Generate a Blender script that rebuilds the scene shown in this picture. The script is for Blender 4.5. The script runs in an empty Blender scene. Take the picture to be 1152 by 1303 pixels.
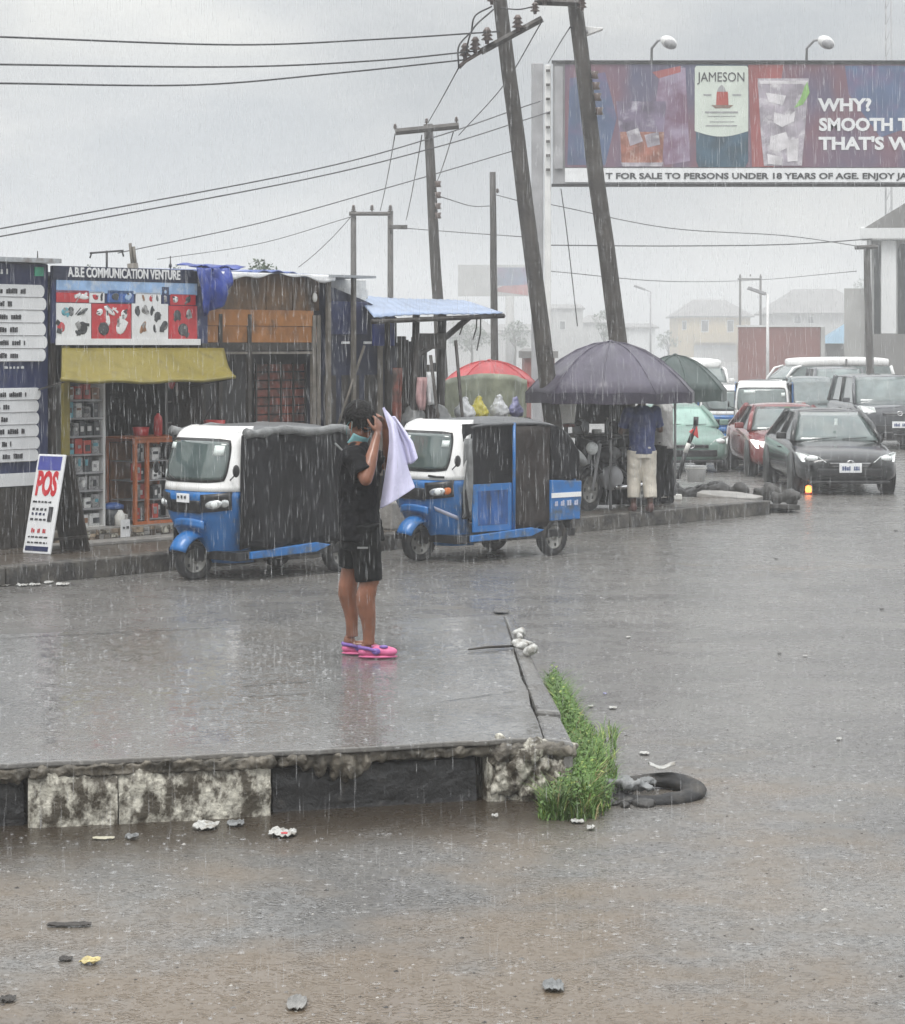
import bpy, bmesh, math, random
from mathutils import Matrix, Vector, Euler
random.seed(7)
PI = math.pi
R = math.radians
scene = bpy.context.scene
COL = scene.collection

# ------------------------------------------------------------------ camera geometry (level camera, shifted lens)
F, CX, HY, H = 3000.0, 576.0, 440.0, 2.4        # focal length and horizon in photo pixels, eye height
def P(px, py, Y):
    return Vector(((px - CX) * Y / F, Y, H - (py - HY) * Y / F))
def G(px, py, z=0.0):
    Y = F * (H - z) / (py - HY)
    return Vector(((px - CX) * Y / F, Y, z))
ZS = 0.33      # top of the raised slab
ZP = 0.18      # pavement in front of the shops

# ------------------------------------------------------------------ materials
MATS = {}
def ramp(nt, stops):
    r = nt.nodes.new('ShaderNodeValToRGB')
    e = r.color_ramp.elements
    e[0].position, e[0].color = stops[0][0], (*stops[0][1], 1)
    e[1].position, e[1].color = stops[-1][0], (*stops[-1][1], 1)
    for p, c in stops[1:-1]:
        n = e.new(p); n.color = (*c, 1)
    return r
def noise(nt, co, scale, detail=4, rough=.55, mapping=None):
    n = nt.nodes.new('ShaderNodeTexNoise')
    n.inputs['Scale'].default_value = scale
    n.inputs['Detail'].default_value = detail
    n.inputs['Roughness'].default_value = rough
    if mapping:
        m = nt.nodes.new('ShaderNodeMapping'); m.inputs['Scale'].default_value = mapping
        nt.links.new(co, m.inputs['Vector']); co = m.outputs[0]
    nt.links.new(co, n.inputs['Vector'])
    return n
def mat(name, col, rough=.5, var=.25, scale=6, bump=.15, bscale=None, metal=0, stain=None, smap=None, sscale=1.5, samt=.5, spec=.5, coat=0, alpha=1, trans=0):
    """procedural paint/cloth/stone: base colour broken up by noise, optional stain colour, bump"""
    m = bpy.data.materials.new(name); m.use_nodes = True
    nt = m.node_tree; b = nt.nodes['Principled BSDF']
    tc = nt.nodes.new('ShaderNodeTexCoord'); co = tc.outputs['Object']
    n = noise(nt, co, scale, 5)
    lo = tuple(c * (1 - var) for c in col); hi = tuple(min(1, c * (1 + var)) for c in col)
    r = ramp(nt, [(.3, lo), (.7, hi)])
    nt.links.new(n.outputs['Fac'], r.inputs['Fac'])
    out = r.outputs['Color']
    if stain:
        n2 = noise(nt, co, sscale, 6, .65, smap)
        r2 = ramp(nt, [(samt - .06 if samt > .06 else 0, (0, 0, 0)), (samt + .1, (1, 1, 1))])
        nt.links.new(n2.outputs['Fac'], r2.inputs['Fac'])
        mx = nt.nodes.new('ShaderNodeMix'); mx.data_type = 'RGBA'
        nt.links.new(r2.outputs['Color'], mx.inputs['Factor'])
        mx.inputs['B'].default_value = (*stain, 1)
        nt.links.new(out, mx.inputs['A']); out = mx.outputs['Result']
    nt.links.new(out, b.inputs['Base Color'])
    b.inputs['Roughness'].default_value = rough
    b.inputs['Metallic'].default_value = metal
    b.inputs['Specular IOR Level'].default_value = spec
    b.inputs['Coat Weight'].default_value = coat
    b.inputs['Alpha'].default_value = alpha
    b.inputs['Transmission Weight'].default_value = trans
    if bump:
        nb = noise(nt, co, bscale or scale * 3, 4)
        bp = nt.nodes.new('ShaderNodeBump'); bp.inputs['Strength'].default_value = bump; bp.inputs['Distance'].default_value = .02
        nt.links.new(nb.outputs['Fac'], bp.inputs['Height']); nt.links.new(bp.outputs[0], b.inputs['Normal'])
    MATS[name] = m
    return m
def emit(name, col, s):
    m = bpy.data.materials.new(name); m.use_nodes = True
    b = m.node_tree.nodes['Principled BSDF']
    b.inputs['Base Color'].default_value = (*col, 1); b.inputs['Emission Color'].default_value = (*col, 1); b.inputs['Emission Strength'].default_value = s
    return m

blue_paint = mat('blue_paint', (.016, .14, .40), .28, .15, 3, .03, stain=(.07, .10, .14), sscale=4, samt=.56, coat=.2)
white_paint = mat('white_paint', (.84, .84, .83), .28, .05, 3, .02, stain=(.6, .58, .55), sscale=4, samt=.62, coat=.3)
black_plastic = mat('black_plastic', (.012, .012, .013), .35, .3, 9, .1)
rubber = mat('rubber', (.014, .014, .015), .7, .4, 14, .3, stain=(.05, .044, .036), sscale=7, samt=.58)
rim_metal = mat('rim_metal', (.24, .235, .22), .4, .3, 10, .05, metal=.6)
chrome = mat('chrome', (.75, .75, .76), .15, .05, 5, 0, metal=1)
lens = mat('lens', (.72, .75, .74), .08, .2, 30, .25, bscale=60, coat=.6)
amber = mat('amber', (.55, .14, .02), .15, .2, 20, .1)
red_lens = mat('red_lens', (.4, .02, .02), .15, .2, 20, .1)
car_glass = mat('car_glass', (.07, .095, .09), .06, .35, 2.5, 0, spec=.8, coat=.6)
dark_glass = mat('dark_glass', (.025, .03, .03), .07, .3, 3, 0, spec=.7)
pale_glass = mat('pale_glass', (.12, .15, .145), .07, .35, 3, 0, spec=.8, coat=.5)
dark_canvas = mat('dark_canvas', (.010, .010, .012), .6, .5, 3, .6, bscale=7, spec=.2)
roof_canvas = mat('roof_canvas', (.075, .078, .082), .38, .35, 4, .3, bscale=10)
brown_canvas = mat('brown_canvas', (.032, .026, .024), .6, .4, 4, .5, bscale=9, spec=.2)
grey_canvas = mat('grey_canvas', (.16, .165, .165), .4, .35, 6, .5, bscale=12)
sticker = mat('sticker', (.62, .68, .66), .4, .15, 20, 0)
plate_white = mat('plate_white', (.75, .76, .77), .35, .08, 20, 0)
ink = mat('ink', (.03, .03, .035), .5, .3, 40, 0)
navy = mat('navy', (.016, .025, .085), .45, .35, 3, .1, stain=(.05, .055, .07), sscale=3, samt=.6)
navy_dark = mat('navy_dark', (.012, .017, .045), .45, .4, 3, .15)
white_vinyl = mat('white_vinyl', (.7, .71, .72), .4, .08, 5, .04)
lilac_vinyl = mat('lilac_vinyl', (.47, .49, .62), .45, .12, 5, .05)
yellow_tarp = mat('yellow_tarp', (.205, .168, .030), .5, .25, 4, .25, bscale=14, stain=(.16, .13, .03), sscale=4, samt=.58)
blue_tarp = mat('blue_tarp', (.02, .045, .25), .4, .4, 5, .5, bscale=9)
wood_brown = mat('wood_brown', (.15, .082, .033), .5, .4, 4, .35, bscale=20, stain=(.05, .034, .022), sscale=2.2, samt=.5, smap=(1, 1, .35))
blue_roofing = mat('blue_roofing', (.10, .15, .38), .3, .35, 2.5, .2, stain=(.3, .34, .42), sscale=2.5, samt=.56)
wood_orange = mat('wood_orange', (.30, .125, .032), .45, .35, 4, .3, bscale=14, stain=(.1, .055, .025), sscale=3, samt=.6)
wood_dark = mat('wood_dark', (.032, .027, .023), .5, .4, 6, .35, bscale=20)
wood_grey = mat('wood_grey', (.15, .135, .115), .55, .35, 6, .4, bscale=24)
pole_wood = mat('pole_wood', (.052, .047, .042), .6, .4, 3, .5, bscale=16)
shutter_dark = mat('shutter_dark', (.03, .029, .03), .5, .45, 5, .3)
rust_red = mat('rust_red', (.16, .04, .025), .55, .5, 6, .3, stain=(.045, .03, .025), sscale=5, samt=.52)
blue_sheet = mat('blue_sheet', (.24, .31, .45), .3, .2, 2.5, .15)
zinc = mat('zinc', (.33, .35, .37), .35, .3, 3, .2, stain=(.13, .1, .08), sscale=3, samt=.6)
concrete_dark = mat('concrete_dark', (.10, .092, .08), .5, .35, 5, .5, bscale=25, stain=(.03, .028, .026), sscale=4, samt=.5)
concrete = mat('concrete', (.26, .25, .235), .55, .25, 5, .35, bscale=25)
breeze = mat('breeze', (.55, .55, .53), .6, .2, 8, .3)
tile = mat('tile', (.30, .235, .17), .35, .5, 8, .15, stain=(.08, .06, .045), sscale=10, samt=.5)
skin = mat('skin', (.19, .078, .045), .24, .25, 7, .06, bscale=40)
skin_dark = mat('skin_dark', (.085, .042, .028), .4, .2, 9, .06)
hair_m = mat('hair_m', (.005, .0045, .0045), .55, .4, 30, .6, bscale=60, spec=.2)
black_cloth = mat('black_cloth', (.006, .006, .0075), .7, .35, 6, .6, bscale=12, spec=.15)
shorts_cloth = mat('shorts_cloth', (.006, .0065, .007), .65, .35, 6, .6, bscale=12, spec=.18)
pink_foam = mat('pink_foam', (.56, .12, .26), .5, .15, 9, .1)
purple_foam = mat('purple_foam', (.16, .09, .33), .4, .3, 12, .1)
teal_mask = mat('teal_mask', (.17, .36, .38), .55, .2, 14, .1)
towel_m = mat('towel_m', (.66, .65, .86), .75, .06, 6, .25, bscale=60)
navy_shirt = mat('navy_shirt', (.022, .038, .135), .6, .3, 7, .4)
beige_cloth = mat('beige_cloth', (.54, .50, .43), .6, .25, 6, .5, bscale=10)
grey_shirt = mat('grey_shirt', (.34, .33, .32), .6, .2, 6, .4)
umb_purple = mat('umb_purple', (.07, .062, .088), .38, .25, 3, .2, bscale=9)
umb_green = mat('umb_green', (.035, .055, .05), .4, .25, 3, .2, bscale=9)
umb_red = mat('umb_red', (.36, .045, .05), .4, .25, 3, .2)
umb_valance = mat('umb_valance', (.04, .035, .052), .5, .3, 6, .2, spec=.3)
reflector = mat('reflector', (.5, .52, .52), .12, .35, 18, .2, bscale=50, metal=.6, coat=.6)
umb_under = mat('umb_under', (.02, .018, .026), .6, .2, 3, .2)
olive_sheet = mat('olive_sheet', (.32, .34, .25), .3, .35, 4, .5, bscale=8)
white_bag = mat('white_bag', (.78, .79, .8), .3, .1, 9, .5, bscale=16)
yellow_bag = mat('yellow_bag', (.72, .63, .12), .3, .25, 9, .5, bscale=16)
lilac_bag = mat('lilac_bag', (.25, .25, .42), .3, .3, 9, .5, bscale=16)
white_plastic = mat('white_plastic', (.75, .74, .70), .35, .12, 10, .1)
red_plastic = mat('red_plastic', (.55, .05, .05), .35, .25, 10, .1)
kerb_white = mat('kerb_white', (.52, .50, .43), .55, .35, 22, 1, bscale=20, stain=(.06, .05, .035), sscale=11, samt=.455, smap=(1.2, 1.2, .8))
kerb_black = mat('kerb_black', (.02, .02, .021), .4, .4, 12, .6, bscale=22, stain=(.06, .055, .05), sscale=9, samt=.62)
kerb_raw = mat('kerb_raw', (.15, .135, .11), .6, .4, 12, .9, bscale=20, stain=(.05, .045, .037), sscale=9, samt=.5)
slab_edge = mat('slab_edge', (.14, .125, .10), .5, .4, 14, .9, bscale=22, stain=(.05, .045, .035), sscale=8, samt=.52)
litter_white = mat('litter_white', (.46, .46, .44), .45, .45, 40, .4, stain=(.2, .18, .15), sscale=22, samt=.55)
rubble_m = mat('rubble_m', (.045, .043, .04), .5, .5, 5, .7, bscale=18)
orange_frame = mat('orange_frame', (.42, .12, .035), .45, .25, 8, .1)
green_leaf = mat('green_leaf', (.085, .165, .028), .5, .5, 3, 0)
far_leaf = mat('far_leaf', (.05, .075, .04), .6, .4, 1, 0)
bark = mat('bark', (.06, .05, .04), .7, .3, 4, .2)
cream_wall = mat('cream_wall', (.42, .34, .20), .7, .1, .5, 0)
grey_wall = mat('grey_wall', (.36, .36, .35), .7, .15, .5, 0)
facade = mat('facade', (.43, .435, .43), .7, .12, .8, 0)
pale_wall = mat('pale_wall', (.58, .59, .59), .6, .1, .5, 0)
grey_roof = mat('grey_roof', (.17, .165, .16), .6, .2, .6, 0)
maroon_wall = mat('maroon_wall', (.19, .065, .055), .6, .15, .5, 0)
blue_roof = mat('blue_roof', (.16, .26, .34), .5, .15, 1, 0)
steel_grey = mat('steel_grey', (.3, .3, .31), .45, .2, 2, .1)
steel_white = mat('steel_white', (.66, .66, .65), .45, .12, 2, .1)
wire_m = mat('wire_m', (.03, .03, .032), .5, .2, 2, 0)
porcelain = mat('porcelain', (.13, .1, .09), .3, .3, 9, 0)
black_car = mat('black_car', (.012, .013, .014), .17, .2, 4, .03, bscale=50, coat=.3)
red_car = mat('red_car', (.16, .022, .02), .14, .2, 4, .04, bscale=50, coat=.5)
green_car = mat('green_car', (.17, .26, .225), .3, .15, 3, .05)
suv_grey = mat('suv_grey', (.05, .054, .06), .16, .2, 4, .04, bscale=50, coat=.5)
teal_car = mat('teal_car', (.11, .14, .14), .2, .2, 4, .03, coat=.4)
cyan_pack = mat('cyan_pack', (.12, .35, .42), .4, .35, 14, 0)
grey_pack = mat('grey_pack', (.3, .3, .3), .4, .5, 25, 0, stain=(.05, .05, .05), sscale=18, samt=.55)
white_pack = mat('white_pack', (.66, .66, .65), .4, .15, 25, 0, stain=(.1, .1, .1), sscale=16, samt=.6)
red_pack = mat('red_pack', (.45, .06, .04), .4, .3, 14, 0)
dark_pack = mat('dark_pack', (.045, .05, .055), .35, .5, 14, 0)
brown_pack = mat('brown_pack', (.25, .13, .07), .4, .3, 14, 0)
blue_pack = mat('blue_pack', (.04, .1, .3), .4, .3, 14, 0)
sky_vinyl = mat('sky_vinyl', (.26, .40, .62), .35, .25, 6, 0, stain=(.55, .6, .66), sscale=5, samt=.58)
red_vinyl = mat('red_vinyl', (.46, .035, .045), .4, .15, 8, 0)
green_vinyl = mat('green_vinyl', (.05, .36, .22), .4, .2, 12, 0)
pos_red = mat('pos_red', (.52, .02, .03), .4, .1, 8, 0)

# ------------------------------------------------------------------ mesh builder
class MB:
    def __init__(s): s.v = []; s.f = []; s.mi = []; s.sm = []; s.mats = []
    def idx(s, m):
        if m not in s.mats: s.mats.append(m)
        return s.mats.index(m)
    def add(s, vs, fs, m, smooth=False, M=None):
        o = len(s.v); k = s.idx(m)
        s.v += [tuple(M @ Vector(v)) if M is not None else tuple(v) for v in vs]
        for f in fs:
            s.f.append(tuple(i + o for i in f)); s.mi.append(k); s.sm.append(smooth)
        return s
    def box(s, c, d, m, rz=0, M=None):
        x, y, z = (q / 2 for q in d)
        T = Matrix.Translation(c) @ Matrix.Rotation(rz, 4, 'Z')
        if M is not None: T = M @ T
        vs = [(-x, -y, -z), (x, -y, -z), (x, y, -z), (-x, y, -z), (-x, -y, z), (x, -y, z), (x, y, z), (-x, y, z)]
        return s.add(vs, [(0, 3, 2, 1), (4, 5, 6, 7), (0, 1, 5, 4), (1, 2, 6, 5), (2, 3, 7, 6), (3, 0, 4, 7)], m, False, T)
    def loft(s, rings, m, closed=True, caps=True, smooth=True, M=None):
        n = len(rings[0]); vs = [p for r in rings for p in r]; fs = []
        for i in range(len(rings) - 1):
            for j in range(n if closed else n - 1):
                a, b = i * n + j, i * n + (j + 1) % n
                fs.append((a, b, b + n, a + n))
        if caps and closed:
            fs.append(tuple(range(n))[::-1]); fs.append(tuple(range((len(rings) - 1) * n, len(rings) * n)))
        return s.add(vs, fs, m, smooth, M)
    def tube(s, pts, r, m, n=8, smooth=True, M=None):
        pts = [Vector(p) for p in pts]
        rs = r if isinstance(r, (list, tuple)) else [r] * len(pts)
        rings = []; up = None
        for i, p in enumerate(pts):
            d = (pts[min(i + 1, len(pts) - 1)] - pts[max(i - 1, 0)])
            d = d.normalized() if d.length > 1e-9 else Vector((0, 0, 1))
            if up is None:
                up = Vector((0, 0, 1)) if abs(d.z) < .9 else Vector((1, 0, 0))
            a = d.cross(up)
            if a.length < 1e-6: a = d.cross(Vector((0, 1, 0)))
            a.normalize(); b = a.cross(d).normalized(); up = b
            rings.append([p + (a * math.cos(2 * PI * k / n) + b * math.sin(2 * PI * k / n)) * rs[i] for k in range(n)])
        return s.loft(rings, m, True, True, smooth, M)
    def ell(s, c, r, m, rot=None, nu=16, nv=10, M=None):
        T = Matrix.Translation(c)
        if rot is not None: T = T @ Euler(rot).to_matrix().to_4x4()
        if M is not None: T = M @ T
        vs = [(0, 0, -r[2])]; fs = []
        for i in range(1, nv):
            t = PI * i / nv
            for j in range(nu):
                a = 2 * PI * j / nu
                vs.append((r[0] * math.sin(t) * math.cos(a), r[1] * math.sin(t) * math.sin(a), -r[2] * math.cos(t)))
        vs.append((0, 0, r[2])); L = len(vs) - 1
        for j in range(nu):
            k = (j + 1) % nu
            fs.append((0, 1 + k, 1 + j)); b = 1 + (nv - 2) * nu; fs.append((L, b + j, b + k))
            for i in range(nv - 2):
                a = 1 + i * nu
                fs.append((a + j, a + k, a + nu + k, a + nu + j))
        return s.add(vs, fs, m, True, T)
    def lathe(s, prof, m, M=None, n=24, smooth=True, caps=True):
        rings = [[(r * math.cos(2 * PI * k / n), r * math.sin(2 * PI * k / n), z) for k in range(n)] for r, z in prof]
        return s.loft(rings, m, True, caps, smooth, M)
    def prism(s, pts, vec, m, M=None):
        pts = [Vector(p) for p in pts]; vec = Vector(vec); n = len(pts)
        vs = pts + [p + vec for p in pts]
        fs = [tuple(range(n))[::-1], tuple(range(n, 2 * n))] + [(i, (i + 1) % n, n + (i + 1) % n, n + i) for i in range(n)]
        return s.add(vs, fs, m, False, M)
    def grid(s, fn, nu, nv, m, smooth=True, M=None):
        vs = [fn(i / nu, j / nv) for j in range(nv + 1) for i in range(nu + 1)]
        fs = [(j * (nu + 1) + i, j * (nu + 1) + i + 1, (j + 1) * (nu + 1) + i + 1, (j + 1) * (nu + 1) + i) for j in range(nv) for i in range(nu)]
        return s.add(vs, fs, m, smooth, M)
    def obj(s, name, parent=None, bevel=0, solid=0, sub=0, remesh=0, smooth=0, loc=None, rz=0, disp=0, dscale=.2, fix=True):
        me = bpy.data.meshes.new(name); me.from_pydata(s.v, [], s.f)
        for m in s.mats: me.materials.append(m)
        me.polygons.foreach_set('material_index', s.mi); me.polygons.foreach_set('use_smooth', s.sm)
        if fix:
            bm = bmesh.new(); bm.from_mesh(me); bmesh.ops.recalc_face_normals(bm, faces=bm.faces); bm.to_mesh(me); bm.free()
        me.update()
        o = bpy.data.objects.new(name, me); COL.objects.link(o)
        if parent is not None: o.parent = parent
        if loc is not None: o.location = loc
        if rz: o.rotation_euler = (0, 0, rz)
        if remesh:
            q = o.modifiers.new('remesh', 'REMESH'); q.mode = 'VOXEL'; q.voxel_size = remesh; q.use_smooth_shade = True
        if smooth:
            q = o.modifiers.new('smooth', 'SMOOTH'); q.factor = .5; q.iterations = smooth
        if sub:
            q = o.modifiers.new('sub', 'SUBSURF'); q.levels = sub; q.render_levels = sub
        if solid:
            q = o.modifiers.new('solid', 'SOLIDIFY'); q.thickness = solid; q.offset = 0
        if disp:
            t = bpy.data.textures.new(name, 'CLOUDS'); t.noise_scale = dscale; t.noise_depth = 3
            q = o.modifiers.new('disp', 'DISPLACE'); q.texture = t; q.strength = disp; q.mid_level = .5; q.texture_coords = 'LOCAL'
        if bevel:
            q = o.modifiers.new('bevel', 'BEVEL'); q.width = bevel; q.segments = 2; q.limit_method = 'ANGLE'; q.angle_limit = R(40)
        return o

def tag(o, label, cat, group=None, kind=None):
    o['label'] = label; o['category'] = cat
    if group: o['group'] = group
    if kind: o['kind'] = kind
    return o
def thing(name, label, cat, loc=(0, 0, 0), rz=0, group=None, scale=1):
    o = bpy.data.objects.new(name, None); COL.objects.link(o)
    o.empty_display_size = .2
    o.location = loc; o.rotation_euler = (0, 0, rz); o.scale = (scale,) * 3
    return tag(o, label, cat, group)
def struct(o):
    o['kind'] = 'structure'; return o
def copy_thing(root, loc, rz, label):
    r = root.copy(); COL.objects.link(r); r.location = loc; r.rotation_euler = (0, 0, rz); r['label'] = label
    for ch in list(root.children):
        c = ch.copy(); COL.objects.link(c); c.parent = r
        for g in ch.children:
            d = g.copy(); COL.objects.link(d); d.parent = c
    return r
def text(s, name, parent, loc, size, m, rot=(PI / 2, 0, 0), align='CENTER', bold=0, width=None, ext=.003):
    cu = bpy.data.curves.new(name, 'FONT'); cu.body = s; cu.size = size; cu.extrude = ext; cu.offset = bold
    cu.align_x = align; cu.resolution_u = 3
    t = bpy.data.objects.new(name + '_tmp', cu)
    me = bpy.data.meshes.new_from_object(t)
    bpy.data.objects.remove(t)
    me.materials.clear(); me.materials.append(m)
    xs = [v.co.x for v in me.vertices]
    if width and xs:
        k = width / (max(xs) - min(xs))
        for v in me.vertices: v.co.x *= k
    me.name = name
    o = bpy.data.objects.new(name, me); COL.objects.link(o); o.parent = parent
    o.location = loc; o.rotation_euler = rot
    return o
def scribble(mb, x0, x1, z, h, m, y=-.004, words=3, seed=0, thick=.003):
    """illegible lettering: short upright strokes gathered into words"""
    rr = random.Random(seed); x = x0
    while x < x1:
        w = rr.uniform(.12, .3) * (x1 - x0) / max(1, words) * 2
        xe = min(x1, x + w)
        while x < xe:
            cw = h * rr.uniform(.35, .6)
            hh = h * rr.uniform(.72, 1)
            mb.box((x + cw / 2, y, z + hh / 2 - h / 2), (cw * .72, thick, hh), m); x += cw
            if rr.random() < .5: mb.box((x - cw * .5, y, z + rr.choice((-.3, .0, .34)) * h), (cw, thick * .8, h * .2), m)
        x += h * .7
# ------------------------------------------------------------------ wet ground materials
def wet_ground(name, dark, mid, mud, mudamt, rough_lo, rough_hi, ripple, agg, mud_y=None):
    m = bpy.data.materials.new(name); m.use_nodes = True
    nt = m.node_tree; L = nt.links; b = nt.nodes['Principled BSDF']
    ge = nt.nodes.new('ShaderNodeNewGeometry'); co = ge.outputs['Position']
    n1 = noise(nt, co, .55, 7, .62); n2 = noise(nt, co, 30, 3, .6); n3 = noise(nt, co, .22, 6, .6); n4 = noise(nt, co, 2.3, 6, .65)
    r1 = ramp(nt, [(.3, dark), (.72, mid)]); L.new(n1.outputs['Fac'], r1.inputs['Fac'])
    # aggregate speckle
    r2 = ramp(nt, [(.33, (.35, .35, .35)), (.45, (1.0, 1.0, 1.0)), (.6, (1.0, 1.0, 1.0)), (.74, (2.4, 2.4, 2.35))]); L.new(n2.outputs['Fac'], r2.inputs['Fac'])
    mu = nt.nodes.new('ShaderNodeMix'); mu.data_type = 'RGBA'; mu.blend_type = 'MULTIPLY'; mu.inputs['Factor'].default_value = agg
    L.new(r1.outputs[0], mu.inputs['A']); L.new(r2.outputs[0], mu.inputs['B'])
    # mud washed over the surface
    a = nt.nodes.new('ShaderNodeMath'); a.operation = 'MULTIPLY_ADD'; a.inputs[1].default_value = .45
    L.new(n4.outputs['Fac'], a.inputs[0]); L.new(n3.outputs['Fac'], a.inputs[2])
    fac = a.outputs[0]
    if mud_y:      # silt collects in the near hollow of the road
        sx = nt.nodes.new('ShaderNodeSeparateXYZ'); L.new(co, sx.inputs[0])
        mr = nt.nodes.new('ShaderNodeMapRange'); mr.inputs['From Min'].default_value = mud_y[0]; mr.inputs['From Max'].default_value = mud_y[1]
        mr.inputs['To Min'].default_value = mud_y[2]; mr.inputs['To Max'].default_value = mud_y[3]; L.new(sx.outputs['Y'], mr.inputs['Value'])
        ad = nt.nodes.new('ShaderNodeMath'); ad.operation = 'ADD'; L.new(fac, ad.inputs[0]); L.new(mr.outputs[0], ad.inputs[1]); fac = ad.outputs[0]
    m3 = nt.nodes.new('ShaderNodeMath'); m3.operation = 'MULTIPLY_ADD'; m3.inputs[1].default_value = .8; m3.inputs[2].default_value = -.4; L.new(noise(nt, co, .8, 3, .5).outputs['Fac'], m3.inputs[0])
    ad = nt.nodes.new('ShaderNodeMath'); ad.operation = 'ADD'; L.new(fac, ad.inputs[0]); L.new(m3.outputs[0], ad.inputs[1]); fac = ad.outputs[0]
    r3 = ramp(nt, [(mudamt - .1, (0, 0, 0)), (mudamt + .14, (1, 1, 1))]); L.new(fac, r3.inputs['Fac'])
    mx = nt.nodes.new('ShaderNodeMix'); mx.data_type = 'RGBA'; L.new(r3.outputs[0], mx.inputs['Factor'])
    L.new(mu.outputs['Result'], mx.inputs['A']); mx.inputs['B'].default_value = (*mud, 1)
    col = mx.outputs['Result']
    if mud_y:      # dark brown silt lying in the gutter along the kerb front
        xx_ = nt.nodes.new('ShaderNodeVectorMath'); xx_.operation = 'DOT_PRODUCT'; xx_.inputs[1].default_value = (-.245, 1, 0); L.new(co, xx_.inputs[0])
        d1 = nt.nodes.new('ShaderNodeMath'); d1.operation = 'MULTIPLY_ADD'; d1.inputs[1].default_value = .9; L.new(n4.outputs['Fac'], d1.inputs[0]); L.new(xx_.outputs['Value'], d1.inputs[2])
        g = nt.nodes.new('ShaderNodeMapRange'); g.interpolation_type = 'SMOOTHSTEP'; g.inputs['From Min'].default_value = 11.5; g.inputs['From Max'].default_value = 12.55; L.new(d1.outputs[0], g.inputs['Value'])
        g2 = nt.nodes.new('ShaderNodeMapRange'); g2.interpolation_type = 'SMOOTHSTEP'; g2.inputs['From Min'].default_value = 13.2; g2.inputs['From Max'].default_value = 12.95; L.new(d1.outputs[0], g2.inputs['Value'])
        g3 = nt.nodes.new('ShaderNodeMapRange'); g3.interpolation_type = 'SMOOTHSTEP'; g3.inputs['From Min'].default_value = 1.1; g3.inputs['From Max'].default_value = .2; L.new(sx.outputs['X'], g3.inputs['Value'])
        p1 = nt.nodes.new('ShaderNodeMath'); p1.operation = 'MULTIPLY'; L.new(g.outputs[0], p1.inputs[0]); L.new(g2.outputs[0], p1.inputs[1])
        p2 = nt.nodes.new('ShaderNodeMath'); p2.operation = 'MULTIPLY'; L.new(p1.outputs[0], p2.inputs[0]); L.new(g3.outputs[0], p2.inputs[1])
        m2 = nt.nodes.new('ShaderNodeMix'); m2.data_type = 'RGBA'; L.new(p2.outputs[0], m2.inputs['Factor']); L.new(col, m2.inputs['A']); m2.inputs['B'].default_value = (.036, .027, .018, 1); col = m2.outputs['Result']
    L.new(col, b.inputs['Base Color'])
    rr = nt.nodes.new('ShaderNodeMapRange'); rr.inputs['From Min'].default_value = .32; rr.inputs['From Max'].default_value = .68
    rr.inputs['To Min'].default_value = rough_lo; rr.inputs['To Max'].default_value = rough_hi
    L.new(n4.outputs['Fac'], rr.inputs['Value']); L.new(rr.outputs[0], b.inputs['Roughness'])
    b.inputs['Specular IOR Level'].default_value = .5
    # rain rings on the water film
    hs = None
    for sc, fr in ((5.5, 52), (9.5, 40)):
        vo = nt.nodes.new('ShaderNodeTexVoronoi'); vo.inputs['Scale'].default_value = sc; L.new(co, vo.inputs['Vector'])
        s = nt.nodes.new('ShaderNodeMath'); s.operation = 'MULTIPLY'; s.inputs[1].default_value = fr; L.new(vo.outputs['Distance'], s.inputs[0])
        sn = nt.nodes.new('ShaderNodeMath'); sn.operation = 'SINE'; L.new(s.outputs[0], sn.inputs[0])
        fo = nt.nodes.new('ShaderNodeMapRange'); fo.inputs['From Min'].default_value = .05; fo.inputs['From Max'].default_value = .5
        fo.inputs['To Min'].default_value = 1; fo.inputs['To Max'].default_value = 0; L.new(vo.outputs['Distance'], fo.inputs['Value'])
        mm = nt.nodes.new('ShaderNodeMath'); mm.operation = 'MULTIPLY'; L.new(sn.outputs[0], mm.inputs[0]); L.new(fo.outputs[0], mm.inputs[1])
        if hs is None: hs = mm.outputs[0]
        else:
            ad = nt.nodes.new('ShaderNodeMath'); ad.operation = 'ADD'; L.new(hs, ad.inputs[0]); L.new(mm.outputs[0], ad.inputs[1]); hs = ad.outputs[0]
    bp = nt.nodes.new('ShaderNodeBump'); bp.inputs['Strength'].default_value = ripple; bp.inputs['Distance'].default_value = .004
    L.new(hs, bp.inputs['Height'])
    n5 = noise(nt, co, 24, 3, .55)
    b2 = nt.nodes.new('ShaderNodeBump'); b2.inputs['Strength'].default_value = min(1, ripple * 1.5); b2.inputs['Distance'].default_value = .02
    r5 = ramp(nt, [(.30, (0, 0, 0)), (.42, (.5, .5, .5)), (.58, (.5, .5, .5)), (.72, (1, 1, 1))]); L.new(n5.outputs['Fac'], r5.inputs['Fac']); L.new(r5.outputs[0], b2.inputs['Height']); L.new(bp.outputs[0], b2.inputs['Normal'])
    L.new(b2.outputs[0], b.inputs['Normal'])
    return m
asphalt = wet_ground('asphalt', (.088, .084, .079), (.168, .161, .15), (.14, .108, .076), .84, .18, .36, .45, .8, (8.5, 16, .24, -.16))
wet_concrete = wet_ground('wet_concrete', (.13, .128, .122), (.185, .18, .172), (.11, .098, .082), .86, .06, .2, .16, .5)
pave_m = wet_ground('pave_m', (.09, .082, .072), (.17, .15, .125), (.07, .056, .043), .66, .2, .4, .35, .5)

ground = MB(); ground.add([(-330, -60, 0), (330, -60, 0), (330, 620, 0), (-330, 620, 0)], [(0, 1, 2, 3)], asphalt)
struct(ground.obj('road'))

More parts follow.
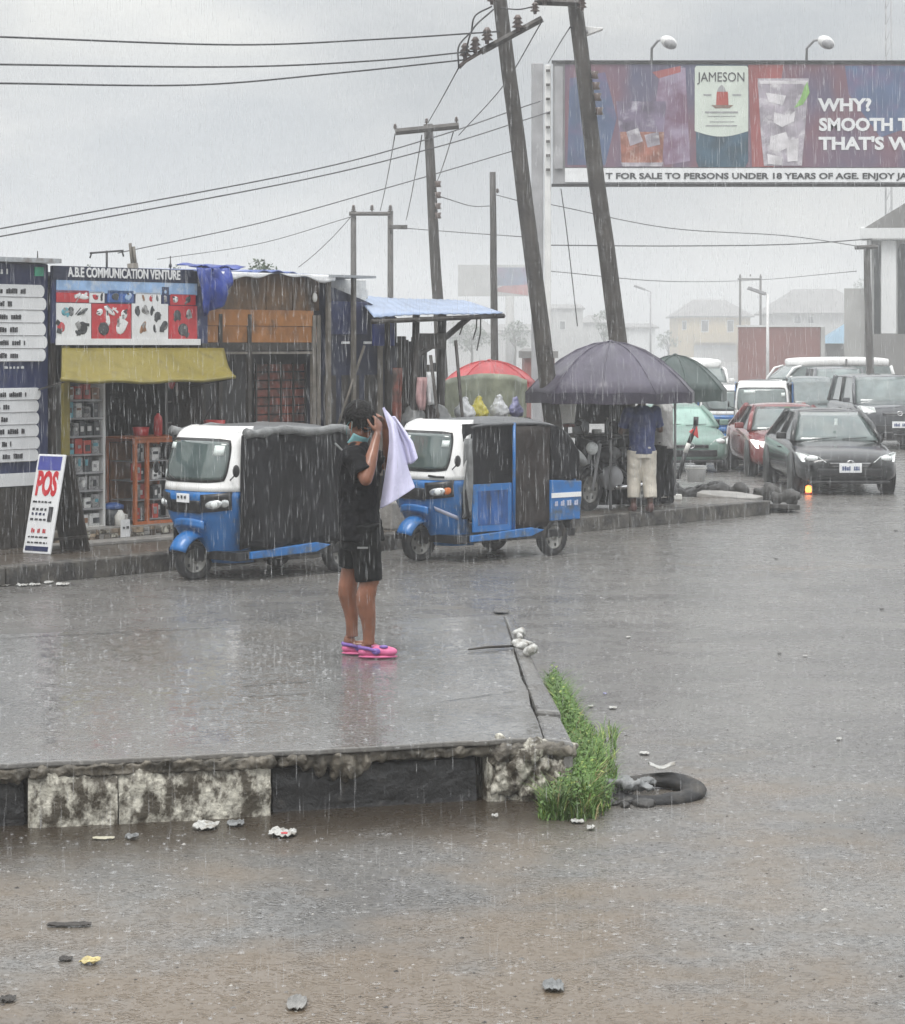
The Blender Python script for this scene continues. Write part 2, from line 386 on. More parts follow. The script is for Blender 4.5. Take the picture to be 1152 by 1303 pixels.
# ------------------------------------------------------------------ raised slab the person stands on
def wob(a, b, n, amp, rr):
    out = []
    for i in range(n):
        t = i / n; p = a.lerp(b, t)
        out.append(Vector((p.x + rr.uniform(-amp, amp), p.y + rr.uniform(-amp, amp), p.z)))
    return out
rr = random.Random(3)
A = G(-260, 983, ZS); B = G(350, 956, ZS); C_ = G(690, 938, ZS); D = G(690, 935, ZS)
E_ = G(640, 783, ZS); Fb = G(0, 807, ZS); Gb = G(-420, 826, ZS)
edge = wob(A, B, 16, .012, rr) + wob(B, C_, 14, .016, rr) + wob(C_, E_, 10, .012, rr) + [E_, Fb, Gb]
s = MB(); s.prism([(p.x, p.y, ZS) for p in edge], (0, 0, -.03), wet_concrete)
slab = s.obj('pavement_slab', bevel=.008); struct(slab)
# fill under the slab, set back from its lip
inner = [A + Vector((0, .24, 0)), B + Vector((0, .24, 0)), C_ + Vector((-.05, .24, 0)), E_ + Vector((-.06, -.06, 0)), Fb + Vector((0, -.06, 0)), Gb + Vector((0, -.06, 0))]
s = MB(); s.prism([(p.x, p.y, -.02) for p in inner], (0, 0, ZS - .03 + .02 - .002), kerb_raw); struct(s.obj('slab_base'))
# joint cracks in the slab: thin dark sunken lines with slab-coloured lips
crack_m = mat('crack_m', (.03, .028, .025), .6, .3, 10, 0)
def crack(p0, p1, w, name='slab_crack', z=ZS + .004):
    mb = MB(); a, b = G(*p0, z), G(*p1, z); n = 14; r2 = random.Random(int(p0[0] * 7 + p0[1])); d = (b - a).normalized(); nn = Vector((-d.y, d.x, 0))
    L_, R_ = [], []
    for i in range(n + 1):
        c = a.lerp(b, i / n) + nn * r2.uniform(-.012, .012); ww = w * r2.uniform(.35, 1) * (1 if 0 < i < n else .2)
        L_.append(c + nn * ww); R_.append(c - nn * ww)
    for i in range(n): mb.add([L_[i], L_[i + 1], R_[i + 1], R_[i]], [(0, 1, 2, 3)], crack_m)
    return struct(mb.obj(name))
crack((487, 784), (536, 782), .02); crack((0, 812), (300, 797), .012); crack((310, 873), (400, 866), .01); crack((560, 893), (660, 878), .006)
crack((310, 886), (395, 882), .008)
dw = G(638, 777); mb = MB(); mb.ell((0, 0, .012), (.15, .16, .022), asphalt, nu=14, nv=6)
# kerb blocks under the front lip: each one a thing
def kerb_block(p0, p1, m, label, set_back=0, drop=0.0, seed=1, name='kerb_block', rough=.03):
    """block between two front-top pixels, reaching from the slab lip down into the gutter silt"""
    a, b = G(*p0, ZS), G(*p1, ZS); d = (b - a); L_ = d.length; d.normalize(); n = Vector((-d.y, d.x, 0))
    rz = math.atan2(d.y, d.x)
    r2 = random.Random(seed); nx, nz = max(8, int(L_ / .05)), 8
    top = ZS - .031 - drop
    mb = MB()
    offs = [[r2.uniform(-rough, rough * .4) + (.0 if j else .01) - (.035 * r2.random() if j in (nz, nz - 1) else 0) for i in range(nx + 1)] for j in range(nz + 1)]
    mb.grid(lambda u, v: (u * L_, set_back - offs[round(v * nz)][round(u * nx)] * .8, -.03 + v * (top + .03)), nx, nz, m, True)
    mb.add([(0, set_back + .03, -.03), (L_, set_back + .03, -.03), (L_, .3, -.03), (0, .3, -.03), (0, set_back + .03, top), (L_, set_back + .03, top), (L_, .3, top), (0, .3, top)],
           [(0, 1, 5, 4), (1, 2, 6, 5), (2, 3, 7, 6), (3, 0, 4, 7), (4, 5, 6, 7)], m)
    o = mb.obj(name, loc=(a.x, a.y, 0), rz=rz); tag(o, label, 'kerb', 'kerb blocks along the front of the slab'); return o
kerb_block((-255, 983), (-140, 978), kerb_white, 'white painted kerb block at the far left end of the slab', .02, 0, 5)
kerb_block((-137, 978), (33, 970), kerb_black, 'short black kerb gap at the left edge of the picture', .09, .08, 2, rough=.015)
kerb_block((36, 970), (150, 966), kerb_white, 'peeling white kerb block beside the black gap at the left edge', .01, 0, 3)
kerb_block((152, 966), (346, 957), kerb_white, 'longest peeling white kerb block, in front of the drink cartons', .015, 0, 4)
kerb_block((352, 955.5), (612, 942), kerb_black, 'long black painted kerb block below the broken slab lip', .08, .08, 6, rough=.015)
kerb_block((622, 941), (700, 937), kerb_white, 'cream kerb block at the slab corner beside the grass', .0, .0, 8, rough=.06)
# crumbled concrete lip hanging over the black kerbs and the broken corner
def lip(name, label, pa, pb, depth, seed, m=slab_edge, bulge=None):
    a, b = G(*pa, ZS), G(*pb, ZS); d = b - a; L_ = d.length; r2 = random.Random(seed); mb = MB(); n = int(L_ / .035)
    mb.box((L_ / 2, .06, -.031 - .03), (L_, .10, .05), m)
    for i in range(n):
        t = (i + r2.random()) / n; h = depth(t) * r2.uniform(.6, 1.05)
        mb.ell((t * L_, .03 + r2.uniform(-.012, .03), -.03 - h * .5), (r2.uniform(.025, .05), r2.uniform(.03, .05), h * .55 + .01), m, (r2.uniform(-.4, .4), r2.uniform(-.5, .5), r2.random()), 8, 6)
    o = mb.obj(name, loc=a, rz=math.atan2(d.y, d.x), remesh=.010, disp=.03, dscale=.035); tag(o, label, 'concrete', 'crumbled concrete along the slab front'); return o
lip('broken_concrete', 'crumbled concrete lip hanging over the long black kerb', (356, 955), (618, 941), lambda t: .055 + .13 * max(0, 1 - abs(t - .28) / .18), 5)
lip('broken_concrete', 'short crumbled lip over the black gap at the left edge', (-137, 978), (32, 970.5), lambda t: .07, 9)
lip('broken_concrete', 'rough concrete on top of the cream corner block', (622, 941), (728, 941), lambda t: .05 + .04 * math.sin(9 * t) ** 2, 12, kerb_raw)
lip('broken_concrete', 'thin flaking concrete lip over the peeling white kerb blocks', (36, 970), (348, 957), lambda t: .012 + .035 * max(0, math.sin(7 * t + 1)), 15)
mb = MB(); r2 = random.Random(6)
for i in range(44):
    t = r2.random(); q = G(628 + 104 * t, 941 + 2 * t, ZS)
    mb.ell((q.x, q.y + .05 + .12 * t * r2.random(), ZS - .05 - .24 * r2.random()), (.045, .045, .05 + .04 * r2.random()), kerb_white, (r2.random(), r2.random(), r2.random()), 8, 6)
o = mb.obj('broken_corner', remesh=.011, disp=.05, dscale=.045); tag(o, 'rough broken concrete corner of the slab with flaking paint', 'concrete')
# kerb stones along the right-hand edge
sp = [(640, 783, 652, 783), (651, 818, 671, 820), (667, 868, 694, 872), (679, 905, 711, 908), (690, 938, 727, 943)]
names = ['narrow kerb stone at the back corner of the slab, under the white lump', 'kerb stone between the white lump and the grass tip', 'kerb stone beside the top of the grass strip', 'wet dark kerb stone nearest the slab corner beside the grass']
for i in range(4):
    q = [G(sp[i][0], sp[i][1] + 1.2, ZS), G(sp[i][2], sp[i][3] + 1.2, ZS), G(sp[i + 1][2], sp[i + 1][3] - 1.2, ZS), G(sp[i + 1][0], sp[i + 1][1] - 1.2, ZS)]
    for p in q: p.x += .012
    dz = (.004, -.02, .006, -.012)[i]
    mb = MB(); mb.prism([(p.x, p.y, -.02) for p in q], (0, 0, ZS + dz + .02), wet_concrete)
    o = mb.obj('kerb_stone', bevel=.02, disp=.02, dscale=.08); tag(o, names[i], 'kerb', 'kerb stones along the right edge of the slab')

# ------------------------------------------------------------------ shop pavement (kerb line at 48 degrees)
K0 = G(0, 745); K1 = G(972, 654)
AN = math.atan2(K1.y - K0.y, K1.x - K0.x); U = Vector((math.cos(AN), math.sin(AN), 0)); V = Vector((-math.sin(AN), math.cos(AN), 0))
def S(t, sb, z=0.0): return K0 + U * t + V * sb + Vector((0, 0, z))
def T(px, sb):
    """distance along the kerb line at which the line of sight through px crosses depth sb behind the kerb"""
    k = (px - CX) / F; o = K0 + V * sb
    return (k * o.y - o.x) / (U.x - k * U.y)
def Z(py, t, sb): return H - (py - HY) * S(t, sb).y / F
LEN = (K1 - K0).length
pv = [S(-9, 0), S(LEN, 0), S(LEN + .3, .9), S(LEN - 1.0, 4.2), S(LEN - 1.6, 9), S(-9, 12)]
mb = MB(); mb.prism([(p.x, p.y, -.02) for p in pv], (0, 0, ZP + .02), pave_m); struct(mb.obj('pavement', bevel=.02))
# kerb edging in a line of blocks
for k in range(-2, 8):
    a, b = k * 1.7, k * 1.7 + 1.68
    if b > LEN: b = LEN
    mb = MB(); mb.box(((a + b) / 2, -.02, ZP / 2 - .01 + .012), (b - a, .2, ZP + .03), concrete_dark)
    o = mb.obj('kerb_edging', bevel=.02, disp=.014, dscale=.1, loc=(K0.x, K0.y, 0), rz=AN); struct(o)

# ------------------------------------------------------------------ sky, sun, haze
w = bpy.data.worlds.new('World'); scene.world = w; w.use_nodes = True
nt = w.node_tree; L = nt.links; bg = nt.nodes['Background']
SUN_EL, SUN_AZ = R(58), R(200)
st = nt.nodes.new('ShaderNodeTexSky'); st.sky_type = 'NISHITA'; st.sun_disc = False; st.sun_elevation = SUN_EL; st.sun_rotation = SUN_AZ; st.air_density = 1.5; st.dust_density = 6
hsv = nt.nodes.new('ShaderNodeHueSaturation'); hsv.inputs['Saturation'].default_value = .1; L.new(st.outputs[0], hsv.inputs['Color'])
tc = nt.nodes.new('ShaderNodeTexCoord'); sx = nt.nodes.new('ShaderNodeSeparateXYZ'); L.new(tc.outputs['Generated'], sx.inputs[0])
# overcast luminance: brighter overhead than at the horizon
ov = ramp(nt, [(0, (4.25, 4.4, 4.48)), (.12, (4.25, 4.42, 4.52)), (.35, (9.5, 9.75, 9.9)), (1, (17, 17.3, 17.6))]); L.new(sx.outputs['Z'], ov.inputs['Fac'])
cl = noise(nt, tc.outputs['Generated'], 5.5, 6, .55, (1, 1, 2.6))
cr = ramp(nt, [(.38, (.80, .83, .865)), (.52, (1, 1, 1)), (.64, (1.24, 1.21, 1.15))]); L.new(cl.outputs['Fac'], cr.inputs['Fac'])
mu = nt.nodes.new('ShaderNodeMix'); mu.data_type = 'RGBA'; mu.blend_type = 'MULTIPLY'; mu.inputs['Factor'].default_value = 1
L.new(ov.outputs[0], mu.inputs['A']); L.new(cr.outputs[0], mu.inputs['B'])
mx = nt.nodes.new('ShaderNodeMix'); mx.data_type = 'RGBA'; mx.inputs['Factor'].default_value = .9
# a brighter break in the cloud low in the west
dt = nt.nodes.new('ShaderNodeVectorMath'); dt.operation = 'DOT_PRODUCT'; L.new(tc.outputs['Generated'], dt.inputs[0]); dt.inputs[1].default_value = Vector((-.125, 1, .062)).normalized()
dr = nt.nodes.new('ShaderNodeMapRange'); dr.interpolation_type = 'SMOOTHSTEP'; dr.inputs['From Min'].default_value = .9915; dr.inputs['From Max'].default_value = 1; dr.inputs['To Min'].default_value = 1; dr.inputs['To Max'].default_value = 1.22
L.new(dt.outputs['Value'], dr.inputs['Value'])
vm = nt.nodes.new('ShaderNodeVectorMath'); vm.operation = 'SCALE'; L.new(mu.outputs['Result'], vm.inputs[0]); L.new(dr.outputs[0], vm.inputs['Scale'])
L.new(hsv.outputs[0], mx.inputs['A']); L.new(vm.outputs[0], mx.inputs['B']); L.new(mx.outputs['Result'], bg.inputs['Color'])
bg.inputs['Strength'].default_value = .1
ld = bpy.data.lights.new('sun', 'SUN'); ld.energy = 1.5; ld.angle = R(25); ld.color = (1, .97, .93)
lo = bpy.data.objects.new('sun', ld); COL.objects.link(lo)
lo.rotation_euler = (R(90) - SUN_EL, 0, PI - SUN_AZ)
mh = bpy.data.materials.new('rain_haze'); mh.use_nodes = True
nt = mh.node_tree; nt.nodes.remove(nt.nodes['Principled BSDF']); pvn = nt.nodes.new('ShaderNodeVolumePrincipled')
pvn.inputs['Color'].default_value = (.955, .965, .975, 1); pvn.inputs['Density'].default_value = .0025; pvn.inputs['Anisotropy'].default_value = .25
nt.links.new(pvn.outputs[0], nt.nodes['Material Output'].inputs['Volume'])
mb = MB(); mb.box((0, 280, 10.5), (720, 740, 23), mh); hz = mb.obj('haze'); tag(hz, 'grey rain haze filling the street', 'haze', kind='stuff')
hz.display_type = 'WIRE'

# ------------------------------------------------------------------ camera and colour
cd = bpy.data.cameras.new('camera'); cam = bpy.data.objects.new('camera', cd); COL.objects.link(cam)
cam.location = (0, 0, H); cam.rotation_euler = (PI / 2, 0, 0)
cd.sensor_fit = 'VERTICAL'; cd.sensor_height = 24; cd.lens = F * 24 / 1303; cd.shift_y = -(651.5 - HY) / 1303
cd.clip_start = .1; cd.clip_end = 2000
scene.camera = cam
vs = scene.view_settings; scene.display_settings.display_device = 'sRGB'
vs.view_transform = 'Standard'; vs.look = 'None'; vs.exposure = .42; vs.gamma = 1
try: vs.use_curve_mapping = False
except Exception: pass
cy = scene.cycles
cy.use_denoising = True; cy.max_bounces = 6; cy.diffuse_bounces = 3; cy.glossy_bounces = 3; cy.transmission_bounces = 4; cy.volume_bounces = 1; cy.transparent_max_bounces = 16
cy.use_adaptive_sampling = True; cy.adaptive_threshold = .015
# ------------------------------------------------------------------ wheels
def wheel(parent, c, r, wd, axis_rz=0, spokes=5, name='wheel', rim=rim_metal):
    """tyre with a child rim; axle along local X"""
    M = Matrix.Rotation(PI / 2, 4, 'Y')
    t = MB(); h = wd / 2
    t.lathe([(r * .62, -h * .8), (r * .72, -h), (r * .92, -h), (r, -h * .6), (r, h * .6), (r * .92, h), (r * .72, h), (r * .62, h * .8)], rubber, M, 22, caps=False)
    to = t.obj(name, parent, loc=c, rz=axis_rz)
    q = MB(); q.lathe([(.001, -h * .55), (r * .58, -h * .55), (r * .66, -h * .86), (r * .66, h * .86), (r * .58, h * .55), (.001, h * .55)], rim, M, 18)
    q.lathe([(.001, -h * .75), (r * .17, -h * .75), (r * .17, h * .75), (.001, h * .75)], rim, M, 10)
    for k in range(spokes):
        a = 2 * PI * k / spokes
        for sgn in (-1, 1):
            q.box((sgn * h * .55, math.cos(a) * r * .42, math.sin(a) * r * .42), (h * .14, r * .12, r * .16), black_plastic, M=None)
    q.obj('rim', to)
    return to

door_blue = mat('door_blue', (.013, .075, .25), .4, .4, 3, .15, stain=(.016, .03, .07), sscale=5, samt=.55, smap=(1, 2, .3))
# ------------------------------------------------------------------ three-wheeled taxi
def tuktuk(loc, rz, label, style, scale=.915):
    t = thing('auto_rickshaw', label, 'auto rickshaw', loc, rz, 'three-wheeled taxis along the road', scale)
    def prof(z):                       # leading edge of the nose at height z, half width there
        ks = [(.19, .52, .40), (.45, .38, .46), (.72, .24, .52), (.95, .2, .55), (1.02, .215, .555), (1.3, .27, .55), (1.56, .35, .53), (1.66, .41, .50)]
        for a, b in zip(ks, ks[1:]):
            if z <= b[0]:
                f = max(0, (z - a[0]) / (b[0] - a[0])); return a[1] + (b[1] - a[1]) * f, a[2] + (b[2] - a[2]) * f
        return ks[-1][1:]
    def shell(u, z, off=0):
        y0, hw = prof(z); th = (u - .5) * PI; e = .62
        sn, cs = math.sin(th), math.cos(th)
        x = (hw + off) * math.copysign(abs(sn) ** e, sn); y = y0 + .36 * (1 - abs(cs) ** .8) - off * cs
        return (x, y, z)
    def shellpatch(name, par, z0, z1, u0, u1, m, off, nz=10, nu=20, solid=.012, cut=None):
        mb = MB(); mb.grid(lambda u, v: shell(u0 + (u1 - u0) * u, z0 + (z1 - z0) * v, off), nu, nz, m, True)
        return mb.obj(name, par, solid=solid)
    body = blue_paint
    shellpatch('nose_panel', t, .19, 1.0, 0, 1, body, 0, 12, 26)
    fr = shellpatch('windscreen_frame', t, 1.003, 1.66, 0, 1, white_paint, .004, 12, 26)
    def rounded(name, z0, z1, u0, u1, m, off, solid):
        mb = MB(); k = .34
        def f(a, b):
            a, b = 2 * a - 1, 2 * b - 1; A_, B_ = a * math.sqrt(1 - k * b * b / 2 * abs(b)), b * math.sqrt(1 - k * a * a / 2 * abs(a))
            return shell(u0 + (u1 - u0) * (A_ + 1) / 2, z0 + (z1 - z0) * (B_ + 1) / 2, off)
        mb.grid(f, 20, 12, m, True); return mb.obj(name, t, solid=solid)
    g = rounded('windscreen_seal', 1.10, 1.59, .175, .825, black_plastic, .011, .01)
    ws = rounded('windscreen', 1.13, 1.56, .195, .805, car_glass if style != 'far' else pale_glass, .018, .006)
    for i, (uu, zz, du, dz) in enumerate(((.31, 1.5, .07, .035), (.70, 1.46, .05, .055), (.26, 1.19, .05, .04)) if style == 'left' else ((.40, 1.5, .07, .03), (.74, 1.44, .04, .04))):
        shellpatch('screen_sticker', ws, zz - dz, zz + dz, uu - du, uu + du, sticker, .023, 2, 4, .002)
    mb = MB(); mb.tube([shell(.45, 1.13, .03), shell(.36, 1.18, .03), shell(.3, 1.3, .028)], .008, black_plastic, 6); mb.obj('wiper', t)
    # front roof cap in white
    mb = MB()
    def cap(u, v):
        x0, y0, z0 = shell(u, 1.655, .006); k = v
        return (x0 * (1 - .08 * k), y0 + (.85 - y0) * k * .55, z0 + .06 * math.sin(k * PI / 2))
    mb.grid(cap, 22, 5, white_paint, True); mb.obj('roof_cap', t, solid=.015)
    # headlights: black surrounds, clear lens, amber indicator
    for sgn in (-1, 1):
        u = .5 + sgn * .245; y0 = shell(u, .86)
        mb = MB(); mb.grid(lambda a, b: shell(u - .15 + .3 * a, .77 + .2 * b + (.035 * (a if sgn > 0 else 1 - a)), .014), 8, 4, black_plastic, True)
        hs = mb.obj('headlight', t, solid=.02)
        mb = MB(); c = Vector(shell(u - sgn * .03, .865, .022)); mb.ell(c, (.105, .02, .05), reflector, (0, R(-8) * sgn, sgn * R(28))); mb.ell(c + Vector((sgn * .02, -.012, 0)), (.04, .015, .035), lens, (0, 0, sgn * R(28)))
        mb.obj('lens', hs)
        mb = MB(); c = Vector(shell(u + sgn * .075, .88, .016)); mb.ell(c, (.055, .022, .05), amber if style == 'right' else reflector, (0, 0, sgn * R(48)))
        mb.obj('indicator', hs)
    mb = MB(); mb.grid(lambda a, b: shell(.5 - .085 + .17 * a, .76 + .14 * b, .012), 6, 4, black_plastic, True); mb.obj('nose_grille', t, solid=.015)
    if style == 'left':
        c = Vector(shell(.5, .925, .03)); mb = MB(); mb.box(c, (.21, .012, .10), plate_white); n = mb.obj('number_plate', t, bevel=.004)
        mb = MB(); scribble(mb, -.085, .085, 0, .035, ink, words=2, seed=3); o = mb.obj('lettering', n); o.location = c + Vector((0, -.008, .012))
    # front mudguard and wheel
    mb = MB()
    def guard(u, v):
        a = R(22) + R(108) * u; q = abs(2 * v - 1); rr_ = .295 + .02 * u - .075 * q ** 3
        return ((v - .5) * (.27 - .05 * abs(u - .4)), .31 - rr_ * math.cos(a), .24 + rr_ * math.sin(a) * 1.02)
    mb.grid(guard, 12, 10, body, True); mb.obj('front_mudguard', t, solid=.02)
    mb = MB(); mb.grid(lambda u, v: ((u - .5) * .5, .22 + .1 * abs(u - .5), .58 + .09 * v + .03 * math.cos((u - .5) * PI)), 8, 3, body, True); mb.obj('nose_lip', t, solid=.03)
    wheel(t, (0, .33, .22), .22, .12, R(-14 if style == 'left' else -8))
    mb = MB(); mb.tube([(0, .42, .75), (0, .33, .3)], .035, black_plastic); mb.box((.1, .33, .3), (.03, .12, .16), black_plastic); mb.obj('fork', t)
    # floor, sill and side rails
    mb = MB(); mb.box((0, 1.45, .28), (1.16, 2.0, .10), black_plastic); mb.obj('chassis', t, bevel=.01)
    for sgn in (-1, 1):
        mb = MB(); mb.prism([(sgn * .60, .62, .25), (sgn * .60, 1.62, .27), (sgn * .60, 1.85, .34), (sgn * .60, 1.62, .38), (sgn * .60, .62, .33)], (sgn * .05, 0, 0), body); mb.obj('sill', t, bevel=.01)
    # canvas roof
    mb = MB(); ring = []
    ys = [.62, .8, 1.1, 1.45, 1.8, 2.1, 2.3, 2.45, 2.52]; zs = [1.69, 1.72, 1.725, 1.73, 1.72, 1.69, 1.60, 1.42, 1.15]
    r2 = random.Random(len(label))
    for y, z in zip(ys, zs):
        hw = .60 if y > .9 else .52 + .08 * (y - .62) / .28
        ring.append([(hw * math.copysign(min(1, abs(q)), q), y, z - .075 * abs(q) ** 3 + r2.uniform(-.012, .012)) for q in (-1, -.8, -.5, -.2, 0, .2, .5, .8, 1)])
    mb.loft(ring, roof_canvas, False, False, True); mb.obj('canvas_roof', t, solid=.025, sub=1)
    # back wall
    mb = MB(); mb.box((0, 2.44, .82), (1.18, .06, .75), body); mb.obj('rear_panel', t, bevel=.03)
    mb = MB(); mb.box((0, 1.9, .62), (1.1, .55, .2), dark_canvas); mb.box((0, 2.2, .95), (1.1, .12, .6), dark_canvas); mb.obj('seat', t, bevel=.04)
    side_roof = lambda y: 1.65 + (-.35 * max(0, (y - 2.05) / .45) ** 1.7)
    def drape(name, y0, y1, z0, m, x=.615, amp=.022, z1=None, freq=9, seed=0, sg=1):
        mb = MB(); r3 = random.Random(seed); ph = r3.uniform(0, 6)
        def f(u, v):
            y = y0 + (y1 - y0) * u; zt = (z1 if z1 else side_roof(y) - .02)
            zz = z0 + (zt - z0) * v
            return (sg * (x + amp * math.sin(freq * y + ph + 1.3 * math.sin(3 * v)) * (1.1 - .7 * v) + amp * .6 * math.sin(17 * y + 4 * v)), y, zz + (.02 * math.sin(11 * y) if v == 0 else 0))
        mb.grid(f, 26, 12, m, True); return mb.obj(name, t, solid=.008)
    for sg in (1, -1):
        if style == 'left':
            drape('rain_curtain', .52, 2.46, .36, dark_canvas, .60, .05, seed=4, sg=sg, freq=7)
            mb = MB(); mb.tube([(sg * .66, 1.9, 1.5), (sg * .70, 2.1, 1.32), (sg * .69, 2.38, 1.2), (sg * .68, 2.42, 1.45)], .012, grey_canvas, 5); mb.obj('tie_cord', t)
            mb = MB(); pts = []
            for i in range(14):
                y = .55 + 1.9 * i / 13; pts.append((sg * (.63 + .01 * math.sin(5 * y)), y, side_roof(y) + .01 + .018 * math.sin(7 * y)))
            mb.tube(pts, [.05 + .018 * math.sin(3 * i + 1) for i in range(14)], grey_canvas, 8); mb.obj('rolled_tarpaulin', t)
        else:
            drape('seat_curtain', 1.38, 2.0, .36, brown_canvas, .60, .024, seed=2, sg=sg)
            drape('hood_side', 2.0, 2.5, .93, dark_canvas if style != 'far' else roof_canvas, .60, .006, seed=3, sg=sg)
            drape('door_curtain', .56, .70, .55, grey_canvas, .56, .02, z1=1.5, seed=5, freq=30, sg=sg)
            mb = MB(); mb.box((sg * .53, 1.0, 1.1), (.02, .85, 1.15), dark_canvas); mb.obj('dark_opening_fill', t)  # added dark panel imitating the shaded cab inside the door opening
            mb = MB(); mb.box((sg * .575, 1.02, .65), (.03, .64, .58), body); mb.box((sg * .592, 1.02, .65), (.006, .5, .42), door_blue); mb.obj('low_door', t, bevel=.008)
            mb = MB(); mb.tube([(sg * .6, 1.36, .36), (sg * .6, 1.37, 1.2), (sg * .59, 1.38, 1.68)], .022, body); mb.obj('door_post', t)
            mb = MB(); mb.prism([(sg * .585, 1.98, .44), (sg * .585, 2.5, .44), (sg * .585, 2.53, .92), (sg * .585, 1.98, .95)], (sg * .035, 0, 0), body); q = mb.obj('rear_quarter', t, bevel=.012)
            mb = MB(); mb.box((sg * .624, 2.25, .755), (.008, .52, .06), white_paint); mb.obj('white_stripe', q)
            mb = MB(); r3 = random.Random(8)
            q2_ = MB(); scribble(q2_, -.2, .2, 0, .07, lilac_vinyl, 0, 3, 4, .006); mb.add(q2_.v, q2_.f, lilac_vinyl, False, Matrix.Translation((sg * .623, 2.25, .655)) @ Matrix.Rotation(sg * PI / 2, 4, 'Z'))
            mb.obj('lettering', q)
    # nose lettering: pale sticker band across the blue panel, right-hand one only
    if style == 'right':
        mb = MB(); mb.grid(lambda a, b: shell(.66 + .24 * a, .60 + .055 * b - .12 * a + .03, .008), 8, 2, lilac_vinyl, True)
        mb.obj('nose_lettering', t, solid=.003)
        mb = MB(); mb.tube([shell(.62, 1.055, .03), shell(.7, 1.045, .035), shell(.78, 1.04, .03)], .014, black_plastic); mb.obj('handle', t)
    for sgn in (-1, 1): 
        wheel(t, (sgn * .53, 2.08, .23), .23, .13)
        mb = MB(); mb.tube([(sgn * .5, .42, 1.12), (sgn * .62, .38, 1.18), (sgn * .66, .36, 1.2)], .008, black_plastic); mb.ell((sgn * .68, .36, 1.24), (.02, .05, .07), black_plastic); mb.obj('mirror', t)
        mb = MB(); mb.box((sgn * .53, 2.36, .42), (.16, .02, .22), rubber); mb.obj('mud_flap', t)
    return t
p = G(238, 738); TL = tuktuk((p.x - .14, p.y - .20, 0), R(-43), 'blue and white auto rickshaw wrapped in black rain curtains, outside the phone shop', 'left')
p = G(531, 714); TR = tuktuk((p.x - .21, p.y - .18, 0), R(-48), 'blue and white auto rickshaw with orange indicator and brown curtain, right of the person', 'right')
T3 = tuktuk((6.2, 47.4, 0), R(-10), 'distant auto rickshaw with white windscreen frame behind the red car', 'far', .98)
T4 = tuktuk((5.85, 50.9, 0), R(-6), 'blue auto rickshaw standing between the green car and the red car', 'far', .9)

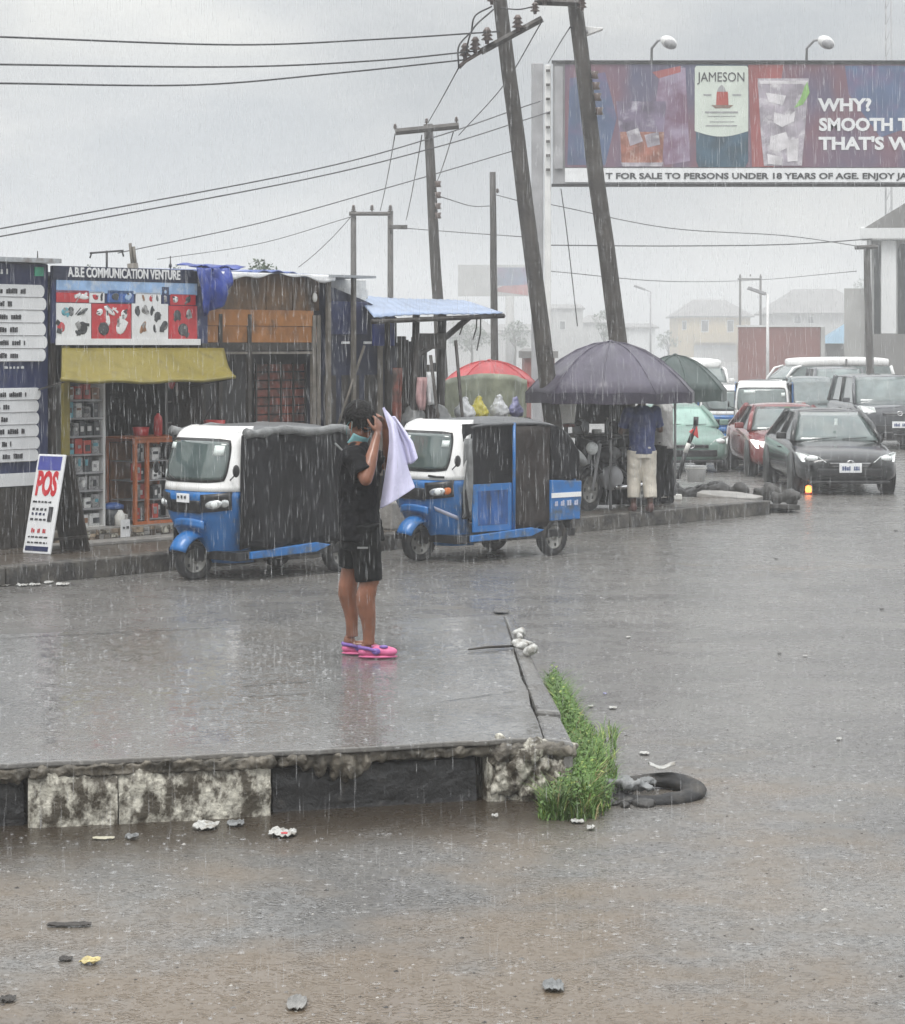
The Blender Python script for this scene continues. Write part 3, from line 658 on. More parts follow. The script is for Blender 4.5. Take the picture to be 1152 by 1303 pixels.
# ------------------------------------------------------------------ cars
def car(name, label, cat, loc, rz, paint, L_=4.6, W=1.76, H_=1.45, kind='sedan', glass=car_glass, group='cars and vans in the road', light=lens, plate=True, emblem=None, dark_grille=True):
    t = thing(name, label, cat, loc, rz, group)
    w = W / 2
    if kind == 'sedan':
        st = [(0, .68, .30, .54), (.05, .80, .22, .59), (.2, .93, .18, .655), (.45, .985, .17, .71), (.8, 1, .17, .765), (1.3, 1, .17, .835), (2.2, 1, .17, .88), (3.4, 1, .17, .91), (3.9, .98, .2, .93), (4.4, .94, .26, .92), (4.55, .86, .34, .85), (4.6, .8, .40, .76)]
        wb, wt, rt, rb = 1.28, 2.02, 3.1, 3.85; belt = .865
    elif kind == 'suv':
        st = [(0, .8, .42, .82), (.06, .9, .36, .92), (.25, .97, .32, 1.0), (.8, 1, .3, 1.05), (1.2, 1, .3, 1.09), (2.2, 1, .3, 1.1), (3.4, 1, .3, 1.12), (4.2, 1, .32, 1.12), (4.45, .97, .36, 1.1), (4.55, .92, .42, 1.05), (4.6, .86, .5, .95)]
        wb, wt, rt, rb = 1.15, 1.75, 4.1, 4.45; belt = 1.08
    else:
        st = [(0, .84, .4, .85), (.05, .93, .34, .95), (.2, .98, .3, 1.02), (.5, 1, .28, 1.12), (.75, 1, .28, 1.2), (2.2, 1, .28, 1.2), (3.4, 1, .28, 1.2), (4.2, 1, .3, 1.2), (4.5, .98, .32, 1.2), (4.57, .96, .36, 1.15), (4.6, .94, .45, 1.0)]
        wb, wt, rt, rb = .55, 1.15, 4.45, 4.58; belt = 1.18
    k = L_ / 4.6; rings = []
    for y, f, zb, zs in st:
        a = w * f; rings.append([(-a * .9, y * k, zb), (-a, y * k, zb + .12), (-a, y * k, (zb + zs) / 2), (-a * .985, y * k, zs - .1), (-a * .9, y * k, zs - .01), (-a * .5, y * k, zs + .03), (0, y * k, zs + .04),
                                 (a * .5, y * k, zs + .03), (a * .9, y * k, zs - .01), (a * .985, y * k, zs - .1), (a, y * k, (zb + zs) / 2), (a, y * k, zb + .12), (a * .9, y * k, zb)])
    mb = MB(); mb.loft(rings, paint); mb.obj('body', t, sub=1)
    wr = w * (.66 if kind == 'sedan' else .80 if kind == 'suv' else .86); wbw = w * .88
    wb, wt, rt, rb = wb * k, wt * k, rt * k, rb * k
    zr = H_ - .05; zv = H_ - .32 if kind == 'van' else zr; rd = .36 if kind == 'van' else .09
    # roof, pillars
    mb = MB(); rg = []
    for y, dz in ((wt - .04, -.025), (wt + .12, .02), ((wt + rt) / 2, .05), (rt - .12, .03), (rt + .04, -.03)):
        rg.append([(q * wr, y, zr + dz - .05 * abs(q) ** 3) for q in (-1, -.92, -.6, 0, .6, .92, 1)] + [(q * wr, y, zr + dz - rd - .02 * abs(q)) for q in (1, .5, 0, -.5, -1)])
    mb.loft(rg, paint); mb.obj('roof', t, sub=1)
    mb = MB(); mid = (wt + rt) / 2
    for sg in (-1, 1):
        mb = MB(); mb.tube([(sg * wbw, wb, belt - .04), (sg * (wr + wbw) / 2 * 1.005, (wb + wt) / 2, (belt + zr) / 2 + .01), (sg * wr * .97, wt, zv - .03)], .045, paint, 6); mb.obj('pillar', t); mb = MB()
        mb.tube([(sg * wbw * 1.0, rb, belt - .02), (sg * wr * .97, rt, zv - .03)], .065, paint, 6); mb.obj('pillar', t); mb = MB()
        mb.tube([(sg * wbw * 1.01, mid, belt - .02), (sg * wr * .985, mid, zr - .04)], .04, black_plastic, 6); mb.obj('pillar', t)
    mb = MB(); mb.grid(lambda u, v: ((u - .5) * 2 * (wbw + (wr - wbw) * v) * .97, wb + (wt - wb) * v - .09 * (1 - (2 * u - 1) ** 2), belt - .03 + (zv - belt) * v + .015 * math.sin(v * PI)), 10, 6, glass, True); ws = mb.obj('windscreen', t, solid=.008)
    mb = MB()
    for x0, x1, z0 in ((-.5, .0, .0), (.1, .6, .0)): mb.tube([(x0 * w, wb - .09, belt), (x1 * w, wb - .02, belt + z0 + .02)], .006, black_plastic, 5)
    mb.obj('wipers', t)
    mb = MB(); mb.grid(lambda u, v: ((u - .5) * 2 * (wbw + (wr - wbw) * v) * .95, rb + (rt - rb) * v + .05 * (1 - (2 * u - 1) ** 2), belt - .02 + (zv - belt) * v), 8, 4, glass, True); mb.obj('rear_window', t, solid=.008)
    for sg in (-1, 1):
        mb = MB(); mb.add([(sg * wbw * .985, wb + .1, belt - .03), (sg * wbw * .985, rb - .05, belt - .03), (sg * wr * .965, rt - .05, zv - .05), (sg * wr * .965, wt + .03, zv - .05)], [(0, 1, 2, 3)], dark_glass if glass is car_glass else glass); mb.obj('side_window', t, solid=.01)
        mb = MB(); mb.box((sg * (w + .06), wb + .16, belt + .05), (.17, .07, .11), paint if kind != 'sedan' or paint is not black_car else black_plastic); mb.obj('mirror', t, bevel=.02)
        # headlights follow the wrap of the nose
        zc = st[2][3] - .075; mb = MB(); yy = .13 * k
        if kind == 'sedan':
            mb.prism([(sg * w * .44, -.0, zc - .05), (sg * w * .9, .16, zc - .045), (sg * w * .985, .42, zc + .10), (sg * w * .93, .30, zc + .105), (sg * w * .60, .05, zc + .045)], (0, .13, .0), light)
            mb.ell((sg * w * .72, .09, zc + .015), (.1, .05, .05), light, (0, 0, sg * .3))
        else:
            mb.prism([(sg * w * .58, -.0, zc - .06), (sg * w * .88, .10, zc - .06), (sg * w * .98, .3, zc + .06), (sg * w * .93, .2, zc + .10), (sg * w * .62, .03, zc + .06)], (0, .14, 0), light)
        mb.obj('headlight', t, bevel=.012)
        mb = MB(); mb.box((sg * w * .70, L_ - .03, st[-2][3] - .12), (.24, .08, .13), red_lens); mb.obj('tail_light', t, bevel=.02)
        if kind != 'van':
            mb = MB(); mb.box((sg * (w - .001), mid - .4, belt - .16), (.02, .18, .025), paint); mb.obj('door_handle', t, bevel=.006)
    zb = st[1][2]; zg = st[1][3]
    mb = MB(); mb.box((0, .02, zg - .09), (w * .84, .08, .065), black_plastic); g = mb.obj('grille', t, bevel=.015)
    mb = MB(); mb.box((0, -.013, zg - .07), (w * .78, .014, .016), chrome); mb.box((0, -.013, zg - .11), (w * .7, .012, .012), chrome); mb.obj('chrome_bar', g)
    if emblem:
        mb = MB(); 
        for q in ((-.03, .0, R(-12)), (.03, .0, R(12))): mb.box((q[0], 0, 0), (.014, .012, .07), chrome, M=Matrix.Translation((0, -.03, zg - .075)) @ Matrix.Rotation(0, 4, 'Y'))
        mb.box((0, -.03, zg - .075), (.06, .012, .014), chrome)
        pts = [(.062 * math.cos(a), -.03, zg - .075 + .05 * math.sin(a)) for a in [2 * PI * i / 20 for i in range(21)]]; mb.tube(pts, .007, chrome, 5); mb.obj('emblem', t)
    mb = MB(); mb.box((0, .06, zb + .15), (w * 1.25, .14, .13), black_plastic); mb.box((0, .12, zb - .005), (w * 1.55, .2, .05), black_plastic); mb.obj('lower_intake', t, bevel=.02)
    if plate:
        mb = MB(); mb.box((0, -.03, zb + .225), (.36, .014, .15), plate_white); n = mb.obj('number_plate', t, bevel=.006)
        mb = MB(); scribble(mb, -.14, .14, 0, .07, mat('plate_ink_' + name, (.06, .09, .2), .5, .1), words=1, seed=5); o = mb.obj('lettering', n); o.location = (0, -.037, zb + .222)
    rw = .31 if kind == 'sedan' else .35
    for y in (.86 * k, L_ - .98 * k):
        for sg in (-1, 1):
            wheel(t, (sg * (w - .1), y, rw), rw, .2)
        for sg in (-1, 1): mb = MB(); mb.lathe([(.001, -.005), (rw + .055, -.005), (rw + .055, .005), (.001, .005)], black_plastic, Matrix.Translation((sg * (w - .004), y, rw)) @ Matrix.Rotation(PI / 2, 4, 'Y'), 20); mb.obj('wheel_arch', t)
    mb = MB(); mb.box((0, L_ / 2, .27), (W * .84, L_ * .8, .14), black_plastic); mb.obj('underbody', t)
    return t
c1 = car('parked_car', 'black saloon car with white front plate, foremost of the traffic', 'car', (499 * 38 / F + .04, 37.7, 0), R(.8), black_car, 4.5, 1.66, 1.36, emblem=True)
mb = MB(); mb.box((0, 0, 0), (.05, .004, .11), sticker); o = mb.obj('mirror_tag', c1); o.location = (.02, 1.42, 1.14)
c2 = car('parked_car', 'dark red saloon car half hidden behind the black car, headlight lit', 'car', (6.3, 42.7, 0), R(1), red_car, 4.4, 1.72, 1.33, light=emit('lit_headlamp', (1, .98, .95), 1.1))
c3 = car('parked_car', 'pale green old car under the dark green umbrella', 'car', (4.5, 44.5, 0), R(4), green_car, 4.0, 1.62, 1.28, glass=mat('green_screen', (.25, .38, .33), .15, .2, 3, 0), emblem=True, plate=False)
c4 = car('parked_car', 'dark grey off-roader at the right edge of the picture', 'car', (1143 * 0 + (1142 - CX) * 54.5 / F, 54.2, 0), R(1), suv_grey, 4.7, 1.86, 1.74, 'suv', glass=pale_glass, emblem=True)
c5 = car('parked_car', 'grey green saloon with pale windscreen between the far rickshaw and the off-roader', 'car', ((1036 - CX) * 62 / F, 61, 0), R(-2), teal_car, 4.6, 1.76, 1.6, glass=pale_glass)
c6 = car('minibus', 'long white minibus seen side on behind the traffic, nearer the maroon wall', 'minibus', ((968 - CX) * 88 / F, 88, 0), R(-72), white_paint, 5.2, 1.8, 2.0, 'van', glass=pale_glass)
c7 = car('minibus', 'white minibus behind the off-roader, at the right end of the traffic', 'minibus', ((1062 - CX) * 92 / F, 93, 0), R(-66), white_paint, 5.2, 1.8, 2.1, 'van', glass=pale_glass)
c8 = car('minibus', 'white van seen above the dark green umbrella', 'van', ((905 - CX) * 80 / F, 80, 0), R(10), white_paint, 4.6, 1.75, 2.0, 'van', glass=pale_glass)
c9 = car('parked_car', 'dark car roof behind the minibus and the off-roader', 'car', ((1075 - CX) * 72 / F, 72, 0), R(-3), suv_grey, 4.5, 1.8, 1.75, 'suv', glass=pale_glass)
# small orange glow on the wet road under the black car's bumper
q = G(1029, 629); t = thing('glowing_object', 'small glowing orange object on the road by the black car front wheel', 'lamp', (q.x, q.y, 0))
mb = MB(); mb.lathe([(.001, 0), (.07, 0), (.075, .02), (.05, .03)], red_plastic, n=12); mb.obj('glow_base', t)
mb = MB(); mb.lathe([(.045, .03), (.055, .07), (.045, .13), (.001, .15)], emit('orange_glow', (1, .25, .05), 3), n=12); mb.obj('glow_cover', t)
# ------------------------------------------------------------------ helper for things in the shop row: local x along the kerb, y away from it
def row_thing(name, label, cat, t, sb, z=0, group=None): return thing(name, label, cat, S(t, sb, z), AN, group)
SF = 1.7
# ---- left kiosk with price-list panels
t0 = -2.4; t1 = T(65, SF) - .03; W1 = t1 - t0
k1 = row_thing('service_kiosk', 'navy blue kiosk with white service lists at the left edge of the picture', 'kiosk', t0, SF, ZP)
hh = 3.31 - ZP
mb = MB(); mb.box((W1 / 2, 1.2, hh / 2), (W1, 2.4, hh), navy); mb.obj('wall', k1, bevel=.02)
mb = MB(); mb.box((W1 / 2, 1.15, hh + .03), (W1 + .12, 2.6, .05), zinc); mb.obj('roof', k1)
zb = Z(617, t1, SF) - ZP
mb = MB(); 
for i in range(26): mb.box((W1 - (i + .5) * .18, -.012, zb / 2), (.172, .03, zb), wood_dark)
mb.obj('plinth_boards', k1)
def list_sign(name, pys, px0, px1, rowpx, seed):
    mb = MB(); x1 = T(px1, SF) - t0; x0 = max(.05, T(px0, SF) - t0)
    z1 = Z(pys[0], t1, SF) - ZP; z0 = Z(pys[1], t1, SF) - ZP; n = rowpx; dz = (z1 - z0) / n; r2 = random.Random(seed)
    ink_mb = MB()
    for i in range(n):
        zc = z0 + (i + .5) * dz; e = x1 - .09 + r2.uniform(-.05, .0); r_ = dz * .5
        pts = [(x0, -.03, zc - r_), (e, -.03, zc - r_)] + [(e + r_ * math.sin(a) * .8, -.03, zc - r_ * math.cos(a)) for a in [PI * q / 8 for q in range(1, 8)]] + [(e, -.03, zc + r_), (x0, -.03, zc + r_)]
        mb.prism(pts, (0, .028, 0), white_vinyl)
        mb.box(((x0 + e) / 2, -.034, zc - r_ + .006), (e - x0, .006, .008), steel_grey)
        scribble(ink_mb, x0 + .9, e - r2.uniform(.12, .45), zc, dz * .42, ink, y=-.036, words=4, seed=seed + i)
    o = mb.obj(name, k1, bevel=.004); ink_mb.obj('lettering', o)
    return o
list_sign('service_list', (363, 460), -160, 62, 6, 11)
list_sign('service_list', (493, 586), -160, 55, 6, 31)
mb = MB(); x1 = T(53, SF) - t0; mb.box((x1 / 2, -.02, Z(608, t1, SF) - ZP), (x1, .03, .14), white_vinyl); mb.obj('white_band', k1)
mb = MB(); mb.box((T(49, SF) - t0, -.012, Z(346, t1, SF) - ZP), (.12, .012, .1), green_vinyl); mb.obj('green_badge', k1)
mb = MB(); scribble(mb, T(5, SF) - t0, T(30, SF) - t0, Z(467, t1, SF) - ZP, .03, white_vinyl, -.01, 3, 5); scribble(mb, T(0, SF) - t0, T(10, SF) - t0, Z(347, t1, SF) - ZP, .06, white_vinyl, -.01, 2, 6); mb.obj('lettering', k1)

# ---- phone accessory shop
tA = T(66, SF); tB = T(262, SF); WB = tB - tA; FZ = .33
k2 = row_thing('phone_shop', 'open phone accessory shop with yellow awning and poster board', 'shop', tA, SF, 0)
mb = MB()
mb.box((.03, 1.4, 1.7), (.06, 2.8, 2.7), wood_dark); mb.box((WB - .03, 1.4, 1.7), (.06, 2.8, 2.7), wood_dark); mb.box((WB / 2, 2.78, 1.7), (WB - .12, .05, 2.7), shutter_dark)
mb.obj('wall', k2)
mb = MB(); mb.box((WB / 2 + .0, 1.5, 3.20), (WB + .1, 2.8, .05), zinc); mb.obj('roof', k2)
mb = MB(); mb.box((WB / 2 + .1, 1.3, (FZ + ZP) / 2 - .01), (WB + .5, 2.9, FZ - ZP + .04), concrete); mb.obj('floor', k2)
# broken tile facing of the step
mb = MB(); r2 = random.Random(5); x = -.12
tl = [tile, concrete, kerb_white, wood_grey, wood_brown, tile]
while x < WB + .3:
    wv = r2.uniform(.05, .13); z = ZP + .005
    while z < FZ - .01:
        h = r2.uniform(.04, .1); h = min(h, FZ + .004 - z)
        mb.box((x + wv / 2, -.155 - r2.uniform(0, .008), z + h / 2), (wv - .008, .03, max(.012, h - .008)), r2.choice(tl)); z += h
    x += wv
mb.obj('tiled_step', k2, bevel=.004)
mb = MB(); mb.box((WB / 2, -.3, ZP + .02), (WB + .8, .3, .045), concrete); mb.obj('lower_step', k2, bevel=.01, disp=.012)
mb = MB(); px = T(82, SF) - tA; mb.box((px, -.02, 1.35), (.10, .05, 2.1), yellow_tarp); mb.obj('door_post', k2, bevel=.01)
# fascia board with posters
fb = row_thing('shop_signboard', 'signboard with navy name strip and red and white posters above the yellow awning', 'signboard', tA, SF - .06, 0)
mb = MB(); zt, zm, zl = Z(341, tA + 1, SF), Z(358, tA + 1, SF), Z(437, tA + 1, SF)
mb.box((WB / 2 - .03, .02, (zt + zl) / 2), (WB + .02, .04, zt - zl), navy); mb.obj('backing_board', fb, bevel=.006)
mb = MB(); mb.box((WB / 2 - .03, -.008, (zt + zm) / 2), (WB + .02, .014, zt - zm), navy_dark); nm = mb.obj('name_strip', fb)
text('A.B.E COMMUNICATION VENTURE', 'lettering', nm, ((T(80, SF) + T(225, SF)) / 2 - tA, -.018, Z(354, tA + 1, SF)), .15, white_vinyl, bold=.004, width=T(224, SF) - T(81, SF))
def zz(py): return Z(py, tA + 1, SF)
def xx(px): return T(px, SF) - tA
def panel(name, p0, p1, y0, y1, m, y=-.006, par=None, th=.01):
    mb = MB(); mb.box(((xx(p0) + xx(p1)) / 2, y, (zz(y0) + zz(y1)) / 2), (xx(p1) - xx(p0), th, zz(y0) - zz(y1)), m); return mb.obj(name, par or fb)
panel('sky_banner', 67, 246, 358.5, 374, sky_vinyl); panel('bottom_strip', 66, 250, 431, 439, white_vinyl, -.012)
def poster(p0, p1, y0, y1, m, spots, seed):
    o = panel('poster', p0, p1, y0, y1, m); mb = MB(); r2 = random.Random(seed)
    for (a, b, ra, rb_, mm) in spots:
        cxp, czp = xx(p0 + a * (p1 - p0)), zz(y0 + b * (y1 - y0))
        mb.ell((cxp, -.012, czp), (ra * .8, .004, rb_ * .75), mm, (0, r2.uniform(-.6, .6), 0), 10, 6)
        for _ in range(3):
            mb.box((0, 0, 0), (ra * r2.uniform(.3, 1.1), .004 + .002 * r2.random(), rb_ * r2.uniform(.25, .8)), r2.choice((mm, mm, dark_pack, grey_pack)), M=Matrix.Translation((cxp + r2.uniform(-.7, .7) * ra, -.013, czp + r2.uniform(-.7, .7) * rb_)) @ Matrix.Rotation(r2.uniform(-1, 1), 4, 'Y'))
    if spots: mb.obj('picture', o)
poster(67, 111, 387, 431, white_vinyl, [(.25, .24, .07, .06, cyan_pack), (.42, .26, .045, .06, dark_pack), (.75, .24, .11, .03, dark_pack), (.75, .7, .09, .1, ink), (.62, .84, .06, .03, dark_pack), (.13, .68, .07, .08, red_vinyl), (.13, .68, .03, .04, white_vinyl)], 1)
poster(112, 162, 387, 431, red_vinyl, [(.45, .2, .12, .04, white_vinyl), (.4, .42, .03, .12, white_vinyl), (.75, .65, .09, .13, white_vinyl), (.82, .3, .06, .07, white_vinyl), (.85, .27, .03, .04, dark_pack), (.3, .72, .1, .1, dark_pack), (.3, .74, .05, .06, grey_pack), (.2, .24, .06, .05, white_vinyl)], 2)
poster(163, 209, 386, 431, white_vinyl, [(.15, .22, .05, .07, dark_pack), (.35, .18, .06, .06, grey_pack), (.7, .35, .06, .07, dark_pack), (.9, .62, .06, .08, dark_pack), (.3, .68, .04, .11, brown_pack), (.62, .7, .025, .06, ink), (.55, .2, .03, .08, dark_pack)], 3)
poster(210, 246, 388, 431, red_vinyl, [(.3, .28, .07, .08, dark_pack), (.7, .25, .05, .08, grey_pack), (.5, .72, .1, .1, dark_pack), (.5, .72, .05, .05, grey_pack)], 4)
poster(67, 108, 371, 386, red_vinyl, [(.6, .5, .03, .03, white_vinyl), (.8, .5, .12, .04, white_vinyl)], 5)
poster(109, 128, 372, 386, white_vinyl, [(.4, .5, .05, .04, red_vinyl), (.8, .5, .02, .05, ink)], 6)
poster(132, 165, 370, 385, blue_pack, [(.3, .5, .07, .05, dark_pack), (.8, .5, .07, .05, sky_vinyl)], 7)
poster(168, 200, 372, 386, white_vinyl, [(.3, .5, .02, .05, brown_pack), (.6, .5, .03, .05, red_vinyl), (.85, .5, .02, .05, ink)], 8)
poster(201, 210, 364, 386, navy, [(.5, .3, .025, .03, sky_vinyl), (.5, .7, .025, .05, grey_pack)], 9)
poster(212, 244, 373, 387, red_vinyl, [(.2, .5, .05, .05, white_vinyl), (.7, .5, .05, .05, dark_pack)], 10)
# yellow awning
aw = row_thing('shop_awning', 'sagging yellow tarpaulin awning over the phone shop front', 'awning', tA, SF - .08, 0)
mb = MB()
xa0, xa1, xb0, xb1 = T(79, SF - .08) - tA, T(285, SF - .08) - tA, T(78, SF - .65) - tA, T(299, SF - .65) - tA
za, zbm = Z(443, tA + 1, SF - .08), Z(481, tA + 1, SF - .65)
def awf(u, v):
    x = (xa0 + (xa1 - xa0) * u) * (1 - v) + (xb0 + (xb1 - xb0) * u) * v
    fold = .035 * math.sin(PI * v) * math.sin(7 * u + 3 * v) + .02 * math.sin(19 * u + 5 * v) * v
    diag = .05 * math.exp(-((u - .12 - .3 * v) / .05) ** 2) * math.sin(PI * v)
    return (x, -.57 * v - diag, za + (zbm - za) * v - .05 * math.sin(PI * v) - fold * .5 - .03 * math.sin(PI * u) * v)
mb.grid(awf, 44, 12, yellow_tarp); mb.obj('tarpaulin', aw, solid=.006)
mb = MB(); mb.tube([Vector(awf(i / 20, 1)) + Vector((0, 0, -.01)) for i in range(21)], .024, yellow_tarp, 6); mb.obj('front_roll', aw)
for u in (0.02, .98):
    mb = MB(); a = Vector(awf(u, 1)) + Vector((0, 0, -.03)); mb.tube([a, (a.x * .9 + .1, .06, a.z - .1)], .01, wood_dark, 5); mb.obj('strut', aw)
# tall shelf of accessories
sx0, sx1 = T(84, SF + .1) - .0, T(133, SF + .1)
shw = sx1 - sx0
sh = row_thing('display_shelf', 'tall white framed display shelf full of packets beside the yellow door post', 'shelf', sx0, SF + .1, FZ)
SHH = Z(488, sx0, SF) - FZ
mb = MB(); mb.box((0, .18, SHH / 2), (.025, .36, SHH), white_plastic); mb.box((shw, .18, SHH / 2), (.03, .36, SHH), steel_white); mb.obj('side_panel', sh)
mb = MB(); mb.box((shw / 2, .35, SHH / 2), (shw - .03, .02, SHH), dark_pack); mb.obj('back_panel', sh)
rows = 8; dz = SHH / rows
pal = [[white_pack, white_pack, white_pack], [white_pack, grey_pack, white_pack, grey_pack], [white_pack, grey_pack, grey_pack], [white_pack, grey_pack, dark_pack, white_pack], [cyan_pack, red_pack, red_pack, grey_pack], [dark_pack, grey_pack, dark_pack, dark_pack, dark_pack], [cyan_pack, white_pack, grey_pack, dark_pack], [white_pack, red_pack, red_pack, brown_pack]]
PN = {'white_pack': 'white', 'grey_pack': 'grey', 'dark_pack': 'black', 'cyan_pack': 'pale cyan', 'red_pack': 'red', 'brown_pack': 'brown', 'blue_pack': 'blue'}
ORD = ['first', 'second', 'third', 'fourth', 'fifth', 'sixth', 'seventh', 'lowest']
r2 = random.Random(17)
for i in range(rows):
    z = i * dz
    mb = MB(); mb.box((shw / 2, .17, z + .01), (shw - .03, .33, .02), white_plastic if i == 0 else steel_grey); mb.obj('shelf_board', sh)
    n = len(pal[i]); cw = (shw - .06) / n
    for j, m in enumerate(pal[i]):
        w_, h_ = cw * r2.uniform(.75, .93), dz * r2.uniform(.55, .86)
        mb = MB(); mb.box((0, 0, h_ / 2), (w_, .1, h_), m)
        mb.box((r2.uniform(-.15, .15) * w_, -.053, h_ * r2.uniform(.4, .65)), (w_ * r2.uniform(.3, .75), .006, h_ * r2.uniform(.15, .5)), r2.choice((dark_pack, grey_pack, brown_pack)) if m in (white_pack, red_pack) else r2.choice((white_pack, grey_pack, cyan_pack, dark_pack)))
        q = S(sx0 + .03 + cw * (j + .5), SF + .1 + .09, FZ + z + .022)
        o = mb.obj('packet', loc=q, rz=AN + r2.uniform(-.12, .12), bevel=.004)
        tag(o, f"{PN[m.name]} packet, {ORD[j]} from left, {ORD[7 - i] if i else 'lowest'} row down on the tall shop shelf", 'packet', 'packets on the tall shop shelf')
# counter cabinet with orange frame
cx0, cx1 = T(172, SF - .02), T(236, SF - .02); cw_ = cx1 - cx0
cb = row_thing('glass_cabinet', 'orange framed glass cabinet of phone goods in the shop doorway', 'cabinet', cx0, SF - .02, FZ)
CH = Z(558, cx0 + .3, SF) - FZ
mb = MB()
for x in (.0, .18, cw_):
    mb.box((x, .0, CH / 2), (.04, .04, CH), orange_frame)
    mb.box((x, .5, CH / 2), (.04, .04, CH), orange_frame)
for z in (.02, CH - .02):
    mb.box((cw_ / 2 + .0, 0, z), (cw_ - .04, .036, .05), orange_frame); mb.box((cw_ / 2, .5, z), (cw_ - .04, .036, .05), orange_frame)
mb.obj('frame', cb)
mb = MB(); mb.box((cw_ / 2, .25, CH + .012), (cw_ + .06, .58, .02), orange_frame); mb.obj('top', cb)
mb = MB(); mb.box((cw_ / 2, .47, CH / 2), (cw_ - .06, .02, CH - .1), brown_pack); mb.obj('back_panel', cb)
for i in range(4):
    z = .06 + i * (CH - .1) / 4
    mb = MB(); mb.box((cw_ / 2, .25, z), (cw_ - .06, .4, .012), steel_grey); mb.obj('shelf_board', cb)
    cs = [red_pack, grey_pack, red_pack, dark_pack, white_pack][i:] + [white_pack, grey_pack]
    for j in range(5):
        m = cs[j % len(cs)]; w_, h_ = .07 + .05 * r2.random(), .12 + .08 * r2.random()
        mb = MB(); mb.box((0, 0, h_ / 2), (w_, .06, h_), m); mb.box((0, -.033, h_ * r2.uniform(.35, .65)), (w_ * r2.uniform(.3, .8), .006, h_ * r2.uniform(.2, .5)), r2.choice((white_pack, grey_pack)) if m is not white_pack else dark_pack)
        o = mb.obj('packet', loc=S(cx0 + .1 + j * (cw_ - .15) / 4.6, SF + .08 + .1 * (j % 2), FZ + z + .008), rz=AN + r2.uniform(-.2, .2), bevel=.003)
        tag(o, f"{PN[m.name]} packet, {ORD[j]} from left on the {['lowest', 'second lowest', 'third lowest', 'topmost'][i]} cabinet shelf, orange frame", 'packet', 'packets in the orange framed cabinet')
def bottle(name, label, cat, t, sb, z, r, h, m, cap=None, group=None):
    e = thing(name, label, cat, S(t, sb, z), 0, group)
    mb = MB(); mb.lathe([(.001, 0), (r, 0), (r, h * .62), (r * .85, h * .74), (r * .38, h * .84), (r * .36, h * .9), (.001, h * .9)], m, n=14); mb.obj('bottle_body', e)
    mb = MB(); mb.lathe([(r * .42, h * .88), (r * .42, h), (.001, h)], cap or m, n=10); mb.obj('cap', e)
    return e
zc_ = FZ + CH + .024
bottle('red_bottle', 'tall red bottle standing on the orange framed cabinet', 'bottle', T(205, SF + .1), SF + .15, zc_, .05, .30, red_plastic, black_plastic)
mb = MB(); mb.lathe([(.001, 0), (.085, 0), (.10, .10), (.09, .10), (.08, .012), (.001, .012)], red_plastic, n=16); o = mb.obj('red_basin', loc=S(T(194, SF + .1) , SF + .3, zc_)); tag(o, 'small red basin on the left end of the orange framed cabinet', 'basin')
# hanging stock and rear rack
hk = row_thing('hanging_rack', 'dark hanging rack with blue and red goods behind the cabinet', 'rack', T(212, SF + .5), SF + .5, FZ)
mb = MB()
for x in (0, .42): mb.tube([(x, 0, 0), (x, 0, 2.05)], .018, steel_grey, 6)
for z in (.9, 1.15, 1.4, 1.65, 1.9): mb.tube([(0, 0, z), (.42, 0, z)], .012, steel_grey, 6)
mb.obj('frame', hk)
mb = MB(); mb.box((.33, -.05, 1.45), (.09, .05, .62), blue_pack); mb.obj('blue_cloth', hk, bevel=.02)
mb = MB(); mb.ell((.04, -.05, 1.75), (.06, .05, .2), red_plastic); mb.obj('red_bag', hk)
for i in range(4):
    mb = MB(); mb.box((.17, -.05, 1.05 + .25 * i), (.14, .05, .16), (grey_pack, dark_pack, white_pack, dark_pack)[i]); mb.obj('goods', hk, bevel=.01)
mb = MB(); mb.lathe([(.001, 0), (.1, 0), (.13, .2), (.12, .2), (.09, .012), (.001, .012)], red_plastic, n=14); e = thing('red_bucket', 'red bucket hanging at the shop corner above the left rickshaw', 'bucket', S(T(273, SF - .1), SF - .1, 1.32)); mb.obj('bucket_body', e)
mb = MB(); mb.tube([(-.12, 0, .2), (0, 0, .42), (.12, 0, .2)], .005, wire_m, 4); mb.tube([(0, 0, .42), (0, 0, .95)], .005, wire_m, 4); mb.obj('cord', e)
e = row_thing('water_bucket', 'dark bucket with blue lid on the shop floor beside the shelf', 'bucket', T(147, SF + .1), SF + .15, FZ)
mb = MB(); mb.lathe([(.001, 0), (.1, 0), (.125, .2), (.001, .2)], dark_pack, n=14); mb.obj('bucket_body', e)
mb = MB(); mb.lathe([(.13, .2), (.13, .24), (.05, .27), (.001, .27)], blue_pack, n=14); mb.obj('lid', e)
e = row_thing('water_jug', 'pale plastic jug on the shop step beside the dark bucket', 'jug', T(153, SF + .02), SF + .02, FZ)
mb = MB(); mb.lathe([(.001, 0), (.06, 0), (.065, .12), (.04, .16), (.02, .19), (.001, .19)], white_plastic, n=12); mb.obj('jug_body', e)
mb = MB(); mb.tube([(.05, 0, .14), (.1, 0, .13), (.1, 0, .05), (.06, 0, .04)], .01, white_plastic, 6); mb.obj('handle', e)
e = row_thing('paper_notice', 'white paper notice leaning on the tiled step of the phone shop', 'notice', T(158, SF - .2), SF - .22, ZP + .05)
mb = MB(); mb.box((0, 0, .1), (.13, .012, .2), white_vinyl); mb.obj('sheet', e)
mb = MB(); scribble(mb, -.04, .04, .11, .03, ink, -.01, 1, 3); mb.obj('lettering', e)
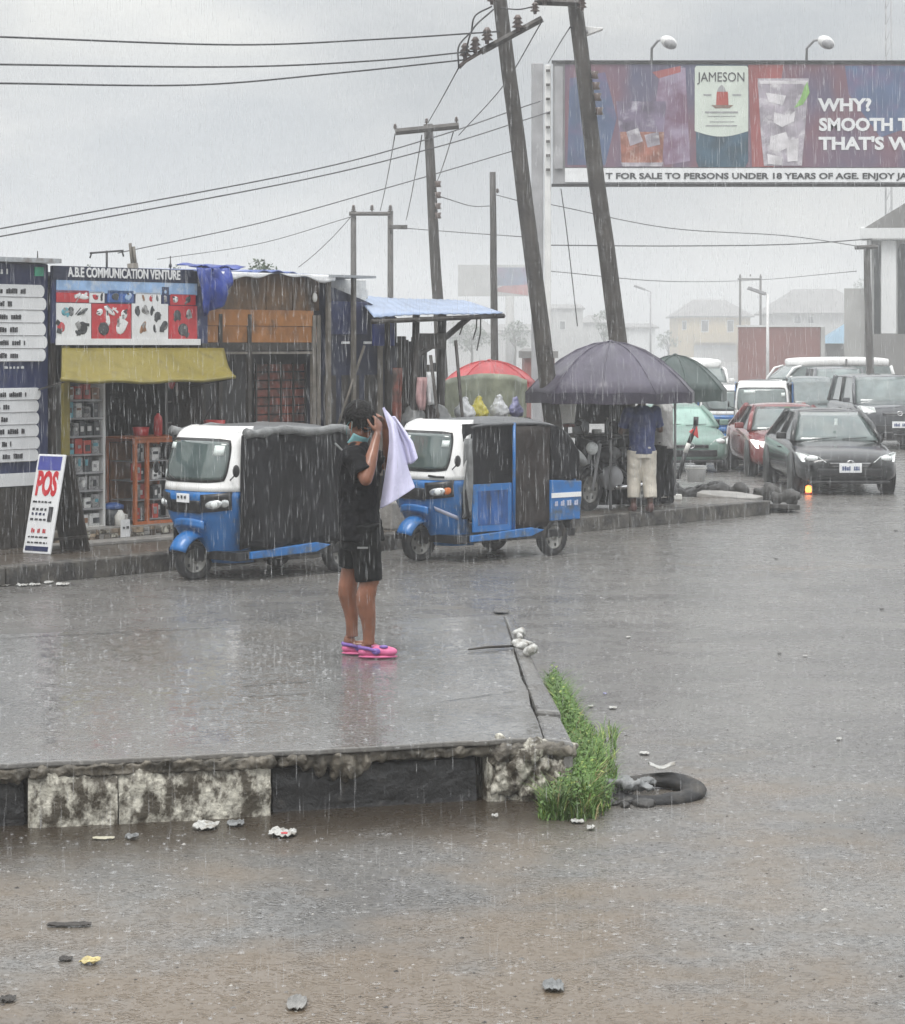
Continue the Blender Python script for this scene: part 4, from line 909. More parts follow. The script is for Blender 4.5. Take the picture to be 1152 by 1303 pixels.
# POS pavement sign
t_ = T(52, .55); ps = thing('pavement_sign', 'leaning white A-frame sign reading POS in red on the pavement', 'sign', S(T(47, .95), .95, ZP), R(-34))
tilt = Matrix.Rotation(R(-13), 4, 'X')
mb = MB(); 
mb.box((0, 0, .54), (.40, .03, 1.08), white_vinyl, M=Matrix.Translation((0, -.0, .0)) @ tilt); fp = mb.obj('front_panel', ps, bevel=.012)
mb = MB(); mb.box((0, 0, .54), (.42, .03, 1.1), wood_dark, M=Matrix.Translation((0, .60, -.01)) @ Matrix.Rotation(R(15), 4, 'X')); mb.obj('rear_panel', ps, bevel=.01)
mb = MB(); mb.box((.2, .3, .16), (.02, .5, .025), wood_dark); mb.obj('brace', ps)
mb = MB(); mb.box((0, -.018, .98), (.33, .006, .15), mat('sign_blue', (.06, .07, .3), .4, .2), M=tilt); mb.obj('blue_band', fp); mb = MB(); mb.box((0, -.018, .055), (.33, .006, .05), navy, M=tilt); mb.obj('blue_band', fp)
tx = text('POS', 'lettering', fp, (0, 0, 0), .3, pos_red, bold=.012, width=.30); tx.matrix_local = tilt @ Matrix.Translation((-.0, -.018, .64)) @ Matrix.Rotation(PI / 2, 4, 'X')
for v in tx.data.vertices: v.co.y *= 1.18
mb = MB()
for z, x0, x1, h, m in ((.56, -.16, .12, .022, ink), (.48, -.15, .05, .03, ink), (.43, -.15, .05, .03, navy), (.37, -.16, .06, .025, ink), (.25, -.12, .12, .05, red_vinyl), (.18, -.15, .12, .02, ink), (.12, -.15, .13, .02, ink)):
    q = MB(); scribble(q, x0, x1, z, h, m, -.02, 3, int(z * 100)); mb.add(q.v, q.f, m, False, tilt)
mb.box((.12, -.02, .43), (.06, .006, .16), ink, M=tilt); mb.obj('small_print', fp)

# ---- wooden shop with orange boards
tC0, tC1 = T(252, SF + .02), T(408, SF + .02); WC = tC1 - tC0
k3 = row_thing('wooden_shop', 'shuttered wooden shop with orange and brown boards between the blue tarpaulin and the metal kiosk', 'shop', tC0, SF + .05, ZP)
def z3(py): return Z(py, tC0 + 1, SF) - ZP
mb = MB(); mb.box((WC / 2 + .1, 1.6, 1.5), (WC + .2, 2.4, 3.0), shutter_dark); mb.obj('wall', k3)
mb = MB(); n = 9; zt, zl = z3(349), z3(394)
for i in range(n): mb.box((WC * (i + .5) / n, .02 - .006 * (i % 3), (zt + zl) / 2), (WC / n - .004, .03, zt - zl + .02 * (i % 2)), wood_brown)
mb.obj('upper_boards', k3)
mb = MB(); zt, zl = z3(394), z3(436)
for i in range(2): mb.box((WC / 2 - .03 - .05 * (i % 2), -.02 - .012 * i, zl + (zt - zl) * (i + .5) / 2), (WC - .06 - .06 * i, .03, (zt - zl) / 2 - .006), wood_orange, rz=0)
mb.obj('orange_boards', k3)
mb = MB(); mb.box((WC / 2, -.0, z3(441)), (WC, .08, .09), wood_dark); mb.box((WC / 2, -.02, z3(449)), (WC * .9, .05, .03), wood_grey); mb.obj('lintel', k3)
mb = MB(); 
for i in range(14): mb.box((.3 + (WC * .45) * i / 13, .28, z3(540) / 2 + z3(450) / 2), (.07, .02, z3(450) - z3(540) + .9), shutter_dark)
mb.obj('shutter', k3)
gx0, gx1 = T(342, SF + .05) - tC0, WC - .02; mb = MB(); zt = z3(462); 
for i in range(15): mb.box(((gx0 + gx1) / 2, .24, zt - .06 - i * .105), (gx1 - gx0, .03, .085), rust_red)
for i in range(5): mb.box((gx0 + (gx1 - gx0) * i / 4, .22, zt - .8), (.025, .02, 1.6), wood_dark)
mb.obj('rusty_grille', k3)
for px in (281, 318, 400, 406):
    mb = MB(); mb.box((T(px, SF) - tC0, -.03, 1.3), (.055, .05, 2.6), wood_grey if px > 390 else wood_dark); mb.obj('post', k3)
mb = MB()
def roof3(u, v):
    return (-.15 + (WC + .3) * u, -.22 + 2.6 * v, z3(350 - 0) + .02 + .10 * v + .012 * math.sin(u * 60) - .03 * math.sin(9 * u) * (1 - v) * .8)
mb.grid(roof3, 60, 6, blue_roofing); mb.obj('sheet_roof', k3, solid=.012)
mb = MB(); mb.grid(lambda u, v: (.15 + (WC - .1) * u, -.235 - .015 * math.sin(13 * u), z3(351) + .03 - (.05 + .035 * math.sin(7 * u + 1) + .02 * math.sin(23 * u)) * v), 40, 3, white_bag); mb.obj('white_edging', k3, solid=.008)
mb = MB(); mb.ell((WC - .12, -.05, z3(377)), (.04, .02, .06), white_plastic); mb.obj('lamp', k3)
# blue tarpaulin bundle
mb = MB(); r2 = random.Random(9)
TWd = T(290, SF - .1) - T(248, SF - .1)
def tarp(u, v):
    l_ = .50 + .10 * math.sin(3.1 * u + .5) - .16 * u
    return ((u - .5) * TWd * (1 - .25 * v * v), -.05 - .05 * math.sin(9 * u + 1.5 * v) * (.3 + v) - .03 * math.sin(23 * u - 3 * v) - .06 * math.sin(PI * v), .20 - l_ * v + .02 * math.sin(17 * u) * v)
mb.grid(tarp, 30, 16, blue_tarp)
mb.grid(lambda u, v: ((u - .5) * TWd * 1.5 + .15, -.04 + .35 * v, .21 + .02 * math.sin(14 * u) + .03 * v), 20, 4, blue_tarp)
o = mb.obj('blue_tarpaulin', loc=S(T(268, SF - .12), SF - .12, Z(363, tB, SF)), rz=AN, solid=.012, disp=.05, dscale=.1); tag(o, 'blue tarpaulin draped from the roof edge between poster board and orange boards', 'tarpaulin')

# ---- metal kiosk with blue sheet awning
tD0, tD1 = T(411, SF), T(505, SF); WD = tD1 - tD0
k4 = row_thing('metal_kiosk', 'dark navy metal kiosk with weathered posts right of the orange boards', 'kiosk', tD0, SF, ZP)
def z4(py, px=450): return Z(py, T(px, SF), SF) - ZP
mb = MB(); mb.prism([(0, 0, 0), (WD, 0, 0), (WD, 0, z4(404, 500)), (WD * .62, 0, z4(385, 470)), (0, 0, z4(360, 412))], (0, 2.2, 0), navy_dark); mb.obj('wall', k4)
mb = MB()
for i in range(13): mb.box((WD * (i + .5) / 13, -.012 - .01 * (i % 2), .9), (WD / 13 - .01, .02, 1.9), (shutter_dark, wood_dark, navy_dark, wood_dark)[i % 4])
mb.obj('cladding', k4)
mb = MB(); mb.box((WD * .3, -.02, z4(405)), (WD * .55, .03, .42), navy); mb.box((WD * .8, -.02, z4(420)), (WD * .3, .03, .4), blue_tarp); mb.obj('blue_panels', k4, bevel=.01)
for px, y0, y1, m in ((418, 350, 545, wood_grey), (450, 352, 540, wood_grey), (484, 440, 545, wood_grey), (493, 400, 545, wood_dark)):
    a = T(px, SF - .06) - tD0; zt = z4(y0, px); zl = z4(y1, px); mb = MB(); mb.box((a, -.06, (zt + max(0, zl - .6)) / 2), (.05, .05, zt - max(0, zl - .6)), m); mb.obj('post', k4)
for px in (440, 468):
    mb = MB(); mb.box((T(px, SF - .05) - tD0, -.05, z4(436, px)), (.12, .03, .03), white_vinyl); mb.obj('hinge_plate', k4)
mb = MB(); mb.tube([(WD * .15, -.07, z4(540)), (WD * .5, -.07, z4(440))], .018, wood_grey, 5); mb.obj('prop', k4)
mb = MB(); mb.box((WD * .25, .5, z4(352, 430)), (WD * .62, 1.4, .03), zinc); mb.obj('upper_roof', k4)
# breeze block stack
r2 = random.Random(2)
for i in range(3):
    for j in range(3):
        mb = MB(); mb.box((0, 0, .065), (.24, .2, .13), breeze)
        o = mb.obj('breeze_block', loc=S(T(416 + 16 * j + 2 * (i % 2), SF + .5), SF + .45, Z(384 - 11.5 * i, tD0, SF + .5) - .06), rz=AN + r2.uniform(-.06, .06), bevel=.012)
        tag(o, f"pale breeze block, {['left', 'middle', 'right'][j]} one of the {['bottom', 'middle', 'top'][i]} course on the metal kiosk roof", 'block', 'breeze blocks stacked on the metal kiosk')
# awning sheet on braces
aw = row_thing('sheet_awning', 'sloping pale blue sheet metal awning right of the metal kiosk', 'awning', 0, 0, 0)
def lc(px, py, sb):
    t = T(px, sb); return Vector((t, sb, Z(py, t, sb)))
FL, FR, BR, BL = lc(476, 404, 1.0), lc(640, 397, .9), lc(590, 384, 2.5), lc(449, 375, 2.5)
mb = MB()
def shf(u, v):
    p = FL.lerp(FR, u).lerp(BL.lerp(BR, u), v); p.z += .004 * math.sin(u * 90) + .015 * math.sin(u * 5 + v * 3); return p
mb.grid(shf, 70, 6, blue_sheet); mb.obj('sheet', aw, solid=.012)
mb = MB(); mb.tube([FL + Vector((0, .03, -.05)), FR + Vector((.05, .03, -.05))], .035, wood_dark, 6); mb.tube([BL + Vector((0, 0, -.05)), BR + Vector((0, 0, -.05))], .04, wood_dark, 6); mb.obj('edge_beam', aw)
mb = MB(); mb.tube([FR + Vector((-.15, 0, -.05)), BR + Vector((-.1, 0, -.05))], .03, wood_dark, 6); mb.tube([FL + Vector((.1, 0, -.05)), BL + Vector((.1, 0, -.05))], .03, wood_dark, 6); mb.obj('rafter', aw)
for a, b, r_ in (((530, 398, 1.2), (524, 560, 1.2), .05), ((563, 398, 1.6), (558, 560, 1.6), .06)):
    p, q = lc(*a), lc(*b); q.z = ZP; mb = MB(); mb.tube([p, (q.x, q.y, ZP)], r_, wood_dark, 6); mb.obj('post', aw)
mb = MB(); mb.tube([lc(565, 431, 1.4), lc(597, 404, .95)], .04, wood_dark, 6); mb.tube([lc(532, 452, 1.2), lc(552, 440, 1.4)], .03, wood_dark, 6); mb.obj('brace', aw)
mb = MB(); a = lc(530, 434, 1.3); b = lc(566, 434, 1.3); mb.box(((a.x + b.x) / 2, 1.3, a.z), (b.x - a.x, .06, .2), wood_dark); mb.obj('cross_rail', aw)
mb = MB(); a = lc(494, 425, 2.0); b = lc(556, 425, 2.0); nb = 14
for i in range(nb):
    hgt = a.z - ZP - .12 * random.Random(i).random() - (.35 if i > 10 else 0); mb.box((a.x + (b.x - a.x) * (i + .5) / nb, 2.0 + .02 * (i % 2), ZP + hgt / 2), ((b.x - a.x) / nb - .008, .025, hgt), (wood_dark, shutter_dark, wood_dark, wood_grey)[i % 4] if i % 5 else wood_dark)
mb.obj('plank_screen', aw)
for px, l_ in ((607, 30), (612, 44), (590, 24)):
    mb = MB(); a = lc(px, 402, 1.0); b = lc(px - 5, 402 + l_, 1.0); mb.tube([a, a.lerp(b, .5) + Vector((.03, 0, 0)), b], .012, wood_dark, 4); mb.obj('hanging_strip', aw)
for px, y0, y1, lab in ((548, 452, 520, 'thin dark rod leaning in front of the awning post'), (580, 433, 525, 'thin black rod standing left of the yellow bag')):
    a, b = lc(px, y0, 1.0), lc(px + 8, y1, 1.0); mb = MB(); d = (b - a); k = (b.z - ZP) / (a.z - b.z) if a.z != b.z else 0
    e_ = b + d * k; pA = S(a.x, a.y, a.z); pB = S(e_.x, e_.y, ZP)
    mb.tube([pA, pB], .024, wood_dark, 6); o = mb.obj('rod'); tag(o, lab, 'rod', 'rods beside the awning')
# stuff under the awning: sacks, hanging cloths, bags on a table
tb = row_thing('market_table', 'tall dark market table carrying white and yellow bags behind the right rickshaw', 'table', T(572, 1.5), 1.5, ZP)
TZ = Z(533, T(620, 1.5), 1.5) - ZP; TW = T(672, 1.5) - T(572, 1.5)
mb = MB(); mb.box((TW / 2, .3, TZ - .03), (TW, .7, .06), wood_dark); mb.obj('table_top', tb, bevel=.01)
for x in (.05, TW - .05):
    for y in (0, .6):
        mb = MB(); mb.box((x, y, (TZ - .06) / 2), (.06, .06, TZ - .06), wood_dark); mb.obj('leg', tb)
mb = MB(); mb.box((TW / 2, .6, TZ / 2), (TW - .2, .03, TZ - .2), wood_dark); mb.obj('back_board', tb)
def bag(px, w_, h_, m, lab, seed):
    mb = MB(); r3 = random.Random(seed)
    mb.ell((0, 0, h_ * .36), (w_ / 2, w_ * .38, h_ * .38), m); mb.ell((w_ * .1, 0, h_ * .25), (w_ * .5, w_ * .4, h_ * .26), m); mb.ell((-w_ * .02, 0, h_ * .66), (w_ * .25, w_ * .2, h_ * .26), m); mb.ell((w_ * .06, 0, h_ * .9), (w_ * .13, w_ * .1, h_ * .14), m, (0, .5, 0)); mb.ell((-w_ * .1, 0, h_ * .88), (w_ * .1, w_ * .08, h_ * .13), m, (0, -.5, 0))
    o = mb.obj('plastic_bag', loc=S(T(px, 1.6), 1.6, ZP + TZ), rz=AN, remesh=.016, disp=.07, dscale=.06); tag(o, lab, 'bag', 'plastic bags on the market table')
bag(591, .30, .29, white_bag, 'leftmost slumped white plastic bag on the market table', 1); bag(609, .27, .30, yellow_bag, 'yellow plastic bag among white ones on the market table', 2); bag(635, .28, .31, white_bag, 'plump white plastic bag right of the yellow bag', 3); bag(656, .22, .28, lilac_bag, 'lilac plastic bag at the right end of the market table', 4)
mb = MB(); 
def olive(u, v):
    return (-.15 + u * 1.75, .08 * math.sin(6 * u) * v + .05 * math.sin(15 * u), v * (.74 + .10 * math.sin(PI * u)))
mb.grid(olive, 24, 10, olive_sheet); o = mb.obj('plastic_sheet', loc=S(T(576, 2.4), 2.4, ZP + TZ - .25), rz=AN, solid=.008); tag(o, 'olive translucent plastic sheet hung behind the bags under the red umbrella', 'plastic sheet')
r2 = random.Random(31)
for px, sb, m, lab in ((522, 1.25, grey_canvas, 'grey sack heaped under the awning left of the rods'), (541, 1.3, brown_canvas, 'brown sack heaped beneath the hanging pink cloth'), (560, 1.35, grey_canvas, 'grey sack beside the white bag on the market table')):
    mb = MB()
    mb.ell((0, 0, .65), (.22, .2, .68), m); mb.ell((.05, .02, 1.25), (.16, .15, .22), m)
    o = mb.obj('sack', loc=S(T(px, sb), sb, ZP), rz=r2.random() * 3, disp=.16, dscale=.2, sub=1); tag(o, lab, 'sack', 'sacks heaped under the awning')
for px, py, m, lab in ((537, 492, mat('pink_cloth', (.42, .26, .26), .5, .3), 'pale pink cloth hanging under the awning'), (506, 480, rust_red, 'narrow dark red cloth hanging beside the kiosk post'), (549, 485, white_bag, 'white cloth strip hanging under the awning by the pink cloth')):
    mb = MB(); w_ = .14 if px != 506 else .12; l_ = .42 if px != 506 else .75
    mb.grid(lambda u, v: ((u - .5) * w_ * (1 - .25 * v * math.sin(5 * v) ** 2), .04 * math.sin(12 * u + 3 * v), -l_ * v), 8, 8, m); o = mb.obj('hanging_cloth', loc=S(T(px, 1.1), 1.1, Z(py - 12, T(px, 1.1), 1.1)), rz=AN, solid=.012); tag(o, lab, 'cloth')
mb = MB(); mb.box((0, 0, .17), (.42, .3, .34), concrete); o = mb.obj('concrete_block', loc=S(T(503, .5), .5, ZP), rz=AN, bevel=.02, disp=.02); tag(o, 'pale concrete block on the pavement behind the front wheel of the right rickshaw', 'block')
mb = MB(); mb.box((0, 0, .06), (.7, .35, .12), concrete); o = mb.obj('concrete_step', loc=S(T(496, .95), .95, ZP), rz=AN, bevel=.02, disp=.02); tag(o, 'low concrete step on the pavement behind the towel', 'step')
# roof clutter: aerial, junk
mb = MB()
a = S(T(136, 2.6), 2.6, 3.18); mb.tube([a, a + Vector((0, 0, .35))], .014, wire_m, 5); mb.tube([a + Vector((-.2, 0, .32)), a + Vector((.2, 0, .35))], .012, wire_m, 5); mb.tube([a + Vector((-.18, 0, .32)), a + Vector((-.2, .0, .26))], .01, wire_m, 4); mb.tube([a + Vector((.18, 0, .35)), a + Vector((.2, .0, .28))], .01, wire_m, 4)
o = mb.obj('roof_aerial'); tag(o, 'small T shaped aerial on the phone shop roof', 'aerial')
a = S(T(171, 2.4), 2.4, 3.18); mb = MB(); mb.tube([a, a + Vector((-.02, 0, .2))], .07, wood_grey, 6); mb.tube([a + Vector((-.02, 0, .15)), a + Vector((-.05, 0, .44))], .02, wood_grey, 5); mb.tube([a + Vector((.02, 0, .15)), a + Vector((-.01, 0, .40))], .02, wood_grey, 5)
o = mb.obj('cable_stub'); tag(o, 'bundle of upright stakes on the phone shop roof', 'stakes')
for px, h_ in ((48, .3), (217, .3), (274, .2)):
    a = S(T(px, 2.5), 2.5, 3.19); mb = MB(); mb.tube([a, a + Vector((0, 0, h_))], [.014, .006], wire_m, 5); mb.ell(a + Vector((0, 0, h_ * .6)), (.02, .02, .03), wire_m, None, 6, 4)
    o = mb.obj('roof_spike'); tag(o, {48: 'thin spike above the navy kiosk roof', 217: 'thin spike above the right end of the poster board', 274: 'short spike above the blue tarpaulin'}[px], 'spike', 'spikes along the shop roofs')
# ------------------------------------------------------------------ poles and wires
def pole(name, label, p0, p1, Y, r, group='wooden poles along the street', ext=0, arms=()):
    """leaning timber pole through two pixels at depth Y, carried down to the ground"""
    a, b = P(*p0, Y), P(*p1, Y); d = (a - b); k = -b.z / d.z; base = b + d * k; top = a + d.normalized() * ext
    t = thing(name, label, 'pole', base, 0, group)
    mb = MB(); n = 9; r2 = random.Random(int(p0[0]))
    mb.tube([base.lerp(top, i / n) - base + Vector((r2.uniform(-.01, .01), 0, 0)) for i in range(n + 1)], [r * (1.12 - .3 * i / n) for i in range(n + 1)], pole_wood, 10)
    mb.obj('shaft', t)
    return t, base
def insulator(par, q, r=.07, h=.2, name='insulator'):
    mb = MB(); mb.lathe([(.001, 0), (r * .3, 0), (r * .35, h * .2), (r, h * .25), (r * .4, h * .45), (r * .9, h * .5), (r * .4, h * .7), (r * .7, h * .75), (r * .3, h), (.001, h)], porcelain, n=10)
    return mb.obj(name, par, loc=q)
YL, YR = 31.5, 33.0
pl, bl = pole('leaning_pole', 'tall leaning wooden pole with slanted insulator arm, left of the billboard', (636, 0), (693, 450), YL, .115, ext=.8)
pr, br = pole('leaning_pole', 'tall leaning wooden pole crossing the billboard and standing behind the big umbrella', (731, 0), (786, 435), YR, .125, ext=1.2)
def arm(par, base, a, b, r, name='cross_arm', m=pole_wood):
    mb = MB(); mb.tube([Vector(a) - base, Vector(b) - base], r, m, 6, False); return mb.obj(name, par)
arm(pl, bl, P(612, 66, YL - .25), P(690, 24, YL - .25), .05)
for px, py in ((592, 72), (605, 64), (620, 52), (659, 36)):
    insulator(pl, P(px, py + 4, YL - .32) - bl, .085, .22)
insulator(pl, P(681, 18, YL - .3) - bl, .07, .16); insulator(pl, P(626, 6, YL - .2) - bl, .07, .2)
mb = MB(); mb.tube([P(612, 66, YL - .25) - bl, P(592, 78, YL - .3) - bl, P(584, 86, YL - .3) - bl], .03, porcelain, 6); mb.obj('strain_link', pl)
arm(pr, br, P(680, 2, YR - .2), P(742, 4, YR - .2), .055)
insulator(pr, P(741, 14, YR - .25) - br, .07, .2); insulator(pr, P(693, 6, YR - .25) - br, .1, .2)
for y in (100, 114, 128, 146): 
    q = P(731 + y * .128 + 13, y, YR - .1) - br; mb = MB(); mb.lathe([(.001, 0), (.06, 0), (.04, .05), (.06, .1), (.001, .1)], porcelain, n=8); mb.obj('spool_insulator', pr, loc=q)
# pale lamp head on a short arm of the right pole
mb = MB(); mb.tube([P(737, 42, YR) - br, P(748, 40, YR) - br], .03, steel_grey, 6); la = mb.obj('lamp_arm', pr)
mb = MB(); mb.prism([P(744, 46, YR) - br, P(768, 37, YR) - br, P(768, 35, YR) - br, P(744, 33, YR) - br], (0, .16, 0), steel_white); mb.obj('lamp_head', la, bevel=.01)
# T pole
pt, bt = pole('t_pole', 'T shaped wooden pole with cross arm behind the sheet awning', (545, 158), (562, 470), 48, .12)
arm(pt, bt, P(503, 168, 47.8), P(584, 160, 47.8), .075)
for px, py in ((503, 165), (543, 158), (581, 156)): insulator(pt, P(px, py, 47.8) - bt, .05, .12)
for y in (234, 248, 262, 274):
    mb = MB(); mb.lathe([(.001, 0), (.07, 0), (.05, .06), (.07, .12), (.001, .12)], porcelain, n=8); mb.obj('spool_insulator', pt, loc=P(557.5, y + 4, 47.8) - bt)
ps2, bs = pole('stub_pole', 'bare straight wooden pole between the T pole and the leaning pole', (627, 219), (630, 470), 58, .095)
insulator(ps2, P(633, 246, 57.8) - bs, .06, .12)
def hframe(x0, x1, y0, yb, Y, lab, r=.1):
    t = thing('h_frame_pole', lab, 'pole', (P((x0 + x1) / 2, 0, Y).x, Y, 0), 0, 'two legged pole frames'); b = t.location.copy()
    for x in (x0, x1):
        mb = MB(); q = P(x, y0, Y); mb.tube([q - b, Vector((q.x, Y, 0)) - b], [r * .85, r], pole_wood, 8); mb.obj('leg', t)
    arm(t, b, P(x0 - (x1 - x0) * .12, y0 + 4, Y - .1), P(x1, y0 + 4, Y - .1), r * .7)
    for x in (x0, (x0 + x1) / 2, x1): insulator(t, P(x, y0 + 1, Y - .1) - b, r * .8, r * 2)
    return t, b
hf, hb = hframe(450, 497, 268, 350, 72, 'two legged pole frame with cross arm behind the metal kiosk')
mb = MB(); mb.box(P(507, 289, 71.8) - hb, (.55, .25, .12), pole_wood); mb.obj('fuse_bracket', hf)
hframe(942, 968, 351, 440, 200, 'far two legged pole frame in front of the yellow house', .11)
tp, bp_ = pole('t_pole', 'T shaped pole in front of the arched building at the right edge', (1103, 313), (1107, 470), 78, .13)
arm(tp, bp_, P(1088, 315, 77.8), P(1117, 314, 77.8), .08)
# far street lamps
def lamp_post(px, py0, Y, armpx, lab, r=.07, m=steel_white):
    t = thing('street_lamp', lab, 'street lamp', (P(px, 0, Y).x, Y, 0), 0, 'street lamps in the haze'); b = t.location.copy()
    mb = MB(); q = P(px, py0, Y); mb.tube([Vector((0, 0, 0)), q - b], [r, r * .7], m, 8); mb.obj('mast', t)
    mb = MB(); e_ = P(px + armpx, py0 - abs(armpx) * .35, Y); mb.tube([q - b, e_ - b], r * .5, m, 6); d = (e_ - q).normalized(); mb.box((0, 0, 0), (.9, .3, .16), steel_grey, M=Matrix.Translation(e_ - b) @ d.to_track_quat('X', 'Z').to_matrix().to_4x4()); mb.obj('lamp_head', t, bevel=.03)
lamp_post(828, 371, 180, -14, 'hazy street lamp with slanted head above the big umbrella', .08, steel_grey)
lamp_post(977, 375, 112, -14, 'white lamp post in front of the maroon wall', .085)
# wires: each one a thing
wires = []
def wire(pts, r, lab, sag=0):
    mb = MB(); out = []
    if len(pts) == 2:
        a, b = pts; n = 14; out = [a.lerp(b, i / n) - Vector((0, 0, sag * 4 * (i / n) * (1 - i / n))) for i in range(n + 1)]
    else:
        n = 10                                                            # Catmull-Rom through the points
        q = [pts[0] * 2 - pts[1]] + list(pts) + [pts[-1] * 2 - pts[-2]]
        for i in range(1, len(q) - 2):
            for k in range(n):
                s_ = k / n; p0, p1, p2, p3 = q[i - 1:i + 3]
                out.append(.5 * ((2 * p1) + (p2 - p0) * s_ + (2 * p0 - 5 * p1 + 4 * p2 - p3) * s_ ** 2 + (3 * p1 - p0 - 3 * p2 + p3) * s_ ** 3))
        out.append(pts[-1])
    mb.tube(out, r, wire_m, 5); o = mb.obj('power_line'); tag(o, lab, 'power line', 'overhead power lines')
YW = 24.0
wire([P(-260, 40, 19), P(0, 47, 24), P(300, 57, 28), P(480, 50, 30), P(636, 40, YL - .2)], .011, 'topmost of the three thick wires crossing the upper left sky')
wire([P(-260, 78, 19), P(0, 82, 24), P(300, 85, 28), P(480, 77, 30), P(605, 65, YL - .3)], .011, 'middle of the three thick wires crossing the upper left sky')
wire([P(-260, 103, 19), P(0, 106, 24), P(250, 108, 28), P(430, 93, 30), P(592, 76, YL - .3)], .011, 'lowest of the three thick wires crossing the upper left sky')
wire([P(-120, 312, 40), P(0, 291, 41), P(380, 220, 44), P(548, 176, 47.7), P(660, 138, 52), P(690, 128, 54)], .013, 'upper of the two thin wires rising from the left edge to the T pole')
wire([P(-120, 322, 40), P(0, 301, 41), P(380, 230, 44), P(560, 186, 48.2), P(660, 155, 52), P(700, 142, 54)], .013, 'lower of the two thin wires rising from the left edge to the T pole')
wire([P(150, 322, 60), P(330, 284, 60), P(500, 237, 60), P(660, 190, 60)], .014, 'thin wire rising past the T pole shaft to the leaning pole')
wire([P(200, 330, 80), P(330, 310, 80), P(450, 275, 72)], .013, 'faint wire from the shop roofs to the two legged frame')
wire([P(584, 86, YL - .3), P(560, 130, 40), P(545, 156, 47.8)], .010, 'steep wire from the leaning pole insulators down to the T pole top')
wire([P(690, 27, YL - .3), P(640, 110, 40), P(584, 172, 47)], .010, 'steep wire from the slanted arm end down to the T pole arm')
for x0, y0, x1, y1, lab in ((503, 170, 484, 268, 'left'), (537, 172, 517, 280, 'middle'), (577, 168, 552, 240, 'right')):
    wire([P(x0, y0, 47.8), P(x1, y1, 71.8)], .012, f'{lab} one of the three slanting wires hanging from the T pole arm', .1)
wire([P(450, 272, 72), P(380, 340, 72)], .012, 'faint wire leaving the left leg of the two legged frame', .1)
wire([P(510, 290, 71.8), P(590, 296, 68), P(690, 303, 60)], .013, 'near level wire from the fuse bracket to the leaning pole', .2)
wire([P(714, 240, 57), P(722, 300, 57), P(735, 415, 57)], .013, 'single wire hanging below the left end of the billboard', 0)
wire([P(700, 260, 70), P(850, 290, 72), P(1000, 300, 75), P(1103, 315, 78)], .014, 'upper wire from the billboard to the T pole by the arched building')
wire([P(700, 312, 70), P(850, 313, 72), P(1000, 311, 75), P(1110, 304, 78)], .018, 'thick level wire below the billboard')
wire([P(700, 345, 100), P(850, 358, 110), P(968, 356, 150), P(1090, 345, 110)], .02, 'lowest faint wire above the yellow house')
wire([P(632, 248, 58), P(662, 256, 45), P(664, 257, 40)], .012, 'short wire from the bare pole to the leaning pole')
wire([P(627, 262, 58), P(600, 262, 62), P(560, 250, 48.2)], .012, 'short sagging wire between the T pole and the bare pole', .3)
for i, (a, b) in enumerate((((584, 86), (600, 40)), ((600, 40), (626, 8)), ((592, 70), (628, 12)))):
    wire([P(*a, YL - .4), P((a[0] + b[0]) / 2 - 8, (a[1] + b[1]) / 2 - 4, YL - .45), P(*b, YL - .3)], .012, ['outer jumper cable loop beside the insulators', 'upper jumper cable rising to the leaning pole top', 'inner jumper cable curving from the insulators'][i])
wire([P(636, 10, YL - .2), P(660, 12, YL - .2), P(680, 8, YL)], .01, 'short cable strung between the two leaning pole tops')
wire([P(726, 34, YR - .2), P(712, 56, 42), P(698, 80, 58)], .011, 'short guy wire from the right leaning pole to the billboard corner')

# ------------------------------------------------------------------ billboard
YB = 58.0; sc = YB / F
bb = thing('billboard', 'large purple and red drinks billboard on grey steel posts', 'billboard', (P(930, 0, YB).x, YB, 0)); bo = bb.location.copy()
def L_(px, py, dy=0): return P(px, py, YB) - bo + Vector((0, dy, 0))
m = bpy.data.materials.new('billboard_print'); m.use_nodes = True
nt = m.node_tree; b = nt.nodes['Principled BSDF']; tcn = nt.nodes.new('ShaderNodeTexCoord')
n1 = noise(nt, tcn.outputs['Object'], .55, 3, .5, (1, 1, .55)); rp = ramp(nt, [(.28, (.07, .09, .17)), (.42, (.105, .095, .15)), (.5, (.15, .09, .13)), (.58, (.17, .085, .11)), (.68, (.12, .10, .16))])
nt.links.new(n1.outputs['Fac'], rp.inputs['Fac']); nt.links.new(rp.outputs[0], b.inputs['Base Color']); b.inputs['Roughness'].default_value = .45
RX = 1236
mb = MB(); a, c = L_(704, 79), L_(RX, 237); mb.box(((a.x + c.x) / 2, .12, (a.z + c.z) / 2), (c.x - a.x, .24, a.z - c.z), steel_grey); mb.obj('panel_box', bb)
mb = MB(); a, c = L_(719, 82), L_(RX - 3, 213); mb.box(((a.x + c.x) / 2, -.02, (a.z + c.z) / 2), (c.x - a.x, .03, a.z - c.z), m); art = mb.obj('poster', bb)
mb = MB(); a, c = L_(719, 214), L_(RX - 3, 232); mb.box(((a.x + c.x) / 2, -.02, (a.z + c.z) / 2), (c.x - a.x, .03, a.z - c.z), white_vinyl); stp = mb.obj('warning_strip', bb)
mb = MB()
for y in (79, 236): 
    a, c = L_(702, y), L_(RX, y); mb.box(((a.x + c.x) / 2, -.03, a.z), (c.x - a.x, .1, .07), black_plastic)
mb.obj('frame_rail', bb)
txt = text('T FOR SALE TO PERSONS UNDER 18 YEARS OF AGE. ENJOY JAMESON', 'lettering', stp, L_(771, 227.5, -.045), .2, ink, align='LEFT', bold=.006, width=(1200 - 771) * sc)
